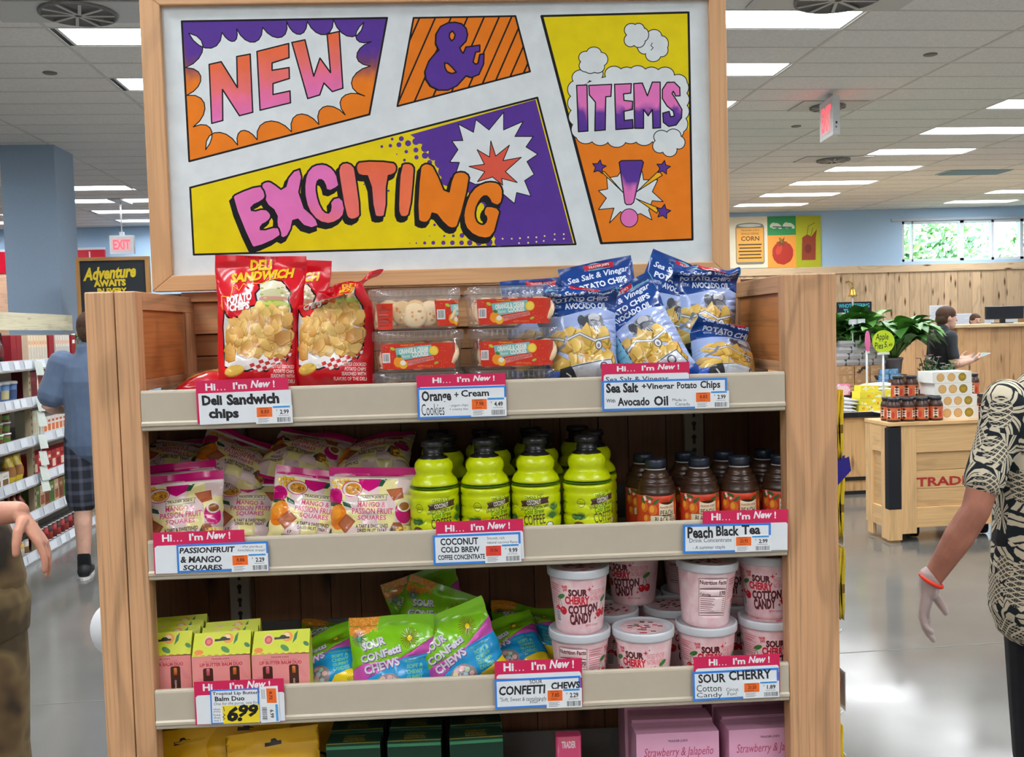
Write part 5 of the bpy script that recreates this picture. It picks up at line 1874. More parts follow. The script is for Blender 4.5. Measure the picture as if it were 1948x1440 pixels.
def deli_art():
    k = 0.000256
    T = lambda x, y: ((x - 605)*k, (y - 75)*k)
    rnd = random.Random(12)
    A = Art([(255, 75), (955, 75), (955, 1321), (255, 1321)], red, T)
    blk = C(24, 16, 14)
    reg = [(325, 520), (352, 560), (392, 592), (440, 572), (480, 592), (500, 545), (560, 490), (640, 470), (600, 440), (585, 385), (618, 340), (598, 305), (700, 272), (780, 280), (860, 370), (852, 430), (882, 500), (888, 620),
           (884, 830), (850, 905), (800, 915), (700, 985), (600, 965), (540, 985), (430, 980), (350, 950), (330, 830), (318, 640)]
    A.oline(reg, 14, C(206, 204, 200), blk)
    A.ell(715, 330, 100, 56, C(226, 218, 190), jag=0.06, rnd=rnd)
    A.ell(740, 385, 120, 44, C(196, 190, 150), jag=0.06, rnd=rnd)
    A.ell(735, 425, 118, 22, C(190, 140, 118), jag=0.15, rnd=rnd)
    A.ell(745, 470, 128, 36, C(150, 168, 66), jag=0.08, rnd=rnd)
    A.ell(745, 460, 110, 18, C(188, 200, 100))
    for k_ in range(12):
        A.ell(rnd.uniform(630, 840), rnd.uniform(300, 450), 14, 8, rnd.choice([C(240, 232, 210), C(150, 170, 80), C(205, 170, 140)]), 8)
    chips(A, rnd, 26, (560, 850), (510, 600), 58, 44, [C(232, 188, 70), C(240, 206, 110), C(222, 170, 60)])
    A.poly([(340, 820), (540, 900), (780, 830), (890, 810), (884, 860), (800, 918), (640, 990), (540, 940), (440, 975), (345, 945)], C(232, 226, 222))
    for i in range(9):
        for j in range(4):
            if (i + j) % 2 == 0:
                x, y = 560 + i*36 + j*14, 935 - i*14 + j*24
                A.poly([(x, y), (x + 34, y - 14), (x + 48, y + 10), (x + 14, y + 24)], C(186, 40, 40))
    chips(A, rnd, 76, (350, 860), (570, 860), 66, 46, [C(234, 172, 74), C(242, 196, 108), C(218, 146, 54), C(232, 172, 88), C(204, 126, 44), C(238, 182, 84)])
    A.ell(430, 985, 92, 42, C(190, 130, 40), 14, -0.2)
    A.ell(430, 978, 88, 38, C(228, 190, 90), 14, -0.2)
    A.poly([(300, 1130), (930, 1130), (930, 1140), (300, 1140)], mulc(red, 0.9))
    ye = C(246, 190, 28)
    def arc(x, y):
        return (x, y - (x - 375)*0.11 + 28)
    for dx, dy, c in ((5, 6, C(90, 20, 14)), (0, 0, ye)):
        A.text('DELI', (522 + dx, 104 + dy, 690 + dx, 190 + dy), c, bold=0.05, shear=0.12, rot=-0.06)
        A.text('SANDWICH', (378 + dx, 192 + dy, 866 + dx, 272 + dy), c, bold=0.05, shear=0.12, warp=arc)
    A.text("TRADER JOE'S", (480, 82, 735, 100), C(60, 16, 16), bold=0.02)
    A.line([(540, 300), (620, 300), (700, 262), (810, 238)], 5, ye)
    for dx, c in ((5, C(110, 14, 20)), (0, C(244, 240, 236))):
        A.text('POTATO', (345 + dx, 388 + dx, 560 + dx, 462 + dx), c, bold=0.05, shear=0.15, rot=-0.2)
        A.text('CHIPS', (375 + dx, 458 + dx, 548 + dx, 520 + dx), c, bold=0.05, shear=0.15, rot=-0.12)
    A.line([(310, 505), (300, 400), (380, 415), (400, 320), (450, 360), (480, 300), (540, 340), (570, 320)], 4, ye)
    wt = C(240, 225, 220)
    for t, x0, y0 in (('KETTLE COOKED', 740, 932), ('POTATO CHIPS', 757, 968), ('SEASONED WITH', 732, 1004), ('FLAVORS OF THE DELI', 660, 1042)):
        A.text(t, (x0, y0, 912, y0 + 28), wt, bold=0.02, shear=0.2)
    A.text('NET WT. 7 OZ (198g)', (480, 1180, 760, 1210), ye, bold=0.02)
    return A
DELI = deli_art().cut(0.0055)
DW, DH = 0.1795, 0.319
def twist(x, y, z):
    """the crushed, twisted top of the second bag"""
    t = (z - 0.205)/0.114
    if t <= 0:
        return (x, y, z)
    a = smooth(0, 0.4, t)
    n = noise.noise(Vector((x*30, z*22, 4.0)))
    pin = 1 - 0.62*a + 0.35*smooth(0.45, 1.0, t)
    xx = x*pin + 0.034*a
    zz = 0.205 + (z - 0.205)*(1 - 0.48*smooth(0, 0.5, t)) + 0.22*x*a + 0.008*n*a
    yy = y - 0.03*math.sin(min(1.0, t*1.3)*PI) + 0.02*math.sin(x*70)*a + 0.012*n*a
    return (xx, yy, zz)
def bag_thing(name, mesh, label, cat, loc, rot, group):
    e = Euler((-rot[0], rot[1], rot[2]))
    em = e.to_matrix()
    inv = em.transposed()
    loc = Vector(loc)
    tray = max([z for z in TRAY if z <= loc.z + 0.03] + [0.0]) + 0.0006
    xa, xb = (-0.588, 0.588) if tray > 1.38 else (-0.684, 0.694)
    # where it rests on the shelf the soft bag flattens
    for i, v in enumerate(mesh.v):
        p = loc + em @ Vector(v)
        if p.z < tray or p.y > BKY - 0.028 or p.x < xa or p.x > xb:
            p.x = min(max(p.x, xa), xb)
            p.z = max(p.z, tray)
            p.y = min(p.y, BKY - 0.028)
            mesh.v[i] = tuple(inv @ (p - loc))
    o = mesh.build(name)
    o.location = loc
    o.rotation_euler = e
    return tag(o, label, cat, group)
G = 'deli sandwich chip bags'
bag_thing('chip_bag', bag_mesh(DELI, DW, DH, 0.047, red, 1, wr=0.0045, pinch=0.1), 'tall red deli sandwich potato chip bag at the front of the top shelf', 'chip bag', foot(489, 700, 1.945, 1.392), eul(5, 2.2, 2), G)
bag_thing('chip_bag', bag_mesh(DELI, DW, DH, 0.048, red, 2, wr=0.006, pinch=0.1, deform=twist), 'red deli chip bag with its top crushed and twisted, beside the cookie tubs', 'chip bag', foot(633, 700, 1.95, 1.392), eul(4, 1.0, -8), G)
bag_thing('chip_bag', bag_mesh(DELI, DW, DH, 0.034, red, 3, wr=0.004), 'red deli chip bag standing behind and between the two front ones', 'chip bag', foot(540, 700, 2.09, 1.392), eul(3, 3, -6), G)
bag_thing('chip_bag', bag_mesh(DELI, DW, DH, 0.04, red, 4, wr=0.005), 'red deli chip bag lying flat by the wooden side, behind the tall one', 'chip bag', (-0.50, 1.925, 1.428), eul(86, 0, 8), G)

# ------------------------------------------------------------------ orange and cream cookie tubs
def cookie_label():
    T = lambda x, y: ((x - 1000)*0.000208, (y - 255)*0.000208)
    A = Art([(990, 250), (1680, 250), (1668, 487), (1010, 487)], C(206, 50, 28), T)
    rnd = random.Random(7)
    for i in range(90):
        A.ell(rnd.uniform(1005, 1665), rnd.uniform(260, 480), 2.6, 2.6, C(240, 180, 150), 6)
    A.rect(1010, 334, 1084, 425, C(232, 230, 228))
    x = 1018
    while x < 1076:
        b = rnd.choice((3, 5, 7)); A.rect(x, 342, x + b, 412, C(40, 40, 44)); x += b + rnd.choice((4, 5))
    A.text("TRADER JOE'S", (1178, 258, 1305, 276), C(232, 170, 50), bold=0.03)
    A.poly([(1132, 292), (1458, 266), (1462, 365), (1180, 405), (1148, 400)], C(126, 190, 186))
    wt = C(246, 244, 236)
    A.text('ORANGE & CREAM', (1165, 290, 1428, 338), wt, bold=0.04, rot=-0.09)
    A.text('Flavored', (1190, 352, 1262, 382), wt, shear=0.3, rot=-0.08)
    A.text('COOKIES', (1280, 325, 1428, 375), wt, bold=0.04, rot=-0.08)
    A.poly([(1230, 412), (1472, 372), (1482, 405), (1245, 458)], C(226, 130, 122))
    A.text('WITH YOGURT CHIPS AND ORANGE & CREAM', (1240, 398, 1470, 418), C(110, 30, 26), rot=-0.16)
    A.text('FLAVORED CANDIED BITS', (1280, 418, 1410, 436), C(110, 30, 26), rot=-0.16)
    A.ell(1480, 322, 42, 44, C(240, 200, 50)); A.ell(1480, 322, 30, 34, C(248, 216, 90))
    A.ell(1160, 420, 45, 50, C(240, 150, 32)); A.ell(1200, 446, 38, 38, C(238, 178, 44)); A.ell(1198, 428, 26, 24, C(240, 236, 226))
    A.ell(1165, 366, 22, 14, C(70, 120, 60), 10, 0.4)
    A.ell(1108, 295, 24, 14, C(180, 196, 60), 10, 0.5); A.ell(1498, 436, 22, 12, C(160, 180, 60), 10, -0.4)
    A.text('NET WT. 9 OZ (255 g)', (1328, 456, 1468, 474), C(226, 150, 70), bold=0.02)
    return A
CKL = cookie_label().cut(0.02)

def rrect_ring(w, d, r, z, n=4):
    p = []
    for cx, cy_, a0 in ((w/2 - r, d/2 - r, 0), (-w/2 + r, d/2 - r, 90), (-w/2 + r, -d/2 + r, 180), (w/2 - r, -d/2 + r, 270)):
        for k in range(n + 1):
            a = math.radians(a0 + 90*k/n)
            p.append((cx + r*math.cos(a), cy_ + r*math.sin(a), z))
    return p
TW, TD, TH = 0.172, 0.118, 0.0815
def cookie_tub():
    t = thing('cookie_tub', '', 'cookie tub', group='cookie tubs')
    a = MB()
    rr = [rrect_ring(TW - 0.016, TD - 0.016, 0.022, 0.001), rrect_ring(TW - 0.012, TD - 0.012, 0.024, 0.005), rrect_ring(TW - 0.002, TD - 0.002, 0.026, 0.062), rrect_ring(TW + 0.004, TD + 0.004, 0.028, 0.064)]
    a.loft(rr, (1, 1, 1), 'clear')
    a.build('tub', t)
    a = MB()
    rr = [rrect_ring(TW + 0.005, TD + 0.005, 0.028, 0.060), rrect_ring(TW + 0.008, TD + 0.008, 0.029, 0.063), rrect_ring(TW + 0.006, TD + 0.006, 0.028, 0.0785), rrect_ring(TW, TD, 0.026, TH - 0.001), rrect_ring(TW - 0.014, TD - 0.014, 0.022, TH - 0.001), rrect_ring(TW - 0.017, TD - 0.017, 0.022, TH - 0.004)]
    a.loft(rr, (1, 1, 1), 'clear')
    for k in range(14):
        x = -TW/2 + 0.02 + k*(TW - 0.04)/13
        a.box(x - 0.0015, -TD/2 - 0.0045, 0.066, x + 0.0015, -TD/2 - 0.0035, 0.077, (1, 1, 1), 'clear')
    a.build('lid', t)
    rnd = random.Random(3)
    a = MB()
    ck = [C(236, 204, 156), C(226, 190, 138), C(240, 212, 170)]
    for k in range(15):
        r = rnd.uniform(0.023, 0.027)
        c0 = rnd.choice(ck)
        n0 = len(a.v)
        a.lathe([(0.0005, 0), (r*0.9, 0.0005), (r, 0.003), (r*0.86, 0.0075), (r*0.4, 0.0105), (0.0005, 0.0108)], c0, 'matte', 16, False)
        for q in range(7):
            an = rnd.uniform(0, 6.3); d = r*rnd.uniform(0.1, 0.7)
            a.box(d*math.cos(an) - 0.002, d*math.sin(an) - 0.002, 0.008, d*math.cos(an) + 0.002, d*math.sin(an) + 0.002, 0.0118 - d*0.1, rnd.choice([C(240, 220, 190), C(222, 140, 60), C(190, 140, 84)]), 'matte')
        x = -0.056 + (k % 5)*0.028 + rnd.uniform(-0.004, 0.004)
        yy = (-0.034, -0.006, 0.024)[k // 5] + rnd.uniform(-0.004, 0.004)
        M = Matrix.Translation((x, yy, 0.026 + rnd.uniform(0, 0.012))) @ Euler((rnd.uniform(0.9, 1.5), rnd.uniform(-0.4, 0.4), rnd.uniform(-0.6, 0.6))).to_matrix().to_4x4()
        a.xf(M, n0)
    for k in range(6):
        n0 = len(a.v)
        r = 0.022
        a.lathe([(0.0005, 0), (r, 0.001), (r, 0.004), (r*0.5, 0.009), (0.0005, 0.01)], rnd.choice(ck), 'matte', 16, False)
        a.xf(Matrix.Translation((-0.055 + (k % 3)*0.05, -0.02 + (k // 3)*0.04, 0.006 + 0.004*k % 0.01)), n0)
    a.build('cookies', t)
    a = MB()
    def wrap(u, v):
        x = (u - 0.0695)*1.03
        z = 0.0545 - v
        y = -(TD - 0.012 + (0.010)*(z/0.062))/2 - 0.0006
        lim = TW/2 - 0.030
        if abs(x) > lim:
            e = min(1.5, (abs(x) - lim)/0.025)
            s_ = 1 if x > 0 else -1
            return (s_*(lim + 0.025*math.sin(e)), y + 0.025*(1 - math.cos(e)), z)
        return (x, y, z)
    lay(a, CKL, wrap, 'card', True)
    a.build('wrap_label', t)
    return t
ct0 = cookie_tub()
first = True
TZ = 1.3902
rows = []
for stack, px, Y, rz in (('front stack nearest the red chip bags', 795, 1.945, 1.5), ('front stack beside the blue chip bags', 978, 1.945, -1.0), ('back stack behind the chip bag side', 800, 2.09, 0.0), ('back stack behind the blue bag side', 965, 2.09, 2.0)):
    for lv, nm in enumerate(('bottom', 'middle', 'top')):
        p = foot(px, 700, Y, TZ + lv*TH)
        p.x += (0.0, 0.004, -0.002)[lv] if 'red' in stack else (-0.002, 0.005, 0.0)[lv]
        r_ = math.radians(rz + (2, -2, 1)[lv])
        lab = '%s clear cookie tub of the %s' % (nm, stack)
        if 'red' in stack and lv == 2:
            lab = 'top clear cookie tub with its label turned aside, showing the cookies'
        if first:
            ct0.location = p; ct0.rotation_euler.z = r_; ct0['label'] = lab; first = False
            o = ct0
        else:
            o = dup(ct0, lab, p, r_)
        rows.append((o, 'red' in stack and lv == 2))
# the top tub whose label has slid round to its end
for o, slid in rows:
    if slid:
        for ch in o.children:
            if ch.name.startswith('wrap_label'):
                a = MB()
                def wrap2(u, v):
                    x = (u - 0.0695)*1.03 + 0.112
                    z = 0.0545 - v
                    y = -(TD - 0.012 + 0.010*(z/0.062))/2 - 0.0006
                    lim = TW/2 - 0.026
                    if x > lim:
                        if x - lim < 0.03927:
                            e = (x - lim)/0.025
                            return (lim + 0.025*math.sin(e), y + 0.025*(1 - math.cos(e)), z)
                        return (lim + 0.025, y + 0.025 + (x - lim - 0.03927), z)
                    return (x, y, z)
                lay(a, CKL, wrap2, 'card', True)
                ch.data = a.mesh('wrap_label')
                a = MB()
                A = Art([(0, 0), (0.032, 0), (0.030, 0.05), (0.002, 0.05)], C(208, 48, 20))
                for q in range(6):
                    A.rect(0.004, 0.012 + q*0.006, 0.027 - 0.004*(q % 2), 0.0135 + q*0.006, C(150, 30, 14))
                lay(a, A.cut(0.01), lambda u, v: (-TW/2 + 0.012 + u, -(TD - 0.012 + 0.010*((0.052 - v)/0.062))/2 - 0.0006 + 0.012*max(0, (0.016 - u)/0.016)**2, 0.052 - v), 'card', True)
                a.build('end_label', o)

# ------------------------------------------------------------------ sea salt and vinegar chips
def salt_art(side=False):
    A = Art([(0, 0), (150, 0), (150, 240), (0, 240)], C(160, 178, 224), lambda x, y: ((x - 75)*0.00107, y*0.00107))
    rnd = random.Random(5)
    navy = C(22, 62, 132)
    A.poly([(0, 0), (150, 0), (150, 74), (110, 66), (70, 76), (30, 84), (0, 80)], navy)
    A.poly([(50, 4), (112, 6), (110, 16), (52, 14)], C(196, 30, 50))
    A.text("TRADER JOE'S", (60, 7, 102, 13), C(236, 220, 220), bold=0.02)
    wt = C(226, 232, 244)
    A.text('Sea Salt & Vinegar', (12, 20, 140, 36), wt, bold=0.02, shear=0.25, rot=-0.03)
    A.text('POTATO CHIPS', (20, 40, 132, 53), wt, bold=0.035, rot=-0.03)
    A.text('WITH', (22, 60, 38, 67), wt, shear=0.2)
    A.text('AVOCADO OIL', (42, 57, 128, 70), wt, bold=0.035, rot=-0.02)
    for k in range(7):
        A.line([(0, 190 - k*12), (50 + k*9, 150 - k*9), (150, 170 - k*14)], 1.6, C(196, 206, 240))
    A.poly([(0, 150), (30, 160), (46, 190), (30, 216), (0, 200)], C(52, 92, 190))
    # gilded figurehead drawing among the chips
    g1, g2, g3, g4 = C(126, 130, 140), C(196, 198, 206), C(70, 74, 84), C(232, 234, 238)
    A.ell(92, 98, 26, 18, g1, 16, -0.3); A.ell(90, 95, 20, 12, g3, 14, -0.3); A.ell(98, 88, 12, 9, g2, 12)
    A.ell(72, 92, 8, 10, g3, 10); A.ell(104, 106, 22, 12, g3, 14, 0.5); A.ell(106, 104, 16, 8, g1, 12, 0.5)
    for k in range(8):
        A.line([(86 + k*4, 104), (90 + k*5, 122)], 1.2, g4)
    tones = [C(226, 178, 50), C(236, 196, 84), C(206, 150, 36), C(230, 186, 66)]
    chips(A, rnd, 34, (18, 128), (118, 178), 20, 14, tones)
    A.line([(10, 122), (36, 130), (66, 118), (96, 132), (128, 124)], 6, g1)
    A.line([(10, 122), (36, 130), (66, 118), (96, 132), (128, 124)], 2.5, g4)
    A.line([(16, 150), (34, 138), (40, 122)], 6, g1)
    A.ell(104, 140, 8, 9, g3, 14); A.ell(104, 140, 6, 7, g4, 14); A.ell(104, 141, 3, 4, g1, 10)
    A.poly([(44, 178), (130, 164), (140, 196), (60, 208)], C(206, 212, 222))
    A.line([(44, 180), (130, 166), (138, 194), (62, 206)], 2, g3, True)
    A.rect(58, 184, 96, 198, C(226, 230, 238)); A.ell(112, 180, 9, 9, g3, 12); A.ell(112, 180, 6, 6, g2, 12)
    A.poly([(24, 182), (44, 178), (62, 208), (56, 222), (26, 220)], C(52, 54, 60))
    A.line([(36, 190), (46, 196), (38, 204)], 2, g4)
    A.poly([(0, 222), (40, 214), (90, 206), (150, 200), (150, 240), (0, 240)], C(18, 66, 150))
    A.text('NET WT. 7 OZ (198g)', (36, 224, 116, 232), wt, bold=0.03)
    if side:
        A.poly([(0, 86), (34, 70), (44, 240), (0, 240)], C(132, 198, 222))
        for k in range(13):
            A.rect(33.5 + k*0.75, 72 + k*13, 36 + k*0.75, 80 + k*13, C(60, 70, 120))
        for k, t in enumerate(('crispy', 'kettle style', 'chips cooked', 'in avocado', 'oil, they are', 'tangy and salty', 'in each bite', 'look for our')):
            A.text(t, (4, 104 + k*13, 30, 111 + k*13), C(50, 80, 110), shear=0.3)
    return A
SALT2 = salt_art(True).cut(0.0055)
SALT = salt_art().cut(0.0055)
SW, SH = 0.1605, 0.2568
bb = C(120, 190, 218)
G = 'sea salt and vinegar chip bags'
def crush(x, y, z):
    t = (z - 0.19)/0.067
    if t <= 0:
        return (x, y, z)
    n = noise.noise(Vector((x*34, z*26, 9.0)))
    a = smooth(0, 0.6, t)
    return (x*(1 - 0.05*a) + 0.006*n, y - 0.045*a*math.sin(t*2.2) + 0.014*n*a, 0.19 + (z - 0.19)*(1 - 0.45*a) + 0.012*n*a)
def foldside(x, y, z):
    """left flank turned towards the viewer as a gusset"""
    return (x, y, z)
for i, (px, Y, rx, ry, rz, dz, dep, df, lab) in enumerate((
        (1108, 1.93, 10, 0, 3, 0.0, 0.05, crush, 'blue sea salt chip bag standing against the cookie tubs'),
        (1278, 1.935, 12, -27, -10, 0.0, 0.046, None, 'blue sea salt chip bag leaning over at the middle, behind its wide sign'),
        (1378, 1.92, 40, 17, 6, -0.01, 0.05, crush, 'blue sea salt chip bag leaning to the wooden side at the front'),
        (1180, 2.04, 6, -10, 4, 0.035, 0.04, None, 'blue sea salt chip bag behind the standing one, navy corner up'),
        (1215, 2.07, 6, 26, -6, 0.05, 0.04, None, 'blue sea salt chip bag at the back with a red name strip'),
        (1335, 2.06, 6, 3, 4, 0.04, 0.045, crush, 'blue sea salt chip bag with a crumpled top behind the leaning front one'),
        (1040, 2.05, 6, -3, 0, 0.0, 0.035, None, 'blue sea salt chip bag half hidden behind the cookie tubs'))):
    me = bag_mesh(SALT2 if i == 1 else SALT, SW, SH, dep, bb, 20 + i, wr=0.005, pinch=0.1, deform=df, low=0.3)
    me.xf(Matrix.Diagonal((1, 1, 0.8 if i == 2 else 1, 1)))
    p = foot(px, 690, Y, 1.40 + dz)
    bag_thing('chip_bag', me, lab, 'chip bag', p, eul(rx, ry, rz), G)

# ------------------------------------------------------------------ mango and passion fruit squares
def mango_art():
    T = lambda x, y: ((x - 1592)*0.000284, (y - 298)*0.000284)
    cream, pale = C(232, 208, 204), C(240, 228, 160)
    A = Art([(1290, 298), (1894, 298), (1894, 925), (1290, 925)], cream, T)
    rnd = random.Random(6)
    for i in range(5):
        for j in range(6):
            if (i + j) % 2:
                A.rect(1290 + i*121, 375 + j*108, 1290 + i*121 + 121, 375 + j*108 + 108, pale)
    mag = C(196, 12, 112)
    A.rect(1290, 298, 1894, 362, mag)
    A.line([(1290, 374), (1894, 374)], 6, C(238, 236, 230))
    A.poly([(1500, 380), (1660, 380), (1655, 420), (1610, 448), (1580, 462), (1545, 448), (1505, 420)], mag)
    A.poly([(1655, 385), (1698, 378), (1670, 428), (1640, 430)], C(40, 86, 60))
    ye = C(240, 202, 58)
    for k in range(22):
        x, y = rnd.uniform(1305, 1440), rnd.uniform(372, 430)
        A.rect(x, y, x + 26, y + 22, mulc(ye, rnd.uniform(0.8, 1.05)))
        A.rect(x + 20, y + 4, x + 26, y + 24, C(206, 120, 40))
    A.ell(1456, 446, 76, 54, mag); A.ell(1456, 446, 70, 48, C(236, 228, 216)); A.ell(1462, 448, 58, 40, C(210, 140, 50))
    for k in range(26):
        a, r = rnd.uniform(0, 6.3), rnd.uniform(0, 1)
        A.ell(1462 + 50*r*math.cos(a), 448 + 34*r*math.sin(a), 7, 4.5, rnd.choice([C(120, 74, 30), C(230, 176, 70)]), 7, a)
    bk = C(64, 52, 46)
    A.poly([(1498, 492), (1715, 482), (1705, 500), (1712, 518), (1505, 528), (1512, 510)], C(232, 222, 190))
    A.line([(1498, 492), (1715, 482), (1705, 500), (1712, 518), (1505, 528), (1512, 510)], 3, bk, True)
    A.text("TRADER JOE'S", (1518, 490, 1692, 512), bk, bold=0.02, rot=-0.03)
    A.poly([(1700, 450), (1812, 436), (1830, 505), (1762, 524)], C(168, 84, 52))
    A.poly([(1712, 456), (1800, 446), (1812, 486), (1750, 500)], C(184, 104, 68))
    pk = C(206, 66, 118)
    for t, b in (('MANGO &', (1505, 530, 1708, 566)), ('PASSION FRUIT', (1465, 574, 1762, 614)), ('SQUARES', (1508, 622, 1714, 660))):
        A.text(t, b, C(246, 214, 214), bold=0.05)
        A.text(t, b, pk, bold=0.015)
    A.text('A TART & SWEETENED', (1494, 682, 1732, 708), bk, bold=0.03, rot=-0.02)
    A.text('DRIED FRUIT TREAT', (1506, 712, 1722, 736), bk, bold=0.03, rot=-0.02)
    A.ell(1330, 505, 60, 62, mag); A.ell(1330, 555, 60, 14, C(40, 86, 60))
    A.poly([(1385, 520), (1450, 545), (1460, 575), (1400, 560)], C(40, 86, 60))
    og = C(238, 130, 30)
    A.ell(1355, 640, 68, 90, og, 18, 0.2); A.ell(1340, 610, 40, 50, C(246, 160, 50), 14, 0.3)
    A.poly([(1420, 612), (1492, 664), (1418, 752), (1350, 690)], C(168, 88, 56)); A.poly([(1420, 626), (1476, 664), (1416, 735), (1364, 690)], C(182, 106, 72))
    A.ell(1830, 610, 52, 74, mag, 16, -0.3); A.ell(1835, 560, 44, 40, C(236, 228, 216)); A.ell(1836, 562, 32, 28, C(150, 90, 40))
    A.ell(1790, 720, 50, 56, C(150, 84, 52), 6); A.poly([(1735, 740), (1760, 690), (1768, 750)], C(40, 86, 60))
    for k in range(8):
        x, y = rnd.uniform(1780, 1850), rnd.uniform(700, 760)
        A.rect(x, y, x + 22, y + 18, mulc(ye, rnd.uniform(0.8, 1.05)))
    A.text('17', (1440, 752, 1470, 772), bk, bold=0.03)
    A.text('INDIVIDUALLY', (1398, 780, 1510, 796), bk, bold=0.03)
    A.text('WRAPPED PIECES', (1398, 802, 1510, 818), bk, bold=0.03)
    A.text('NET WT 5.5 OZ (156g)', (1540, 850, 1720, 878), bk, bold=0.03)
    A.rect(1290, 898, 1894, 930, mag)
    return A
MANGO = mango_art().cut(0.0055)
MW, MH = 0.1715, 0.1781
mb_ = C(206, 180, 170)
G = 'mango passion fruit bags'
T2 = 1.106
for i, (px, Y, rx, ry, rz, z, dep, lab) in enumerate((
        (343, 1.925, 14, -3, 4, T2, 0.03, 'mango passion fruit bag upright at the front beside the wooden post'),
        (577, 1.93, 16, 10, 3, T2, 0.03, 'mango passion fruit bag at the front tilted sideways, second from the coffee bottles'),
        (702, 1.915, 6, 2, -3, T2, 0.031, 'mango passion fruit bag upright at the front right beside the coffee bottles'),
        (338, 1.975, 7, -4, -3, T2 + 0.014, 0.022, 'mango passion fruit bag just behind the upright one by the post'),
        (462, 1.975, 34, 4, 8, T2 + 0.0, 0.026, 'mango passion fruit bag set back low between the two front groups'),
        (425, 2.03, 48, 24, 10, T2 + 0.115, 0.03, 'mango passion fruit bag slumped backward with orange square showing, behind the low one'),
        (322, 2.045, 62, 6, 12, T2 + 0.135, 0.03, 'mango passion fruit bag lying back in shade above the bag by the post'),
        (548, 2.05, 62, 8, -14, T2 + 0.14, 0.03, 'mango passion fruit bag lying back in shade at the middle of the pile'),
        (705, 2.045, 64, -8, -6, T2 + 0.135, 0.03, 'mango passion fruit bag lying back in shade beside the coffee bottles'))):
    me = bag_mesh(MANGO, MW, MH, dep, mb_, 40 + i, wr=0.0055, pinch=0.06, low=0.3, top=0.1)
    bag_thing('fruit_snack_bag', me, lab, 'snack bag', foot(px, 950, Y, z), eul(rx, ry, rz), G)
for i, (x, z, rz) in enumerate(((-0.49, T2 + 0.03, 3), (-0.31, T2 + 0.03, -4), (-0.175, T2 + 0.03, 2), (-0.46, T2 + 0.085, -3), (-0.25, T2 + 0.085, 4))):
    me = bag_mesh(MANGO, MW, MH, 0.026, mb_, 55 + i, wr=0.004, pinch=0.06, low=0.1, top=0.1)
    bag_thing('fruit_snack_bag', me, 'mango passion fruit bag lying flat under the pile, %s' % ('bottom layer, %s from the post' % ORD[i] if i < 3 else 'upper layer, %s from the post' % ORD[i - 3]), 'snack bag', (x, 2.03, z), eul(90, 0, rz), G)

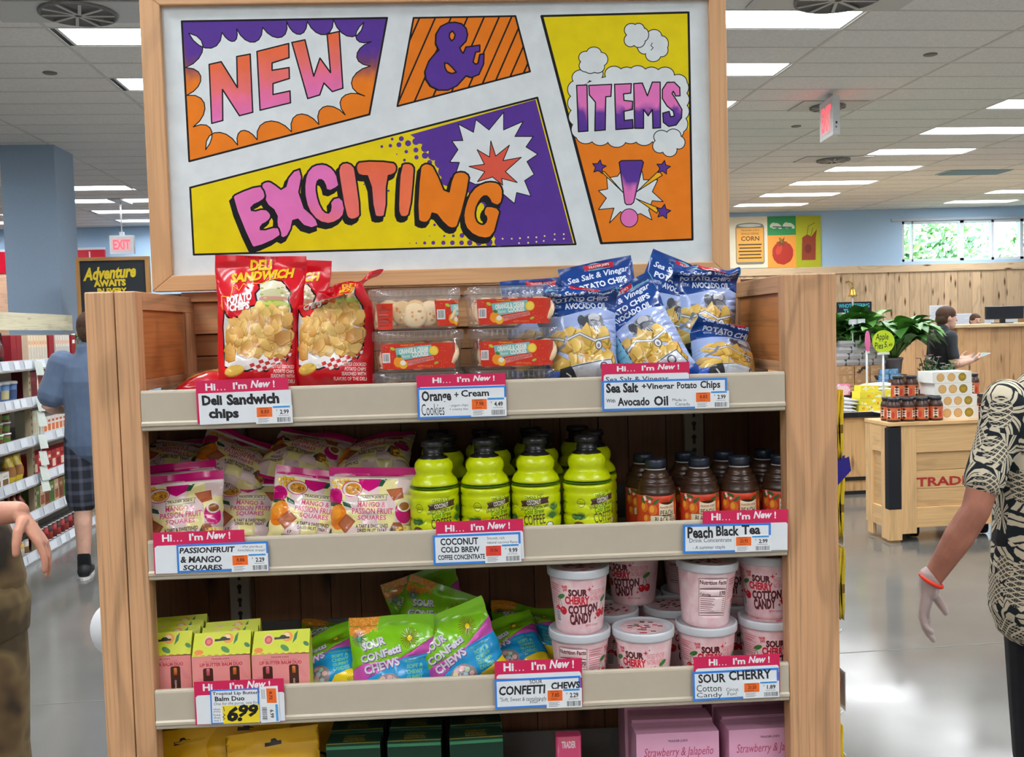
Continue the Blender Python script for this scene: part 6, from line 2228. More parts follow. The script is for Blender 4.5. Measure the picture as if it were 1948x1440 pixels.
# ------------------------------------------------------------------ coconut cold brew bottles
lime = C(196, 210, 4)
def coconut():
    t = thing('coffee_bottle', '', 'coffee bottle', group='coconut cold brew bottles')
    R = 0.0488
    prof = [(0.041, 0.0), (0.0455, 0.002), (0.0478, 0.008)]
    z = 0.012
    while z < 0.118:
        prof += [(R, z), (R, z + 0.016), (R - 0.0036, z + 0.0192)]
        z += 0.0225
    prof += [(R, 0.126), (R + 0.0003, 0.138), (R - 0.002, 0.147), (0.0435, 0.1545), (0.0375, 0.161), (0.0348, 0.1645), (0.0348, 0.167), (0.0375, 0.173), (0.038, 0.180), (0.0355, 0.188), (0.029, 0.1945)]
    zs_ = [p[1] for p in prof]
    def rad(zz):
        for (r0, z0), (r1, z1) in zip(prof, prof[1:]):
            if z0 <= zz <= z1:
                return r0 + (r1 - r0)*(zz - z0)/max(z1 - z0, 1e-9)
        return prof[-1][0]
    # sleeve artwork: u = angle * R, v = distance down from the top of the sleeve
    Ht = 0.1945
    A = Art([(-PI*R, 0), (PI*R, 0), (PI*R, Ht), (-PI*R, Ht)], lime)
    gr, br, dk = C(96, 150, 20), C(70, 46, 40), C(40, 34, 26)
    for k in range(3):
        A.rect(-PI*R, 0.051 + k*0.0019, PI*R, 0.0522 + k*0.0019, gr)
    T0 = A.T
    k = 0.000233
    A.T = lambda x, y: ((x - 1150)*k, (y - 338)*k)
    A.text("TRADER JOE'S", (1040, 655, 1205, 690), C(70, 110, 20), bold=0.02, rot=-0.08)
    A.poly([(1000, 705), (1252, 668), (1240, 695), (1250, 722), (1000, 755), (1014, 730)], br)
    A.text('COCONUT', (1058, 692, 1180, 732), C(240, 238, 220), bold=0.02, rot=-0.12)
    A.text('FLAVORED WITH OTHER NATURAL FLAVORS', (992, 742, 1248, 772), dk, bold=0.03, rot=-0.12)
    A.text('Cold Brew', (1035, 765, 1208, 812), C(70, 130, 20), bold=0.03, shear=0.25, rot=-0.1)
    A.text('COFFEE', (1028, 815, 1212, 900), br, bold=0.01, rot=-0.08)
    A.text('CONCENTRATE', (1070, 905, 1188, 928), C(80, 140, 20), bold=0.03, rot=-0.08)
    A.ell(920, 735, 37, 37, dk, 20); A.ell(920, 735, 33, 33, lime, 20)
    A.text('MADE IN', (897, 718, 943, 730), dk); A.text('GERMANY', (895, 736, 945, 748), dk)
    for i in range(9):
        for j in range(2):
            A.rect(700 + j*3, 690 + i*14, 760 - (i % 3)*8, 695 + i*14, C(120, 128, 20))
    def palm(cx, cy_, s_, sg):
        for q in range(15):
            a = -2.6 + q*0.16
            L = 60*s_
            A.poly([(cx - 4, cy_), (cx + math.cos(a)*L*0.5 + 5, cy_ + math.sin(a)*L*0.5), (cx + math.cos(a)*L + sg*10, cy_ + math.sin(a)*L), (cx + math.cos(a)*L*0.5 - 5, cy_ + math.sin(a)*L*0.5)], C(40, 92, 44) if q % 2 else C(66, 120, 50))
    palm(1285, 860, 1.6, 1); palm(1300, 790, 1.3, 1); palm(915, 880, 1.3, -1); palm(870, 880, 1.0, -1)
    A.ell(1255, 908, 36, 30, C(96, 60, 40)); A.ell(1255, 906, 28, 22, C(240, 240, 236))
    A.ell(900, 925, 54, 34, C(110, 66, 44)); A.ell(890, 940, 40, 24, C(230, 220, 210))
    A.T = T0
    cutr = A.cut(0.0042)
    a = MB()
    def f(u, v):
        zz = Ht - v
        r = rad(zz)
        an = u/R
        return (r*math.sin(an), -r*math.cos(an), zz)
    lay(a, cutr, f, 'plastic', True)
    a.lathe([(0.0005, 0.0), (0.040, 0.0)], lime, 'plastic', 32, False)
    a.build('sleeved_body', t)
    a = MB(); a.lathe([(0.0288, 0.1935), (0.0275, 0.197), (0.021, 0.2), (0.0195, 0.2045)], C(24, 26, 24), 'plastic', 28, False); a.build('neck', t)
    a = MB()
    rings = []
    for r, z_, rib in ((0.019, 0.2035, 0), (0.0205, 0.2042, 0), (0.0205, 0.2075, 0), (0.0192, 0.208, 0.0006), (0.0192, 0.217, 0.0006), (0.0234, 0.2175, 0.0005), (0.0234, 0.2265, 0.0005), (0.0205, 0.2285, 0)):
        rings.append([((r + (rib if q % 2 else 0))*math.cos(2*PI*q/56), (r + (rib if q % 2 else 0))*math.sin(2*PI*q/56), z_) for q in range(56)])
    a.loft(rings, C(30, 30, 34), 'plastic')
    a.build('cap', t)
    return t
cb = coconut()
first = True
rd = random.Random(9)
for r_ in range(3):
    for c_, px in enumerate((827, 924, 1020, 1118)):
        p = foot(px, 950, 1.912, T2)
        p.y += r_*0.102
        p.x += (0, 0.022, 0.004, 0.02)[r_] + (rd.uniform(-0.004, 0.004) if r_ else 0)
        rz = math.radians((26, 42, -1, 40)[c_] if r_ == 0 else rd.uniform(-180, 180))
        lab = 'lime coconut cold brew bottle, %s row, %s from the fruit bags' % (ORD[r_], ORD[c_])
        if first:
            cb.location = p; cb.rotation_euler.z = rz; cb['label'] = lab; first = False
        else:
            dup(cb, lab, p, rz)

# ------------------------------------------------------------------ peach black tea bottles
def tea():
    t = thing('tea_bottle', '', 'tea bottle', group='peach black tea bottles')
    R = 0.0385
    tea_c = C(58, 36, 24)
    a = MB()
    pr = [(0.034, 0), (R - 0.001, 0.003), (R, 0.008), (R, 0.1075), (R + 0.0004, 0.112)]
    for k in range(4):
        z = 0.113 + k*0.0085
        r = R - 0.0006 - k*k*0.0012
        pr += [(r, z), (r + 0.0003, z + 0.0045), (r - 0.0012, z + 0.0078)]
    pr += [(0.0235, 0.1495), (0.021, 0.152), (0.0185, 0.1535), (0.0185, 0.156)]
    a.lathe(pr, tea_c, 'plastic', 36)
    a.build('bottle', t)
    a = MB(); a.lathe([(0.0205, 0.1535), (0.0205, 0.156)], C(180, 180, 176), 'plastic', 30); a.build('neck_ring', t)
    a = MB()
    rings = [[((r + (0.0004 if (q % 2 and rb) else 0))*math.cos(2*PI*q/60), (r + (0.0004 if (q % 2 and rb) else 0))*math.sin(2*PI*q/60), z) for q in range(60)] for r, z, rb in ((0.0195, 0.1565, 0), (0.0208, 0.157, 1), (0.0208, 0.172, 1), (0.0195, 0.1745, 0))]
    a.loft(rings, C(38, 44, 58), 'plastic')
    a.build('cap', t)
    k = 0.000246
    T = lambda x, y: ((x - 420)*k, (y - 620)*k)
    w = PI*R/k
    A = Art([(420 - w, 620), (420 + w, 620), (420 + w, 1045), (420 - w, 1045)], C(206, 66, 34), T)
    A.rect(420 - w, 620, 420 + w, 632, C(240, 186, 50))
    for off in (0, w):
        X = lambda q: 420 - w/2 + off + (q - 420) if off else q
        sh = 0 if off == 0 else w
        def P(q):
            return [(x + sh if x + sh < 420 + w else x + sh - 2*w, y) for x, y in q]
        o = 0 if off == 0 else -w + 30
        A.rect(375 + o, 700, 520 + o, 805, C(238, 226, 190)); A.rect(305 + o, 800, 535 + o, 860, C(240, 230, 196)); A.line([(305 + o, 800), (535 + o, 800)], 4, C(120, 100, 70))
        A.text("TRADER JOE'S", (380 + o, 728, 506 + o, 750), C(190, 60, 40), bold=0.02, rot=-0.02)
        A.text('PEACH', (384 + o, 760, 500 + o, 804), C(66, 50, 36), bold=0.01)
        A.text('BLACK TEA', (342 + o, 812, 528 + o, 856), C(66, 50, 36), bold=0.01)
        A.text('DRINK CONCENTRATE', (340 + o, 880, 520 + o, 900), C(240, 220, 180))
        for cx, cy_, r in ((250, 735, 46), (325, 755, 48), (272, 830, 40), (580, 745, 52)):
            A.ell(cx + o, cy_, r*0.86, r, C(150, 40, 24), 16); A.ell(cx + o, cy_, r*0.8, r*0.95, C(226, 110, 36), 16); A.ell(cx + o - 8, cy_ - 6, r*0.4, r*0.6, C(244, 170, 60), 12)
        for cx, cy_, q in ((300, 660, 0.4), (350, 690, -0.7), (500, 680, -0.3), (240, 680, 1.0), (555, 660, 0.5)):
            A.ell(cx + o, cy_, 34, 13, C(60, 104, 52), 10, q)
        for cx, cy_ in ((262, 672), (300, 688), (255, 655)):
            A.star(cx + o, cy_, 18, 8, 5, C(240, 232, 224))
    a = MB()
    lay(a, A.cut(0.006), lambda u, v: ((R + 0.0007)*math.sin(u/R), -(R + 0.0007)*math.cos(u/R), 0.1105 - v), 'card', True)
    a.build('wrap_label', t)
    return t
tb = tea()
first = True
for r_ in range(2):
    for c_, px in enumerate((1248, 1331, 1407, 1487)):
        p = foot(px, 950, 1.935, T2)
        p.y += r_*0.088
        p.x += -0.008 if r_ else 0
        rz = math.radians((14, 2, 2, -8)[c_] if not r_ else 30*c_)
        lab = 'peach black tea bottle, %s row, %s counted from the coffee bottles' % (('front', 'back')[r_], ORD[c_])
        if first:
            tb.location = p; tb.rotation_euler.z = rz; tb['label'] = lab; first = False
        else:
            dup(tb, lab, p, rz)

# ------------------------------------------------------------------ lip butter balm boxes
T3 = 0.8178
def balm():
    t = thing('lip_balm_box', '', 'lip balm box', group='lip butter balm boxes')
    w, d, h, hd = 0.111, 0.034, 0.117, 0.040
    pk, lm = C(236, 150, 146), C(208, 214, 44)
    T = lambda x, y: ((x - 985)*0.000265, (y - 660)*0.0002565)
    win = [((853, 750), (925, 905)), ((1045, 742), (1115, 905))]
    A = Art([(776, 660), (1194, 660), (1194, 1116), (776, 1116)], pk, T)
    rnd = random.Random(2)
    for k in range(4):
        A.line([(1060 + k*14, 665), (1040 + k*16, 710), (1100 + k*10, 760), (1150 + k*9, 840)], 3, C(226, 134, 134))
        A.line([(790 + k*10, 860), (820 + k*12, 830), (850 + k*6, 850)], 3, C(222, 128, 130))
    A.text("TRADER JOE'S", (915, 676, 1045, 692), C(150, 50, 60), bold=0.02)
    A.text('TROPICAL & GOLDEN', (858, 696, 1105, 710), C(196, 110, 110))
    A.text('LIP BUTTER BALM DUO', (832, 712, 1138, 738), C(190, 50, 70), bold=0.03)
    for (x0, y0), (x1, y1) in win:
        A.rrect(x0, y0, x1, 1060, 14, C(70, 36, 26))
    a = MB()
    lay(a, A.cut(), lambda u, v: (u, -d/2, h - v), 'card')
    x0, x1 = -0.0554, 0.0554
    sd = mulc(C(214, 190, 60), 0.95)
    a.add([(x0, -d/2, 0), (x0, d/2, 0), (x0, d/2, h), (x0, -d/2, h)], [(3, 2, 1, 0)][::-1], C(226, 140, 136), 'card')
    a.add([(x1, -d/2, 0), (x1, d/2, 0), (x1, d/2, h), (x1, -d/2, h)], [(0, 1, 2, 3)], lm, 'card')
    a.add([(x0, d/2, 0), (x1, d/2, 0), (x1, d/2, h), (x0, d/2, h)], [(1, 0, 3, 2)], pk, 'card')
    a.add([(x0, -d/2, 0), (x1, -d/2, 0), (x1, d/2, 0), (x0, d/2, 0)], [(3, 2, 1, 0)], pk, 'card')
    a.build('carton', t)
    A = Art([(785, 505), (1194, 495), (1194, 655), (778, 660)], lm, T)
    A.ell(893, 562, 36, 36, C(236, 200, 160), 16); A.ell(893, 564, 29, 28, C(200, 76, 70), 14); A.ell(893, 564, 16, 15, C(222, 120, 100), 10)
    A.ell(1030, 545, 40, 34, C(236, 150, 60), 14); A.ell(1022, 540, 26, 22, C(238, 214, 160), 12)
    A.poly([(1070, 590), (1082, 530), (1105, 505), (1098, 560)], C(40, 110, 60)); A.ell(1015, 620, 36, 18, C(70, 130, 60), 10, 0.5); A.ell(1170, 595, 24, 14, C(60, 120, 60), 10, 0.5)
    A.ell(825, 632, 34, 18, C(230, 130, 50), 10)
    A.poly([(935, 548), (970, 548), (985, 534), (1010, 534), (1025, 545), (1045, 545), (1045, 558), (935, 564)], C(30, 24, 20))
    for k in range(8):
        A.rect(790 + k*50, 650, 818 + k*50, 655, C(190, 110, 60))
    a = MB()
    def slope(u, v):
        zz = h - v
        f = max(0, -v)/hd
        return (u, -d/2 + 0.02*f, zz)
    lay(a, A.cut(), slope, 'card')
    a.add([(x0, -d/2, h), (x1, -d/2, h), (x1, -d/2 + 0.02, h + hd), (x0, -d/2 + 0.02, h + hd), (x0, d/2, h), (x1, d/2, h), (x1, d/2 - 0.004, h + hd - 0.006), (x0, d/2 - 0.004, h + hd - 0.006)],
          [(1, 5, 6, 2), (4, 0, 3, 7), (5, 4, 7, 6), (3, 2, 6, 7)], mulc(lm, 0.95), 'card')
    a.build('hang_tab', t)
    for (xa, _), (xb, _), c, txt in ((win[0][0], win[0][1], C(206, 96, 104), 'PINK GUAVA'), (win[1][0], win[1][1], C(206, 110, 40), 'SALTED MANGO')):
        xc = ((xa + xb)/2 - 985)*0.000265
        b = MB()
        b.lathe([(0.0078, 0), (0.0078, 0.075), (0.0085, 0.0755), (0.0085, 0.088), (0.0075, 0.0895)], c, 'plastic', 20)
        GV, GF, a0, b0, a1, b1 = glyphs(txt, 0.02)
        n0 = len(b.v)
        b.add([(-(y - b0)/(b1 - b0)*0.0038 + 0.0019, -0.0086, 0.02 + (x - a0)/(a1 - a0)*0.045) for x, y in GV], [f[::-1] for f in GF], C(240, 214, 206), 'matte')
        b.xf(Matrix.Translation((xc, -d/2 + 0.0078, 0.004)))
        b.build('balm_stick', t)
    return t
bl = balm()
first = True
for c_, px in enumerate((316, 428, 541)):
    for r_ in range((4, 3, 1)[c_]):
        p = foot(px, 1270, (1.905, 1.893, 1.888)[c_], T3)
        p.y += r_*0.0365
        p.x += 0.003*((r_*2) % 3 - 1)
        rz = math.radians((1.5, 1, -2)[c_] + r_*0.8)
        lab = 'pink and lime lip balm box, %s, %s column from the wooden post' % (('front of the row', 'second in the row', 'third in the row', 'last in the row')[r_], ORD[c_])
        if first:
            bl.location = p; bl.rotation_euler.z = rz; bl['label'] = lab; first = False
        else:
            dup(bl, lab, p, rz)

# ------------------------------------------------------------------ sour confetti chews
def confetti_art():
    T = lambda x, y: ((x - 668)*0.000272, (y - 238)*0.000272)
    gn, og, pkc, bl_, yl = C(126, 190, 28), C(230, 146, 38), C(206, 84, 176), C(30, 150, 208), C(246, 214, 40)
    A = Art([(358, 238), (980, 238), (980, 860), (358, 860)], gn, T)
    rnd = random.Random(4)
    A.poly([(358, 238), (590, 238), (560, 300), (500, 350), (400, 380), (358, 360)], og)
    for k in range(110):
        A.ell(rnd.uniform(362, 570), rnd.uniform(242, 345), 5, 4, C(246, 176, 84), 6)
    A.poly([(980, 400), (980, 515), (740, 530), (600, 620), (470, 960), (358, 960), (358, 620), (440, 560), (730, 520)], pkc)
    A.poly([(980, 515), (760, 520), (600, 600), (440, 680), (440, 960), (980, 960)], bl_)
    def burst(cx, cy_, r, c, cc):
        for k in range(24):
            a = 2*PI*k/24
            A.line([(cx + r*0.28*math.cos(a), cy_ + r*0.28*math.sin(a)), (cx + r*math.cos(a), cy_ + r*math.sin(a))], 4.5, c)
        A.ell(cx, cy_, r*0.26, r*0.26, cc, 14)
    burst(802, 395, 66, C(120, 96, 20), C(236, 206, 30)); burst(428, 388, 54, C(90, 70, 90), C(60, 160, 110))
    lv = C(206, 196, 214)
    for t, b, ro in (('SOUR', (440, 392, 622, 446), -0.26), ('CONFetti', (424, 462, 740, 518), -0.25), ('CHEWS', (452, 540, 726, 602), -0.24)):
        A.text(t, (b[0] + 4, b[1] + 6, b[2] + 4, b[3] + 6), C(96, 70, 120), bold=0.06, rot=ro)
        A.text(t, b, C(222, 214, 230), bold=0.04, rot=ro)
    A.text("TRADER JOE'S", (750, 540, 915, 560), C(90, 170, 120), bold=0.03)
    for k, t in enumerate(('SOFT &', 'CHEWY', 'GUMMY', 'CANDIES')):
        A.text(t, (778, 572 + k*38, 902, 602 + k*38), C(120, 200, 150), bold=0.04)
    # clear pane with the sweets behind it
    A.ell(640, 705, 108, 82, C(150, 140, 140), 22, jag=0.04, rnd=rnd)
    cs = [C(240, 186, 190), C(190, 216, 226), C(238, 226, 170), C(214, 190, 220), C(196, 226, 190)]
    for k in range(26):
        a, r = rnd.uniform(0, 6.3), math.sqrt(rnd.random())
        x, y = 640 + 86*r*math.cos(a), 712 + 62*r*math.sin(a)
        A.ell(x + 3, y + 4, 22, 20, C(120, 112, 118), 12); A.ell(x, y, 21, 19, rnd.choice(cs), 12)
    A.poly([(560, 960), (620, 830), (780, 740), (980, 700), (980, 960)], yl)
    for k in range(40):
        A.ell(rnd.uniform(640, 975), rnd.uniform(780, 950), 6, 6, C(220, 166, 30), 7)
    burst(880, 830, 60, C(110, 130, 40), C(226, 90, 130))
    A.text('NET WT. 5.5 OZ', (640, 880, 780, 905), C(40, 120, 180), bold=0.03, rot=-0.2)
    return A
CONF = confetti_art().cut(0.0055)
CW, CH = 0.1692, 0.1692
G = 'sour confetti chew bags'
gnc = C(120, 180, 30)
for i, (px, Y, rx, ry, rz, z, dep, lab) in enumerate((
        (746, 1.912, 6, 0, 3, T3 - 0.002, 0.032, 'sour confetti chews bag standing upright in the middle of its group'),
        (900, 1.925, 8, -20, 6, T3 + 0.008, 0.03, 'sour confetti chews bag tilted at the front with a yellow corner, beside the upright one'),
        (622, 1.90, 52, -20, -2, T3 + 0.008, 0.03, 'sour confetti chews bag slumped low between the balm boxes and the upright bag'),
        (985, 1.975, 56, -16, 8, T3 + 0.0, 0.03, 'sour confetti chews bag set back beside the cotton candy tubs'),
        (800, 2.07, 16, 20, -6, T3 + 0.02, 0.026, 'sour confetti chews bag rising in shade behind the upright one'),
        (838, 2.13, 10, -16, 6, T3 + 0.035, 0.024, 'sour confetti chews bag at the very back, tallest in the shade'),
        (1005, 2.07, 60, 12, 4, T3 + 0.01, 0.026, 'sour confetti chews bag in shade behind the one set back'),
        (640, 2.06, 76, 6, 6, T3 + 0.03, 0.026, 'sour confetti chews bag lying in shade behind the slumped one'))):
    me = bag_mesh(CONF, CW, CH, dep, gnc, 70 + i, wr=0.0056, pinch=0.06, low=0.3, top=0.1)
    bag_thing('candy_bag', me, lab, 'candy bag', foot(px, 1240, Y, z), eul(rx, ry, rz), G)

# ------------------------------------------------------------------ sour cherry cotton candy tubs
def cotton():
    t = thing('cotton_candy_tub', '', 'candy tub', group='cotton candy tubs')
    RT, RB, HB, HT = 0.0585, 0.0465, 0.118, 0.130
    pk = C(240, 190, 194)
    k = 0.000318
    R = RT
    T = lambda x, y: ((x - 262)*k, (y - 180)*k)
    w = PI*R/k
    # faint mottling of the spun sugar seen through the wall
    def floss(x, y):
        n = noise.noise(Vector((x*55, y*55, 1.3))) + 0.6*noise.noise(Vector((x*140, y*140, 5.1)))
        return mixc(C(234, 186, 192), C(248, 220, 220), 0.5 + 0.7*n)
    A = Art([(262 - w, 180), (262 + w, 180), (262 + w, 180 + HB/k), (262 - w, 180 + HB/k)], floss, T)
    rd_, dk, r2 = C(206, 26, 48), C(92, 20, 30), C(214, 70, 90)
    sl = lambda x, y: (x, y - (x - 262)*0.02)
    A.text('TRADER', (100, 238, 142, 256), rd_, bold=0.06, rot=-0.1); A.text("JOE'S", (108, 258, 140, 278), rd_, bold=0.06, rot=-0.1)
    A.text('SOUR', (146, 258, 275, 305), dk, bold=0.06)
    A.text('CHERRY', (118, 304, 290, 356), rd_, bold=0.05)
    A.text('COTTON', (138, 356, 358, 415), dk, bold=0.055, shear=0.1, rot=-0.06)
    A.text('CANDY', (146, 410, 316, 482), dk, bold=0.055, shear=0.1, rot=-0.1)
    A.text('FLAVORED WITH OTHER', (296, 268, 424, 302), r2, bold=0.0); A.text('NATURAL FLAVORS', (298, 306, 420, 338), r2, bold=0.0)
    A.star(288, 262, 18, 6, 4, rd_); A.star(312, 245, 8, 3, 4, rd_); A.star(342, 450, 16, 5, 4, rd_); A.star(345, 425, 8, 3, 4, rd_)
    def cherry(cx, cy_):
        A.line([(cx - 20, cy_), (cx, cy_ - 90), (cx + 24, cy_ - 6)], 5, C(90, 110, 50))
        A.ell(cx + 14, cy_ - 88, 34, 15, C(60, 124, 56), 12, -0.4)
        for dx in (-24, 26):
            A.ell(cx + dx, cy_, 27, 27, C(196, 22, 40), 16); A.ell(cx + dx - 8, cy_ - 9, 8, 6, C(240, 130, 130), 8)
    cherry(400, 424); cherry(74, 400)
    A.text('NET WT. 1.5 OZ (43g)', (264, 486, 368, 502), rd_, bold=0.03)
    # nutrition panel on the other side
    o = 262 - w + 40
    nx0, nx1 = o + 40, o + 235
    A.rect(nx0, 232, nx1, 470, C(248, 222, 222))
    A.line([(nx0, 232), (nx1, 232), (nx1, 470), (nx0, 470)], 3, dk, True)
    A.text('Nutrition Facts', (nx0 + 6, 240, nx1 - 6, 268), dk, bold=0.03)
    A.rect(nx0 + 5, 296, nx1 - 5, 302, dk); A.text('Calories', (nx0 + 6, 322, nx0 + 80, 340), dk, bold=0.03); A.text('170', (nx1 - 52, 310, nx1 - 6, 338), dk, bold=0.04)
    A.rect(nx0 + 5, 346, nx1 - 5, 350, dk)
    for q in range(7):
        A.rect(nx0 + 10, 358 + q*13, nx0 + 110 - 10*(q % 3), 362 + q*13, C(150, 80, 90)); A.rect(nx1 - 26, 358 + q*13, nx1 - 8, 362 + q*13, C(150, 80, 90))
    A.rect(nx0 + 5, 452, nx1 - 5, 457, dk)
    for q in range(10):
        A.rect(nx1 + 12, 240 + q*14, nx1 + 120 - 12*(q % 3), 245 + q*14, C(214, 120, 130))
    A.rect(nx1 + 60, 400, nx1 + 110, 480, C(240, 232, 232))
    for q in range(7):
        A.rect(nx1 + 64, 406 + q*10, nx1 + 106, 411 + q*10, C(40, 40, 60))
    a = MB()
    def f(u, v):
        z = HB - v
        r = RB + (RT - RB)*z/HB
        if z < 0.006:
            r -= 0.004*(1 - z/0.006)**2
        return (r*math.sin(u/R), -r*math.cos(u/R), z)
    lay(a, A.cut(0.005), f, 'plastic', True)
    a.lathe([(0.0005, 0.0015), (RB - 0.008, 0.0015), (RB - 0.004, 0.0)], C(236, 200, 204), 'plastic', 32, False)
    a.build('tub', t)
    a = MB()
    a.lathe([(RT - 0.001, 0.112), (0.0615, 0.113), (0.0622, 0.116), (0.0625, 0.1255), (0.0622, 0.1285), (0.0610, HT), (0.0585, HT), (0.0575, 0.1275), (0.054, 0.1265), (0.0005, 0.1265)], C(208, 211, 216), 'plastic', 44, False)
    a.build('lid', t)
    A = Art([(0.046*math.cos(2*PI*q/32), 0.046*math.sin(2*PI*q/32)) for q in range(32)], C(226, 190, 192))
    rnd = random.Random(8)
    for q in range(26):
        an, rr = rnd.uniform(0, 6.3), 0.038*math.sqrt(rnd.random())
        A.rect(rr*math.cos(an) - 0.005, rr*math.sin(an) - 0.003, rr*math.cos(an) + 0.005, rr*math.sin(an) + 0.003, rnd.choice([dk, rd_, C(70, 100, 60), C(240, 220, 220), C(60, 40, 50)]))
    a = MB(); lay(a, A.cut(), lambda u, v: (u, -v, 0.1269), 'card'); a.build('lid_print', t)
    return t
kt = cotton()
first = True
NUT = 120
for px, Y, lv, rz, tilt, lab in (
        (1102, 1.923, 0, NUT - 18, (0, 0), 'cotton candy tub at the front bottom with nutrition facts, under a front-facing tub'),
        (1102, 1.923, 1, 8, (0, 0), 'upper cotton candy tub showing the full sour cherry name, nearest the chews'),
        (1223, 1.912, 0, -14, (0, 0), 'single cotton candy tub at the front with nothing stacked on it'),
        (1343, 1.93, 0, 12, (0, 0), 'bottom cotton candy tub under the one turned to its nutrition facts'),
        (1341, 1.93, 1, NUT + 6, (2.0, -2.0), 'upper cotton candy tub turned to show nutrition facts, slightly tilted'),
        (1461, 1.95, 0, 14, (0, 0), 'bottom cotton candy tub against the wooden side, behind its sign'),
        (1462, 1.965, 1, -16, (0, 0), 'upper cotton candy tub against the wooden side'),
        (1160, 2.045, 0, 60, (0, 0), 'cotton candy tub in the second row carrying the tallest stack'),
        (1206, 2.10, 1, -24, (0, 0), 'high cotton candy tub in the second row half hidden by the shelf above'),
        (1278, 2.06, 0, 40, (0, 0), 'cotton candy tub in the second row behind the single front one'),
        (1390, 2.075, 0, -40, (0, 0), 'cotton candy tub in the second row behind the nutrition facts stack'),
        (1310, 2.17, 1, 90, (0, 0), 'dim cotton candy tub high in the back row'),
        (1206, 2.16, 0, 90, (0, 0), 'dim cotton candy tub low in the back row, beneath the high one'),
        (1310, 2.175, 0, 90, (0, 0), 'dim cotton candy tub low in the back row, middle'),
        (1405, 2.08, 1, -30, (0, 0), 'shaded upper cotton candy tub in the second row by the wooden side')):
    p = foot(px, 1180, Y, T3 + lv*0.1272)
    r_ = eul(tilt[0], tilt[1], rz)
    if first:
        kt.location = p; kt.rotation_euler = r_; kt['label'] = lab; first = False
    else:
        dup(kt, lab, p, r_)

# ------------------------------------------------------------------ lowest shelf in view
T4 = 0.5318
def yellow_art():
    A = Art([(0, 0), (180, 0), (180, 219), (0, 219)], C(226, 172, 14), lambda x, y: ((x - 90)*0.00103, y*0.00103))
    A.poly([(73, 24), (84, 24), (86, 18), (94, 17), (98, 22), (106, 22), (106, 29), (73, 31)], C(40, 30, 20))
    A.text('DRIED', (40, 90, 140, 112), C(40, 30, 20), bold=0.04); A.text('MANGO', (30, 120, 150, 150), C(190, 60, 30), bold=0.05)
    A.ell(90, 190, 50, 30, C(240, 140, 30))
    return A
YEL = yellow_art().cut(0.007)
for i, (px, Y, rx, ry, rz, hz, lab) in enumerate((
        (527, 1.925, 10, -4, 2, -0.005, 'yellow pouch with a hang hole at the front of the lowest shelf'),
        (452, 1.97, 8, 3, -2, 0.012, 'taller yellow pouch just behind the front one, lowest shelf'),
        (358, 1.955, 10, -5, 6, -0.005, 'yellow pouch by the post side of the lowest shelf'),
        (562, 2.03, 8, 8, 10, 0.008, 'yellow pouch turned away behind the front one, beside the dark boxes'),
        (318, 2.06, 8, 4, 4, 0.03, 'shaded yellow pouch at the back against the wooden side'))):
    me = bag_mesh(YEL, 0.185, 0.226, 0.03, C(206, 156, 16), 90 + i, wr=0.004, pinch=0.04, low=0.35, top=0.12, mat='card')
    bag_thing('snack_pouch', me, lab, 'pouch', foot(px, 1410, Y, T4 + hz), eul(rx, ry, rz), 'yellow pouches on the lowest shelf')

def carton(name, label, cat, group, w, d, h, base, front, topf, loc, rz, lip=True):
    t = thing(name, label, cat, loc, rz, group)
    A = Art([(0, 0), (w, 0), (w, h), (0, h)], base); front(A, w, h)
    a = MB()
    a.box(-w/2, -d/2, 0, w/2, d/2, h, mulc(base, 0.96), 'card')
    lay(a, A.cut(), lambda u, v: (u - w/2, -d/2 - 0.0003, h - v), 'card')
    a.build('carton', t)
    A = Art([(0, 0), (w, 0), (w, d), (0, d)], base); topf(A, w, d)
    a = MB()
    lay(a, A.cut(), lambda u, v: (u - w/2, d/2 - v, h + 0.0008 + 0.004*(v/d)), 'card')
    a.add([(-w/2, -d/2, h), (w/2, -d/2, h), (w/2, -d/2, h + 0.0048), (-w/2, -d/2, h + 0.0048)], [(0, 1, 2, 3)], base, 'card')
    a.add([(-w/2, d/2, h), (-w/2, -d/2, h), (-w/2, -d/2, h + 0.0048), (-w/2, d/2, h + 0.0008)], [(0, 1, 2, 3)], base, 'card')
    a.add([(w/2, -d/2, h), (w/2, d/2, h), (w/2, d/2, h + 0.0008), (w/2, -d/2, h + 0.0048)], [(0, 1, 2, 3)], base, 'card')
    a.build('top_flap', t)
    return t
dg = C(16, 52, 36)
def gf(A, w, h):
    A.rect(0, 0, w, h*0.03, C(60, 130, 90)); A.text('GREEN', (w*0.2, h*0.3, w*0.8, h*0.4), C(160, 150, 60), bold=0.03)
    A.ell(w*0.5, h*0.6, w*0.3, h*0.2, C(60, 130, 80))
def gt(A, w, d):
    for k, t in enumerate(("TRADER JOE'S", 'HERBAL', 'SELECTION')):
        A.text(t, (w*0.3, d*(0.25 + 0.2*k), w*0.7, d*(0.4 + 0.2*k)), C(140, 124, 40), bold=0.04)
    A.rect(0, d*0.93, w, d, C(176, 160, 50))
g0 = carton('green_box', '', 'box', 'dark green boxes', 0.106, 0.062, 0.203, dg, gf, gt, (0, 0, 0), 0)
first = True
for c_, px in enumerate((675, 790, 905)):
    for r_ in range(4):
        p = foot(px, 1410, 1.93, T4)
        p.y += r_*0.066
        if c_ == 2 and r_ == 1:
            p.z += 0.0
        lab = 'dark green box, %s column from the yellow pouches, %s from the front' % (ORD[c_], ORD[r_])
        if first:
            g0.location = p; g0['label'] = lab; first = False
        else:
            dup(g0, lab, p, math.radians((1, -1, 2)[c_]))
pc = C(226, 166, 194)
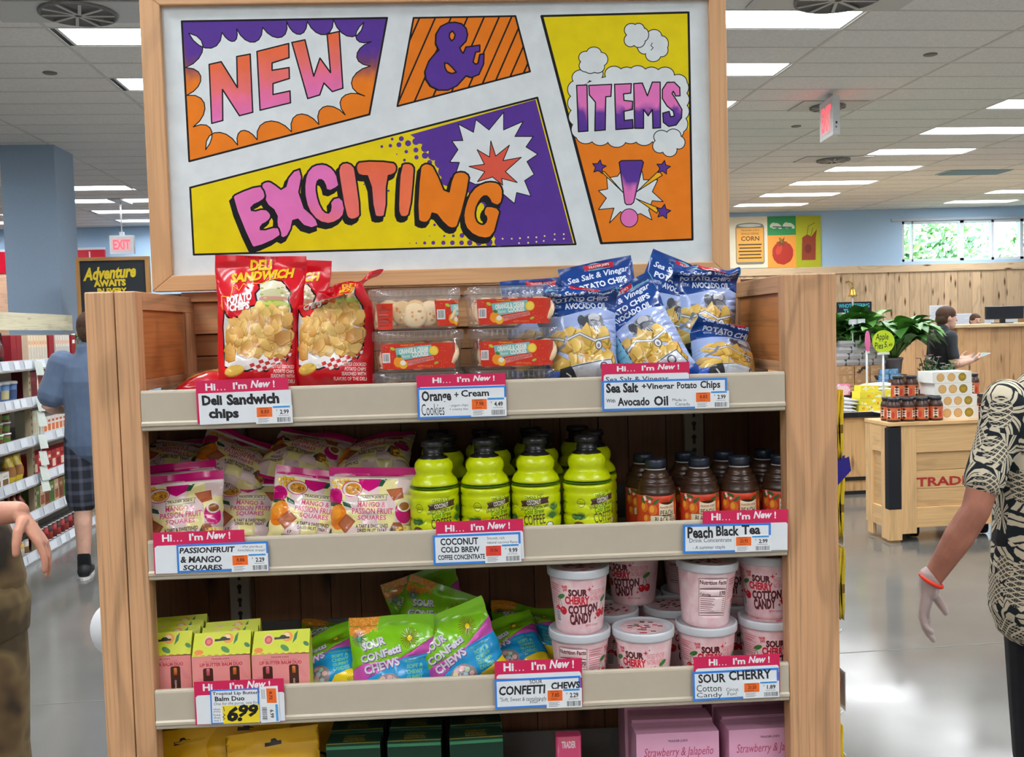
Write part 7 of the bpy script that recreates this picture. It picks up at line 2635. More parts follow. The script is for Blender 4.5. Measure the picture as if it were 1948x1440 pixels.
def pf(A, w, h):
    A.text("TRADER JOE'S", (w*0.38, h*0.05, w*0.62, h*0.08), C(60, 40, 50), bold=0.02)
    A.text('Strawberry & Jalapeño', (w*0.09, h*0.13, w*0.93, h*0.25), C(176, 60, 90), bold=0.0, shear=0.25)
    A.text('CRISPS', (w*0.34, h*0.30, w*0.66, h*0.36), C(90, 50, 70), bold=0.0)
    for s_ in (-1, 1):
        A.poly([(w*(0.5 + s_*0.21), h*0.33), (w*(0.5 + s_*0.25), h*0.305), (w*(0.5 + s_*0.25), h*0.355)], C(110, 120, 70))
    A.ell(w*0.5, h*0.72, w*0.3, h*0.18, C(200, 50, 70), 20)
def pt_(A, w, d):
    A.rect(w*0.1, d*0.4, w*0.9, d*0.43, C(206, 140, 170)); A.text('Open here', (w*0.4, d*0.5, w*0.6, d*0.62), C(206, 140, 170), shear=0.2)
p0 = carton('crisps_box', '', 'box', 'pink crisps boxes', 0.168, 0.064, 0.192, pc, pf, pt_, (0, 0, 0), 0)
first = True
for c_, px in enumerate((1283, 1455)):
    for r_ in range(4):
        p = foot(px, 1410, 1.935, T4)
        p.y += r_*0.0685
        p.x += 0.004*(r_ % 2)
        lab = 'pink strawberry jalapeño crisps box, %s column, %s from the front' % (('first', 'second')[c_], ORD[r_])
        if first:
            p0.location = p; p0['label'] = lab; first = False
        else:
            dup(p0, lab, p, math.radians((-1.5, 1.0)[c_]))
t = thing('pink_packet', 'small pink packet standing between the dark green and pink boxes', 'packet', foot(1081, 1430, 1.95, T4))
def qf(A, w, h):
    A.text('TRADER', (w*0.15, h*0.05, w*0.85, h*0.13), C(240, 214, 220), bold=0.04)
    for q in range(12):
        A.rect(w*(0.06 + q*0.075), h*0.015, w*(0.09 + q*0.075), h*0.04, C(120, 140, 90))
A = Art([(0, 0), (0.052, 0), (0.052, 0.185), (0, 0.185)], C(222, 80, 122)); qf(A, 0.052, 0.185)
a = MB(); a.rbox(-0.026, -0.014, 0, 0.026, 0.014, 0.185, 0.006, C(222, 80, 122), 'film')
lay(a, A.cut(), lambda u, v: ((u - 0.026)*0.8, -0.0143, 0.185 - v), 'film'); a.build('packet', t)

# ================================================================== people
def solid(name, col, rough=0.6, spec=0.3, vary=0.08, vscale=40, bmp=0.0, bscale=300, sheen=0.0, sub=0.0):
    m, nt, b = new_mat(name)
    nz = node(nt, 'ShaderNodeTexNoise')
    nz.inputs['Scale'].default_value = vscale
    nz.inputs['Detail'].default_value = 4
    link(nt, objco(nt), nz.inputs['Vector'])
    r = ramp(nt, nz.outputs[0], [(0.3, mulc(col, 1 - vary)), (0.7, mulc(col, 1 + vary))])
    link(nt, r, b.inputs['Base Color'])
    b.inputs['Roughness'].default_value = rough
    b.inputs['Specular IOR Level'].default_value = spec
    b.inputs['Sheen Weight'].default_value = sheen
    b.inputs['Subsurface Weight'].default_value = sub
    b.inputs['Subsurface Radius'].default_value = (0.01, 0.004, 0.002)
    if bmp:
        n2 = node(nt, 'ShaderNodeTexNoise')
        n2.inputs['Scale'].default_value = bscale
        n2.inputs['Detail'].default_value = 3
        link(nt, objco(nt), n2.inputs['Vector'])
        bump(nt, b, n2.outputs[0], bmp)
    MATS[name] = m

solid('skin_tan', C(196, 140, 116), 0.5, 0.35, 0.1, 26, 0.08, 300, sub=0.08)
solid('skin_ruddy', C(162, 106, 86), 0.5, 0.35, 0.16, 22, 0.15, 220, sub=0.08)
solid('skin_fair', C(214, 168, 146), 0.5, 0.35, 0.08, 26, 0.05, 300, sub=0.08)
solid('cloth_blue', C(92, 108, 132), 0.9, 0.1, 0.08, 14, 0.3, 16, 0.2)
solid('cloth_charcoal', C(58, 62, 66), 0.9, 0.1, 0.12, 16, 0.3, 20, 0.2)
solid('cloth_black', C(26, 26, 30), 0.85, 0.15, 0.15, 20, 0.2, 30, 0.1)
solid('cloth_grey', C(120, 122, 126), 0.9, 0.1, 0.1, 20, 0.2, 30, 0.1)
solid('hair_brown', C(74, 50, 36), 0.6, 0.3, 0.35, 120, 0.6, 140)
solid('hair_dark', C(44, 34, 28), 0.6, 0.3, 0.35, 120, 0.6, 140)
solid('shoe_black', C(30, 30, 34), 0.55, 0.4, 0.2, 30)
solid('sole_white', C(214, 212, 206), 0.6)

def _plaid(nt, b):
    tc = objco(nt)
    sx = node(nt, 'ShaderNodeSeparateXYZ')
    link(nt, tc, sx.inputs[0])
    outs = []
    for ax, k in (('X', 90.0), ('Z', 80.0)):
        mm = node(nt, 'ShaderNodeMath', operation='MULTIPLY'); mm.inputs[1].default_value = k
        link(nt, sx.outputs[ax], mm.inputs[0])
        sn = node(nt, 'ShaderNodeMath', operation='SINE'); link(nt, mm.outputs[0], sn.inputs[0])
        outs.append(ramp(nt, sn.outputs[0], [(0.3, C(34, 36, 46)), (0.75, C(84, 88, 104))]))
    mx = node(nt, 'ShaderNodeMix', data_type='RGBA'); mx.inputs[0].default_value = 0.5
    link(nt, outs[0], mx.inputs[6]); link(nt, outs[1], mx.inputs[7])
    link(nt, mx.outputs[2], b.inputs['Base Color'])
    b.inputs['Roughness'].default_value = 0.9
special('cloth_plaid', _plaid)

def _camo(nt, b):
    n = node(nt, 'ShaderNodeTexNoise'); n.inputs['Scale'].default_value = 7; n.inputs['Detail'].default_value = 2
    link(nt, objco(nt), n.inputs['Vector'])
    r = ramp(nt, n.outputs[0], [(0.36, C(44, 36, 26)), (0.45, C(92, 72, 46)), (0.54, C(118, 100, 66)), (0.64, C(74, 62, 40))])
    link(nt, r, b.inputs['Base Color'])
    b.inputs['Roughness'].default_value = 0.9
special('cloth_camo', _camo)

def _aloha(nt, b):
    """dark cloth printed with cream leaves and diamond-scaled fruit"""
    vo = node(nt, 'ShaderNodeTexVoronoi'); vo.inputs['Scale'].default_value = 11.5
    co = objco(nt, (1, 1, 0.75))
    link(nt, co, vo.inputs['Vector'])
    # diamonds inside the fruit
    sp = node(nt, 'ShaderNodeSeparateXYZ'); link(nt, objco(nt), sp.inputs[0])
    def mth(op, a, bb=None, v=None):
        m_ = node(nt, 'ShaderNodeMath', operation=op)
        link(nt, a, m_.inputs[0])
        if bb is not None:
            link(nt, bb, m_.inputs[1])
        if v is not None:
            m_.inputs[1].default_value = v
        return m_.outputs[0]
    xy = mth('ADD', sp.outputs['X'], sp.outputs['Y'])
    u = mth('SINE', mth('MULTIPLY', mth('ADD', xy, sp.outputs['Z']), v=380.0))
    v = mth('SINE', mth('MULTIPLY', mth('SUBTRACT', xy, sp.outputs['Z']), v=380.0))
    mn = mth('MAXIMUM', u, v)
    mi = mth('MINIMUM', u, v)
    cells = ramp(nt, mn, [(0.55, 0.0), (0.66, 1.0)])
    cores = ramp(nt, mth('MAXIMUM', mth('ABSOLUTE', mth('ADD', u, v=0.55)), mth('ABSOLUTE', mth('ADD', v, v=0.55))), [(0.26, 1.0), (0.34, 0.0)])
    fruit = mth('MAXIMUM', cells, cores)
    # pointed leaves radiating from each fruit
    df = node(nt, 'ShaderNodeVectorMath', operation='SUBTRACT')
    link(nt, co, df.inputs[0]); link(nt, vo.outputs['Position'], df.inputs[1])
    s2 = node(nt, 'ShaderNodeSeparateXYZ'); link(nt, df.outputs[0], s2.inputs[0])
    nz = node(nt, 'ShaderNodeTexNoise'); nz.inputs['Scale'].default_value = 30
    link(nt, co, nz.inputs['Vector'])
    an = mth('ARCTAN2', s2.outputs['Z'], mth('ADD', s2.outputs['X'], s2.outputs['Y']))
    an = mth('ADD', mth('MULTIPLY', an, v=4.5), mth('MULTIPLY', nz.outputs[0], v=0.8))
    st = mth('ABSOLUTE', mth('SINE', an))
    leaves = mth('MULTIPLY', ramp(nt, mth('SUBTRACT', st, mth('MULTIPLY', vo.outputs['Distance'], v=1.05)), [(0.0, 0.0), (0.06, 1.0)]), ramp(nt, st, [(0.985, 1.0), (0.995, 0.0)]))
    zone = ramp(nt, vo.outputs['Distance'], [(0.40, 0.0), (0.42, 1.0)])
    mx = node(nt, 'ShaderNodeMix', data_type='FLOAT')
    link(nt, zone, mx.inputs[0]); link(nt, fruit, mx.inputs[2]); link(nt, leaves, mx.inputs[3])
    mc = node(nt, 'ShaderNodeMix', data_type='RGBA')
    mc.inputs[6].default_value = C(34, 40, 44) + (1,)
    mc.inputs[7].default_value = C(206, 196, 172) + (1,)
    link(nt, mx.outputs[0], mc.inputs[0])
    link(nt, mc.outputs[2], b.inputs['Base Color'])
    b.inputs['Roughness'].default_value = 0.85
    b.inputs['Specular IOR Level'].default_value = 0.15
special('cloth_aloha', _aloha)

def limb(mb, pts, rad, mat='skin', seg=16, up=None):
    """tapered closed tube with rounded ends; a radius may be (across, along up)"""
    pts = [Vector(p) for p in pts]
    P, Rr = [], []
    for i in range(len(pts) - 1):
        for k in range(4):
            t = k/4
            P.append(pts[i].lerp(pts[i + 1], t))
            a, b = rad[i], rad[i + 1]
            a = a if isinstance(a, tuple) else (a, a)
            b = b if isinstance(b, tuple) else (b, b)
            Rr.append((a[0] + (b[0] - a[0])*t, a[1] + (b[1] - a[1])*t))
    P.append(pts[-1])
    Rr.append(rad[-1] if isinstance(rad[-1], tuple) else (rad[-1], rad[-1]))
    rings = []
    n = len(P)
    upv = Vector(up) if up is not None else None
    for i in range(n):
        t = (P[min(i + 1, n - 1)] - P[max(i - 1, 0)]).normalized()
        if upv is not None:
            w = (upv - t*upv.dot(t)).normalized()
        else:
            w = Vector((0, 1, 0)) - t*t.y
            if w.length < 0.2:
                w = Vector((1, 0, 0)) - t*t.x
            w.normalize()
        u = t.cross(w).normalized()
        def ring(c, k):
            return [c + u*(Rr[i][0]*k*math.cos(2*PI*q/seg)) + w*(Rr[i][1]*k*math.sin(2*PI*q/seg)) for q in range(seg)]
        mr = min(Rr[i])
        if i == 0:
            for a in (80, 55, 28):
                rings.append(ring(P[i] - t*mr*math.sin(math.radians(a)), math.cos(math.radians(a))))
        rings.append(ring(P[i], 1))
        if i == n - 1:
            for a in (28, 55, 80):
                rings.append(ring(P[i] + t*mr*math.sin(math.radians(a)), math.cos(math.radians(a))))
    mb.loft(rings, (1, 1, 1), mat)

def blob(mb, c, r, mat='skin', M=None):
    n0 = len(mb.v)
    prof = [(max(0.001, math.cos(math.radians(a))), math.sin(math.radians(a))) for a in range(-90, 91, 15)]
    mb.lathe(prof, (1, 1, 1), mat, 18)
    X = Matrix.Translation(c) @ (M or Matrix.Identity(4)) @ Matrix.Diagonal((r[0], r[1], r[2], 1))
    mb.xf(X, n0)

def hand(mb, Wp, f, n, s, k=1.0, curl=(0.25, 0.3, 0.34, 0.4), mat='skin', grow=0.0, thumb=0.5, fan=0.06):
    """palm, four bent fingers and a thumb; f towards the finger tips, n out of the palm, s to the thumb side"""
    Wp, f, n, s = Vector(Wp), Vector(f).normalized(), Vector(n).normalized(), Vector(s).normalized()
    g = grow
    limb(mb, [Wp - f*0.012*k, Wp + f*0.03*k, Wp + f*0.065*k, Wp + f*0.09*k], [(0.026*k + g, 0.02*k + g), (0.034*k + g, 0.017*k + g), (0.041*k + g, 0.0145*k + g), (0.041*k + g, 0.012*k + g)], mat, 16, up=n)
    for o, L, rt, cu in ((0.031, 0.072, 0.087, curl[0]), (0.0105, 0.08, 0.092, curl[1]), (-0.0105, 0.074, 0.089, curl[2]), (-0.0305, 0.058, 0.08, curl[3])):
        p = Wp + f*rt*k + s*o*k
        d = (f + s*o*fan/0.03).normalized()
        pts = [p - d*0.012*k, p]
        ang = 0
        for seg_, bend in ((0.46, cu), (0.30, cu*1.25), (0.24, cu*0.9)):
            ang += bend
            dd = d*math.cos(ang) + n*math.sin(ang)
            pts.append(pts[-1] + dd*L*seg_*k)
        limb(mb, pts, [0.0098*k + g, 0.0095*k + g, 0.0088*k + g, 0.008*k + g, 0.0068*k + g], mat, 10, up=s)
    p0 = Wp + f*0.022*k + s*0.024*k
    d1 = (s*0.75 + f*0.55 + n*thumb).normalized()
    p1 = p0 + d1*0.036*k
    d2 = (s*0.35 + f*0.9 + n*(thumb + 0.15)).normalized()
    p2 = p1 + d2*0.031*k
    d3 = (s*0.12 + f*0.95 + n*(thumb + 0.2)).normalized()
    p3 = p2 + d3*0.022*k
    limb(mb, [p0, p1, p2, p3], [0.016*k + g, 0.0125*k + g, 0.0108*k + g, 0.0085*k + g], mat, 10)

def remesh(o, vox, it=3):
    r = o.modifiers.new('skin', 'REMESH')
    r.mode = 'VOXEL'
    r.voxel_size = vox
    r.use_smooth_shade = True
    q = o.modifiers.new('soft', 'SMOOTH')
    q.factor = 0.5
    q.iterations = it
    return o

HEAD = [(-0.118, 0.022, 0.026, -0.05), (-0.108, 0.036, 0.042, -0.04), (-0.085, 0.05, 0.062, -0.026), (-0.055, 0.06, 0.08, -0.012), (-0.02, 0.068, 0.091, -0.003), (0.02, 0.0725, 0.097, 0.002),
        (0.055, 0.073, 0.097, 0.005), (0.085, 0.062, 0.085, 0.007), (0.105, 0.042, 0.06, 0.008), (0.116, 0.018, 0.026, 0.008)]

def person(label, loc, face, Hh, skin, shirt, pants, hair, J=None, sleeves='short', legs='long', vox=0.006, hands=None, hairlen=0.0, shoe='shoe_black', shirt_hem=0.86, leg_hem=0.1, grow_shirt=0.016, headrot=0.0, ex=None, group=None, girth=1.0, sleeve=None):
    """standing figure facing -y in its own frame; J overrides joints (metres for a 1.75 m figure)"""
    k = Hh/1.75
    j = dict(pel=(0, 0, 0.95), wai=(0, 0.0, 1.09), che=(0, 0.0, 1.3), nec=(0, 0.012, 1.475), hed=(0, -0.012, 1.625),
             sl=(0.175, 0.01, 1.415), sr=(-0.175, 0.01, 1.415), el=(0.235, 0.03, 1.12), er=(-0.235, 0.03, 1.12), wl=(0.245, -0.04, 0.87), wr=(-0.245, -0.04, 0.87),
             hl=(0.088, 0, 0.92), hr=(-0.088, 0, 0.92), kl=(0.095, -0.015, 0.5), kr=(-0.095, -0.015, 0.5), al=(0.1, 0.03, 0.085), ar=(-0.1, 0.03, 0.085))
    j.update(J or {})
    j = {a: Vector(b)*k for a, b in j.items()}
    t = thing('person', label, 'person', loc, face, group)
    S_ = lambda *q: tuple(x*k if not isinstance(x, tuple) else tuple(y*k for y in x) for x in q)
    m = MB()
    def torso(mb, g, z0=None, mat='skin'):
        lo = j['pel'] if z0 is None else Vector((j['pel'].x, j['pel'].y, z0*k))
        limb(mb, [lo, j['wai'], j['che'], j['che'].lerp(j['nec'], 0.55), j['nec'] + Vector((0, 0, 0.01))],
             [(0.165*k*girth + g, 0.115*k*girth + g), (0.15*k*girth + g, 0.108*k*girth + g), (0.175*k*(0.5 + 0.5*girth) + g, 0.122*k + g), (0.15*k + g, 0.1*k + g), (0.066*k + g, 0.062*k + g)], mat, 24, up=(0, 1, 0))
    torso(m, 0, None, skin)
    limb(m, [j['nec'] - Vector((0, 0, 0.04)), j['nec'].lerp(j['hed'], 0.5), j['hed'] + Vector((0, 0.01, -0.03))], S_(0.058, 0.053, 0.055), skin)
    HM = Matrix.Translation(j['hed']) @ Matrix.Rotation(headrot, 4, 'Z') @ Matrix.Diagonal((k, k, k, 1))
    n0 = len(m.v)
    m.loft([[(rx*math.cos(2*PI*q/20), y + ry*math.sin(2*PI*q/20), z) for q in range(20)] for z, rx, ry, y in HEAD], (1, 1, 1), skin)
    limb(m, [(0, -0.094, 0.02), (0, -0.108, -0.012), (0, -0.112, -0.026)], [0.008, 0.011, 0.013], skin, 8)
    limb(m, [(-0.02, -0.084, -0.062), (0, -0.09, -0.061), (0.02, -0.084, -0.062)], [0.006, 0.008, 0.006], skin, 8)
    limb(m, [(-0.045, -0.084, 0.03), (0, -0.094, 0.034), (0.045, -0.084, 0.03)], [0.009, 0.01, 0.009], skin, 8)
    for sx in (-1, 1):
        blob(m, (sx*0.073, 0.012, -0.005), (0.011, 0.022, 0.032), skin)
    m.xf(HM, n0)
    for a in 'lr':
        sg = 1 if a == 'l' else -1
        limb(m, [j['s' + a], j['s' + a].lerp(j['e' + a], 0.5), j['e' + a], j['e' + a].lerp(j['w' + a], 0.35), j['w' + a]], S_(0.056, 0.048, 0.041, 0.043, 0.027), skin)
        hd = (hands or {}).get(a)
        if hd is None:
            f = (j['w' + a] - j['e' + a]).normalized()
            hd = dict(f=f, n=(-sg, 0, 0) - f*f.dot(Vector((-sg, 0, 0))) if False else Vector((-sg, 0.2, 0)), s=None)
        f = Vector(hd['f']).normalized(); n = Vector(hd['n']); n = (n - f*n.dot(f)).normalized()
        s = n.cross(f) if a == 'l' else f.cross(n)
        hand(m, j['w' + a] + f*0.01, f, n, s, k, hd.get('curl', (0.25, 0.3, 0.34, 0.4)), skin, thumb=hd.get('thumb', 0.4), fan=hd.get('fan', 0.06))
        limb(m, [j['h' + a] + Vector((0, 0, 0.04)), j['h' + a].lerp(j['k' + a], 0.4), j['k' + a], j['k' + a].lerp(j['a' + a], 0.35) + Vector((0, 0.012, 0)), j['a' + a]], S_(0.088, 0.08, 0.055, 0.056, 0.036), skin)
        limb(m, [j['a' + a] + Vector((0, 0.02, -0.03))*k, j['a' + a] + Vector((0, -0.08, -0.045))*k, j['a' + a] + Vector((0, -0.16, -0.055))*k], [(0.034*k, 0.034*k), (0.04*k, 0.03*k), (0.036*k, 0.02*k)], skin, up=(0, 0, 1))
    remesh(m.build('body', t), vox)
    # shirt
    g = grow_shirt
    m = MB()
    torso(m, g, shirt_hem, shirt)
    for a in 'lr':
        e = {'short': 0.72, 'long': 1.0}[sleeves]
        pts = [j['s' + a], j['s' + a].lerp(j['e' + a], e*0.5), j['s' + a].lerp(j['e' + a], e)]
        rr = [0.062*k + g, 0.058*k + g, 0.056*k + g*1.3]
        if sleeve:
            rr = [0.068*k, sleeve*1.08, sleeve*1.12]
        if sleeves == 'long':
            pts += [j['e' + a].lerp(j['w' + a], 0.5), j['e' + a].lerp(j['w' + a], 0.9)]
            rr += [0.048*k + g*0.7, 0.034*k + g*0.6]
        limb(m, pts, rr, shirt)
    remesh(m.build('shirt', t), max(vox, 0.0045), 2)
    # trousers or shorts
    m = MB()
    limb(m, [j['pel'] + Vector((0, 0, 0.09*k)), j['pel'], j['pel'] - Vector((0, 0, 0.06*k))], [(0.158*k*girth + 0.01, 0.112*k + 0.01), (0.172*k*girth + 0.01, 0.122*k + 0.012), (0.16*k*girth + 0.01, 0.115*k + 0.01)], pants, 24, up=(0, 1, 0))
    for a in 'lr':
        if legs == 'long':
            limb(m, [j['h' + a], j['h' + a].lerp(j['k' + a], 0.5), j['k' + a], j['k' + a].lerp(j['a' + a], 0.5), j['a' + a] + Vector((0, 0, 0.02))], [0.1*k, 0.092*k, 0.072*k, 0.068*k, 0.058*k], pants)
        else:
            limb(m, [j['h' + a], j['h' + a].lerp(j['k' + a], 0.5), j['h' + a].lerp(j['k' + a], 0.93)], [0.104*k, 0.106*k, 0.106*k], pants)
    remesh(m.build('shorts' if legs == 'short' else 'trousers', t), max(vox, 0.0045), 2)
    # hair
    if hair:
        m = MB()
        blob(m, (0, 0.01, 0.042), (0.0815, 0.107, 0.088), hair)
        blob(m, (0, 0.05, -0.01), (0.073, 0.066, 0.075 + hairlen), hair)
        for sx in (-1, 1):
            blob(m, (sx*0.062, 0.02, 0.02), (0.019, 0.045, 0.045), hair)
        m.xf(HM)
        remesh(m.build('hair', t), 0.006, 2)
    m = MB()
    for sx in (-1, 1):
        n0 = len(m.v)
        blob(m, (sx*0.031, -0.083, 0.006), (0.013, 0.008, 0.0075), 'plastic')
        for q in range(len(m.c)):
            pass
        m.xf(HM, n0)
    m.c = [C(235, 232, 228)]*len(m.c)
    b0 = len(m.c)
    for sx in (-1, 1):
        n0 = len(m.v)
        blob(m, (sx*0.031, -0.0885, 0.006), (0.006, 0.0035, 0.006), 'plastic')
        m.xf(HM, n0)
    m.c[b0:] = [C(50, 36, 28)]*(len(m.c) - b0)
    m.build('eyes', t)
    m = MB(); n0 = 0
    limb(m, [(-0.022, -0.0885, -0.062), (0, -0.0955, -0.061), (0.022, -0.0885, -0.062)], [0.0035, 0.0055, 0.0035], 'matte', 8)
    m.xf(HM); m.c = [C(168, 92, 88)]*len(m.c)
    m.build('mouth', t)
    # shoes
    for a in 'lr':
        b = j['a' + a]
        m = MB()
        limb(m, [b + Vector((0, 0.035, -0.03))*k, b + Vector((0, -0.03, -0.03))*k, b + Vector((0, -0.1, -0.045))*k, b + Vector((0, -0.17, -0.05))*k], [(0.043*k, 0.05*k), (0.046*k, 0.048*k), (0.05*k, 0.036*k), (0.044*k, 0.026*k)], shoe, up=(0, 0, 1))
        sh = remesh(m.build('shoe', t), 0.006, 2)
        m = MB()
        m.prism([((b.x + (0.05*k)*math.cos(q*PI/8)*(1 if True else 1)), b.y - 0.062*k + 0.15*k*math.sin(q*PI/8)) for q in range(16)], b.z - 0.085*k, b.z - 0.066*k, C(212, 210, 204), 'rubber')
        m.build('sole', sh)
    return t, j, k

# man in the patterned shirt, walking away at the edge of the picture
fz = 0.0
T_, J_, K_h = person('person seen from behind in a black and cream pineapple print shirt with one gloved hand', fb(1.865, 2.62, 0), PI + BY, 1.66, 'skin_ruddy', 'cloth_aloha', 'cloth_black', 'hair_brown',
    J=dict(
        sl=(0.2, 0.02, 1.375), el=(0.318, 0.05, 1.056), wl=(0.432, -0.01, 0.826),
        sr=(-0.2, 0.02, 1.375), er=(-0.27, 0.05, 1.08), wr=(-0.27, -0.06, 0.84)),
    vox=0.003, shirt_hem=0.74, grow_shirt=0.024, girth=1.24, sleeve=0.05,
    hands=dict(l=dict(f=(0.12, -0.1, -1), n=(-0.75, 0.65, -0.1), curl=(0.2, 0.26, 0.3, 0.36), thumb=0.55)))
j = J_
f = Vector((0.12, -0.1, -1)).normalized(); n = Vector((-0.75, 0.65, -0.1)); n = (n - f*n.dot(f)).normalized(); s = n.cross(f)
m = MB()
hand(m, j['wl'] + f*0.01, f, n, s, K_h, (0.2, 0.26, 0.3, 0.36), 'thin_glove', grow=0.0022, thumb=0.55)
limb(m, [j['wl'] - f*0.02, j['wl'] + f*0.02], [0.034*K_h, 0.032*K_h], 'thin_glove')
remesh(m.build('glove', T_), 0.0032, 2)
m = MB()
d = (j['wl'] - j['el']).normalized()
u = d.cross(Vector((0, 1, 0))).normalized(); w = d.cross(u)
cpos = j['wl'] - d*0.012
ring = [cpos + (u*math.cos(2*PI*q/24) + w*math.sin(2*PI*q/24))*0.034*K_h for q in range(25)]
m.tube(ring, 0.0058, C(226, 62, 40), 'rubber', 8)
m.build('wristband', T_)

# person at the other edge: camouflage clothes, one hand held out
person('person at the picture edge in brown camouflage clothes with one bare hand held out', fb(-1.235, 2.64, 0), BY, 1.72, 'skin_tan', 'cloth_camo', 'cloth_camo', 'hair_dark',
    J=dict(wai=(-0.06, 0, 1.09), che=(-0.14, 0, 1.3), nec=(-0.16, 0.012, 1.475), hed=(-0.16, -0.012, 1.625), sl=(0.01, 0.0, 1.41), el=(-0.04, -0.12, 1.135), wl=(0.262, -0.16, 1.155), sr=(-0.32, 0, 1.41), er=(-0.38, 0.03, 1.12), wr=(-0.36, -0.04, 0.87), hl=(0.1, 0, 0.9), kl=(0.13, -0.02, 0.5), al=(0.14, 0.03, 0.085)),
    sleeve=0.055, girth=1.15,
    vox=0.003, shirt_hem=0.84, grow_shirt=0.03, sleeves='short',
    hands=dict(l=dict(f=(0.55, -0.1, -0.75), n=(-0.8, -0.15, -0.55), curl=(0.2, 0.24, 0.28, 0.3), thumb=0.5, fan=0.02)))

# man in the grocery aisle
T_, J_, k_ = person('person in a blue-grey T-shirt and dark plaid shorts, seen from behind at the grocery shelves', fb(-2.09, 6.6, 0), PI + 0.25, 1.74, 'skin_fair', 'cloth_blue', 'cloth_plaid', 'hair_brown',
    J=dict(el=(0.27, 0.02, 1.14), wl=(0.17, -0.2, 1.1), er=(-0.25, 0.0, 1.14), wr=(-0.14, -0.22, 1.12)), legs='short', shirt_hem=0.88, grow_shirt=0.026, vox=0.006,
    hands=dict(l=dict(f=(-0.4, -0.9, 0), n=(-0.3, 0.2, -0.9)), r=dict(f=(0.4, -0.9, 0), n=(0.3, 0.2, -0.9))))
for a in 'lr':
    m = MB()
    limb(m, [J_['a' + a] + Vector((0, 0, -0.02)), J_['a' + a] + Vector((0, 0.003, 0.06))], [0.044, 0.042], 'cloth_black')
    m.build('sock', T_)

# employee walking past the counter with a tablet
T_, J_, k_ = person('person in dark clothes with short brown hair walking past the counter reading a tablet', fb(5.28, 9.25, 0), PI/2 + BY, 1.67, 'skin_fair', 'cloth_charcoal', 'cloth_black', 'hair_brown',
    J=dict(hed=(0, -0.045, 1.61), el=(0.235, 0.0, 1.13), wl=(0.13, -0.25, 1.17), er=(-0.235, 0.0, 1.13), wr=(-0.12, -0.24, 1.16), kl=(0.09, -0.14, 0.52), al=(0.09, -0.2, 0.085), kr=(-0.09, 0.02, 0.5), ar=(-0.09, 0.18, 0.11)),
    shirt_hem=0.9, grow_shirt=0.012, vox=0.006, girth=0.9, sleeve=0.046,
    hands=dict(l=dict(f=(-0.35, -0.9, 0.1), n=(-0.5, 0.1, 0.8), curl=(0.4, 0.4, 0.4, 0.4)), r=dict(f=(0.35, -0.9, 0.1), n=(0.5, 0.1, 0.8), curl=(0.4, 0.4, 0.4, 0.4))))
tq = thing('tablet', 'thin tablet held by the person walking past the counter', 'tablet', T_.matrix_world @ Vector((0, 0, 0)), 0)
M = Matrix.Translation(fb(5.28, 9.25, 0)) @ Matrix.Rotation(PI/2 + BY, 4, 'Z')
tq.location = M @ Vector((0.0, -0.37, 1.14))
tq.rotation_euler = (-0.35, 0, PI/2 + BY)
m = MB(); m.box(-0.075, -0.1, -0.004, 0.075, 0.1, 0.004, C(190, 196, 204), 'plastic'); m.build('case', tq, bevel=0.003)
m = MB(); m.box(-0.068, -0.092, 0.004, 0.068, 0.092, 0.005, C(120, 150, 150), 'plastic'); m.build('screen', tq)

# someone seated low behind the counter
person('person behind the service counter, only brown hair and brow showing above it', fb(8.66, 14.25, 0), BY, 1.585, 'skin_fair', 'cloth_grey', 'cloth_black', 'hair_brown', vox=0.01)

# ================================================================== grocery aisle shelving
GX = -2.7
GN = thing('grocery_shelving', 'long grocery shelving run beside the aisle, filled with packages', 'shelving', fb(0, 0, 0), BY)
gy0, gy1 = 5.2, 9.8
sil = C(186, 192, 200)
m = MB(); m.box(GX - 0.62, gy0, 0, GX - 0.58, gy1, 1.62, C(150, 146, 138), 'powder'); m.build('back_panel', GN)
m = MB(); m.box(GX - 0.60, gy0, 1.655, GX - 0.56, gy1, 1.80, C(222, 214, 184), 'cedar_y'); m.build('header_board', GN)
LV = [0.05, 0.33, 0.58, 0.86, 1.135, 1.40]
LVW = [0.0, 0.0, 0.0, 0.0, 0.0, 0.0]
for z in LV:
    m = MB()
    m.box(GX - 0.58, gy0, z - 0.03, GX - 0.02, gy1, z, C(170, 168, 162), 'powder'); m.build('shelf', GN)
    m = MB()
    m.add([(GX, gy0, z - 0.045), (GX, gy1, z - 0.045), (GX - 0.012, gy1, z + 0.028), (GX - 0.012, gy0, z + 0.028)], [(0, 1, 2, 3)], sil, 'plastic')
    m.box(GX - 0.03, gy0, z - 0.05, GX + 0.004, gy1, z - 0.04, C(206, 210, 216), 'metal')
    r_ = random.Random(int(z*100))
    y = gy0 + 0.1
    while y < gy1:
        w = r_.uniform(0.08, 0.16)
        m.add([(GX + 0.0015, y, z - 0.035), (GX + 0.0015, y + w, z - 0.035), (GX - 0.0085, y + w, z + 0.022), (GX - 0.0085, y, z + 0.022)], [(0, 1, 2, 3)], mulc(C(214, 220, 226), r_.uniform(0.85, 1.05)), 'card')
        y += w + r_.uniform(0.02, 0.12)
    m.build('price_channel', GN)
for y in (gy0, 6.05, 7.27, 8.5, gy1):
    m = MB(); m.box(GX - 0.075, y - 0.02, 0, GX - 0.035, y + 0.02, 1.62 if y > 9 else 1.42, C(176, 160, 130), 'powder')
    z = 0.1
    while z < 1.4:
        m.box(GX - 0.0352, y - 0.006, z, GX - 0.0345, y + 0.006, z + 0.02, C(60, 52, 42), 'matte'); z += 0.05
    m.build('upright', GN)
m = MB(); m.box(GX - 0.58, gy0, 0, GX - 0.06, gy1, 0.02, C(50, 46, 42), 'matte'); m.build('kick_plate', GN)

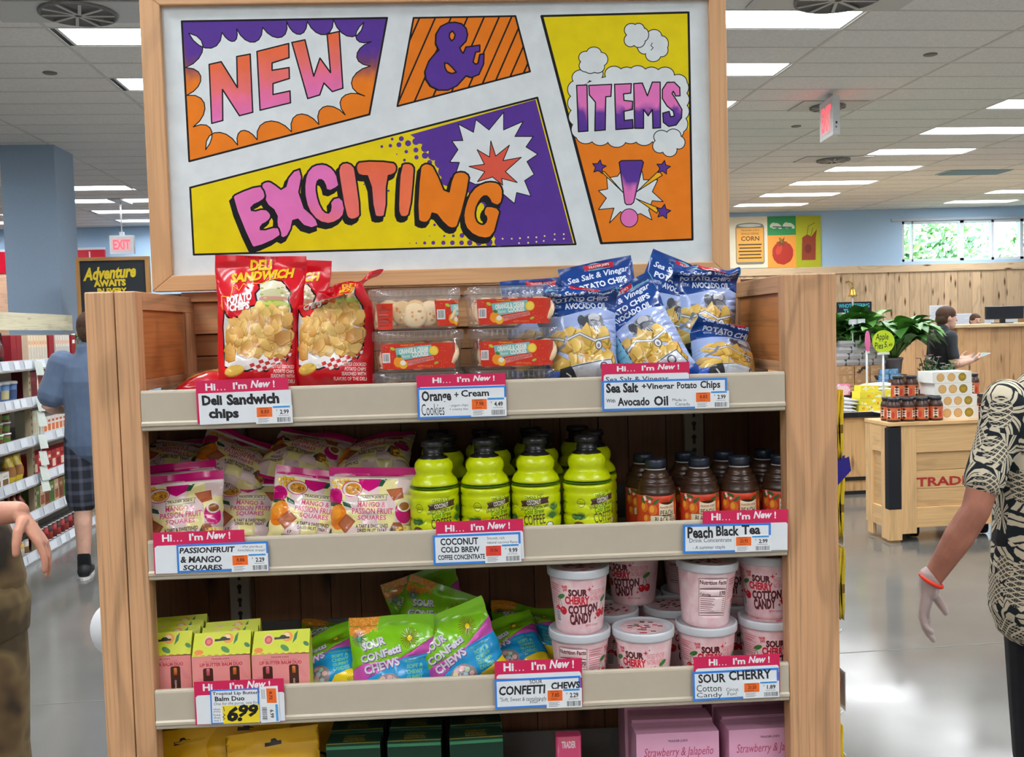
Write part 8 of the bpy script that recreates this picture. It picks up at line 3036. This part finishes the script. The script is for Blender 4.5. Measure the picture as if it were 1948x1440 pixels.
def can(mb, x, y, z, r, h, c, c2):
    n0 = len(mb.v)
    mb.lathe([(r, 0), (r, h*0.12)], C(180, 180, 182), 'metal', 14)
    mb.lathe([(r, h*0.12), (r, h*0.55), (r, h*0.92)], [c2, c], 'card', 14)
    mb.lathe([(r, h*0.92), (r*0.97, h), (r*0.5, h)], C(206, 206, 206), 'metal', 14)
    mb.xf(Matrix.Translation((x, y, z)), n0)

def goods(kind, y0, y1, lev, label, group, cols, w, h, d=0.12, rows=1, seed=0, stack=1, gap=0.006):
    r_ = random.Random(seed)
    y = y0
    i = 0
    proto = {}
    while y + w <= y1:
        for st in range(stack):
            a = MB()
            c = cols[i % len(cols)]
            z0 = LV[lev] + 0.001 + st*(h + 0.001)
            if kind == 'box':
                a.box(GX - 0.05 - d, 0, 0, GX - 0.05, w, h, c[0], 'card')
                a.box(GX - 0.0499, w*0.12, h*0.16, GX - 0.0495, w*0.88, h*0.55, c[1], 'card')
                a.box(GX - 0.0499, w*0.2, h*0.66, GX - 0.0495, w*0.8, h*0.8, c[2 % len(c)], 'card')
            elif kind == 'can':
                can(a, GX - 0.05 - w/2, w/2, 0, w/2, h, c[0], c[1])
            elif kind == 'tub':
                n0 = 0
                a.lathe([(w*0.4, 0), (w*0.47, h*0.86)], c[0], 'card', 18)
                a.lathe([(w*0.5, h*0.86), (w*0.5, h*0.97), (w*0.42, h)], C(236, 238, 236), 'plastic', 18)
                a.lathe([(w*0.425, h*0.2), (w*0.455, h*0.6)], c[1], 'card', 18, False)
                a.xf(Matrix.Translation((GX - 0.05 - w/2, w/2, 0)))
            elif kind == 'pouch':
                rings = []
                for q in range(9):
                    t = q/8
                    th = 0.03*math.sin(PI*min(1, t*0.9 + 0.1))**0.7*(1 - t**4) + 0.002
                    rings.append([(GX - 0.09 - th, w*0.03, h*t), (GX - 0.09 - th*0.6, w*0.5, h*t), (GX - 0.09 - th, w*0.97, h*t), (GX - 0.09 + th*0.4, w*0.97, h*t), (GX - 0.09 + th*1.5, w*0.5, h*t), (GX - 0.09 + th*0.4, w*0.03, h*t)])
                a.loft(rings, [c[0], c[0], c[1], c[1], c[1], c[0], c[0], c[0]], 'film')
            elif kind == 'bottle':
                a.lathe([(w*0.42, 0), (w*0.46, h*0.06), (w*0.46, h*0.6), (w*0.2, h*0.78), (w*0.17, h*0.9)], c[0], 'plastic', 16)
                a.lathe([(w*0.19, h*0.88), (w*0.19, h)], c[1], 'plastic', 14)
                a.xf(Matrix.Translation((GX - 0.05 - w/2, w/2, 0)))
            o = a.build({'box': 'grocery_box', 'can': 'food_can', 'tub': 'food_tub', 'pouch': 'snack_pouch', 'bottle': 'sauce_bottle'}[kind])
            o.location = fb(0, y, z0)
            o.rotation_euler.z = BY
            tag(o, label, {'box': 'box', 'can': 'can', 'tub': 'tub', 'pouch': 'pouch', 'bottle': 'bottle'}[kind], group)
        y += w + gap
        i += 1

wh, cr, mr, gn_, og_, yl_ = C(226, 224, 216), C(216, 196, 160), C(140, 24, 38), C(90, 140, 60), C(206, 120, 60), C(222, 196, 70)
goods('pouch', 6.45, 7.0, 5, 'dark maroon and black snack pouch on the top grocery shelf', 'dark pouches, top grocery shelf', [(C(44, 26, 28), C(90, 30, 36)), (C(34, 30, 34), C(150, 110, 80))], 0.17, 0.22, seed=1)
goods('pouch', 6.4, 6.8, 5, 'black snack pouch on the top grocery shelf', 'dark pouches, top grocery shelf', [(C(40, 34, 34), C(180, 130, 90))], 0.19, 0.3, seed=11) if False else None
goods('box', 7.02, 7.3, 5, 'deep red carton on the top grocery shelf', 'red cartons, top grocery shelf', [(mr, mulc(mr, 0.8), mr)], 0.09, 0.2, seed=2)
goods('box', 7.32, 7.72, 5, 'slim cream carton on the top grocery shelf', 'cream cartons, top grocery shelf', [(C(226, 206, 176), C(200, 196, 188), C(226, 160, 120))], 0.045, 0.2, seed=3, gap=0.008)
goods('box', 7.73, 7.84, 5, 'single deep red carton dividing the cream cartons on the top shelf', 'red cartons, top grocery shelf', [(mr, mulc(mr, 0.85), mr)], 0.1, 0.2, seed=4)
goods('box', 7.86, 8.2, 5, 'slim silvery carton on the top grocery shelf', 'cream cartons further along the top grocery shelf', [(C(216, 206, 196), C(180, 180, 176), C(226, 170, 130))], 0.045, 0.2, seed=5, gap=0.008)
goods('box', 8.22, 8.32, 5, 'last deep red carton on the top grocery shelf', 'red cartons, top grocery shelf', [(mr, mulc(mr, 0.85), C(240, 230, 226))], 0.09, 0.2, seed=6)
goods('bottle', 8.34, 9.5, 5, 'dark sauce bottle with a pale cap at the far end of the top grocery shelf', 'sauce bottles, top grocery shelf', [(C(60, 70, 40), C(230, 230, 220)), (C(50, 44, 36), C(60, 130, 70))], 0.075, 0.21, seed=7)
goods('tub', 6.5, 7.22, 4, 'blue food tub on the second grocery shelf', 'blue tubs, second grocery shelf', [(C(84, 116, 166), C(60, 80, 120)), (C(96, 130, 180), C(200, 190, 140))], 0.125, 0.15, seed=8)
goods('box', 7.3, 8.1, 4, 'maroon box on the second grocery shelf', 'maroon boxes, second grocery shelf', [(C(120, 24, 40), C(96, 16, 30), C(150, 60, 60)), (C(140, 70, 40), C(180, 110, 60), C(120, 24, 40))], 0.15, 0.2, seed=9)
goods('tub', 6.5, 7.1, 3, 'white lidded green and brown tub on the middle grocery shelf', 'green tubs, middle grocery shelf', [(C(96, 140, 50), C(120, 70, 40)), (C(110, 70, 50), C(90, 130, 50))], 0.12, 0.075, seed=10, stack=3)
goods('box', 7.32, 7.52, 3, 'pale cream carton on the middle grocery shelf', 'cream cartons, middle grocery shelf', [(C(214, 210, 186), C(200, 196, 170), C(224, 222, 206))], 0.09, 0.19, seed=12)
goods('box', 7.53, 8.2, 3, 'white and orange packet on the middle grocery shelf', 'orange packets, middle grocery shelf', [(C(232, 226, 218), C(206, 110, 60), C(190, 80, 50))], 0.075, 0.13, seed=13)
goods('box', 6.5, 6.9, 2, 'open white tray on the lower grocery shelf', 'white trays, lower grocery shelf', [(C(226, 222, 214), C(120, 90, 60), C(200, 190, 170))], 0.12, 0.1, seed=14)
goods('pouch', 6.91, 7.24, 2, 'yellow-topped pouch on the lower grocery shelf', 'yellow topped pouches, lower grocery shelf', [(C(214, 186, 50), C(160, 110, 60))], 0.13, 0.19, seed=15)
goods('box', 7.3, 8.3, 2, 'red and cream packet on the lower grocery shelf', 'red packets, lower grocery shelf', [(C(170, 40, 46), C(226, 200, 180), C(140, 24, 38)), (C(196, 60, 56), C(120, 20, 34), C(230, 220, 200))], 0.085, 0.15, seed=16)
goods('bottle', 6.5, 7.24, 1, 'reddish jar on the second shelf from the floor', 'red jars, second shelf from the floor', [(C(140, 50, 40), C(60, 40, 36)), (C(150, 80, 50), C(90, 40, 36))], 0.09, 0.17, seed=17)
goods('box', 7.3, 8.3, 1, 'green, brown or pale carton on the second shelf from the floor', 'mixed cartons, second shelf from the floor', [(C(96, 130, 60), C(70, 100, 50), C(200, 190, 150)), (C(206, 170, 140), C(150, 80, 60), C(226, 210, 190)), (C(140, 90, 60), C(110, 60, 40), C(190, 150, 110))], 0.09, 0.17, seed=18)
goods('can', 6.45, 7.24, 0, 'white and tan food can on the bottom grocery shelf', 'food cans, bottom grocery shelf', [(C(226, 222, 212), C(200, 170, 110)), (C(206, 170, 90), C(226, 220, 206)), (C(214, 206, 190), C(150, 110, 70))], 0.075, 0.11, seed=19)
goods('can', 7.3, 8.3, 0, 'red food can on the bottom grocery shelf', 'red cans, bottom grocery shelf', [(C(176, 40, 44), C(110, 30, 36)), (C(60, 40, 40), C(170, 60, 50))], 0.08, 0.13, seed=20)
# the hanging strips of tags on the divider
t = thing('tag_strip', 'strip of pale paper tags hanging down the grocery shelf divider', 'tags', fb(0, 0, 0), BY)
m = MB(); m.tube([(GX + 0.012, 7.29, 1.43), (GX + 0.012, 7.29, 0.47)], 0.004, C(200, 204, 200), 'plastic', 6); m.build('strip', t)
for i, z in enumerate((1.36, 1.10, 0.99, 0.83, 0.71, 0.6, 0.52)):
    m = MB()
    m.add([(GX + 0.014, 7.24, z + 0.06), (GX + 0.03, 7.34, z + 0.05), (GX + 0.045, 7.35, z - 0.05), (GX + 0.025, 7.25, z - 0.045)], [(0, 1, 2, 3)], mulc(C(206, 214, 206), 0.9 + 0.03*i), 'card')
    m.build('paper_tag', t)

# black chalkboard above the aisle's far end
CY = 9.9
a0, a1 = bat(148, 497, CY), bat(279, 497, CY)
t = thing('chalkboard_sign', 'black chalkboard in a wooden frame with yellow lettering, at the end of the grocery aisle', 'chalkboard', fb(a0.x, CY, 0), BY)
w = a1.x - a0.x
zt, zb_ = a0.z, 1.35
T = lambda x, y: ((x - 345)*w/305, (y - 1160)*w/305)
q_ = 1160 + (zt - zb_)/w*305
A = Art([(345, 1160), (650, 1160), (650, q_), (345, q_)], C(34, 40, 46), T)
ye = C(236, 206, 40)
A.text('Adventure', (362, 1185, 600, 1245), ye, bold=0.04, shear=0.35, rot=-0.06)
A.text('AWAITS', (410, 1246, 553, 1278), ye, bold=0.06, rot=-0.02)
A.text('IN EVERY', (425, 1285, 555, 1312), ye, bold=0.05)
A.text('AISLE', (432, 1322, 548, 1348), ye, bold=0.05)
m = MB(); m.box(0.0, 0, zb_, w, 0.02, zt, C(34, 40, 46), 'matte')
lay(m, A.cut(), lambda u, v: (u, -0.0008, zt - v), 'matte'); m.build('board', t)
m = MB(); fr = C(176, 130, 78)
m.box(-0.02, -0.015, zb_, 0.015, 0.03, zt, fr, 'pine_z'); m.box(w - 0.015, -0.015, zb_, w + 0.025, 0.03, zt, fr, 'pine_z'); m.box(-0.02, -0.015, zt, w + 0.025, 0.03, zt + 0.035, fr, 'pine_x'); m.build('frame', t)
for x in (0.05, w - 0.1):
    m = MB(); m.box(x, 0.02, 0, x + 0.05, 0.06, zt - 0.1, fr, 'pine_z'); m.build('post', t)

# ================================================================== things hung on the display's outer side
def pxy(px, py, Y):
    return at(px, py, Y)
hy = 2.02
n = 0
for (z0, z1, cnt_, cc, lab) in ((1.262, 1.405, 4, C(214, 180, 20), 'yellow'), (1.10, 1.235, 4, C(206, 176, 24), 'yellow'), (0.925, 1.075, 4, C(190, 166, 40), 'yellow and brown'), (0.745, 0.88, 2, C(96, 34, 34), 'dark red'), (0.56, 0.7, 3, C(206, 176, 24), 'yellow')):
    t = thing('clip_hook', 'clear tag holder and hook on the display side, %s from the top' % ORD[n], 'hook', (0.717, hy, z1), 0, 'side hooks')
    m = MB()
    m.tube([(0, 0, 0.003), (0.045, 0, 0.003), (0.064, 0, 0.0), (0.07, 0, 0.008)], 0.0018, C(190, 192, 196), 'metal', 6); m.build('wire', t)
    m = MB(); m.box(0.064, -0.03, -0.16, 0.0655, 0.03, -0.075, C(232, 236, 238), 'frosted'); m.box(0.0656, -0.026, -0.155, 0.0666, 0.026, -0.08, C(232, 234, 236), 'card'); m.build('tag_holder', t)
    for q in range(cnt_):
        rr = random.Random(n*10 + q)
        w_, hgt = 0.11, z1 - z0
        x = 0.034 + q*0.0062
        m = MB()
        rings = []
        for i_ in range(9):
            tt = i_/8
            th = 0.0045*math.sin(PI*tt)**0.6 + 0.0006
            off = 0.004*math.sin(tt*5 + q)*tt
            rings.append([(x + off - th, -w_/2, -hgt*(1 - tt)), (x + off - th*1.2, 0, -hgt*(1 - tt)), (x + off - th, w_/2, -hgt*(1 - tt)), (x + off + th, w_/2, -hgt*(1 - tt)), (x + off + th*1.2, 0, -hgt*(1 - tt)), (x + off + th, -w_/2, -hgt*(1 - tt))])
        m.loft(rings, [mulc(cc, 0.9), cc, cc, C(120, 90, 20) if q % 2 else cc, cc, cc, mulc(cc, 1.05), cc], 'film')
        o = m.build('hanging_packet', loc=(0.717, hy, z1))
        tag(o, 'flat %s packet on the display side, %s hook from the top, %s outward' % (lab, ORD[n], ORD[q]), 'packet', 'packets hung on the display side')
    n += 1
m = MB()
for i_ in range(5):
    m.add([(0.0, -0.03 + 0.012*i_, 0.02 - 0.004*i_), (0.04, -0.025 + 0.012*i_, 0.035 - 0.02*(i_ % 2)), (0.046, -0.02 + 0.012*i_, 0.005), (0.01, -0.025 + 0.012*i_, -0.03)], [(0, 1, 2, 3)], C(42, 34, 130), 'film')
tag(m.build('ribbon_bow', loc=(0.737, hy - 0.05, 1.235)), 'dark blue ribbon bow on the display side, between the yellow packets', 'bow')
m = MB()
m.tube([(-0.708, 2.12, 0.93), (-0.755, 2.12, 0.93)], 0.012, C(220, 222, 224), 'plastic', 12)
m.lathe([(0.0005, 0), (0.06, 0.0), (0.066, 0.004), (0.066, 0.01), (0.0005, 0.012)], C(238, 240, 242), 'plastic', 36, False)
m.xf(Matrix.Identity(4))
n0 = len(m.v) - 36*5
m.xf(Matrix.Translation((-0.758, 2.11, 0.928)) @ Matrix.Rotation(PI/2, 4, 'X'), n0)
tag(m.build('round_hanger'), 'round white plastic disc on the hidden side of the display', 'disc')
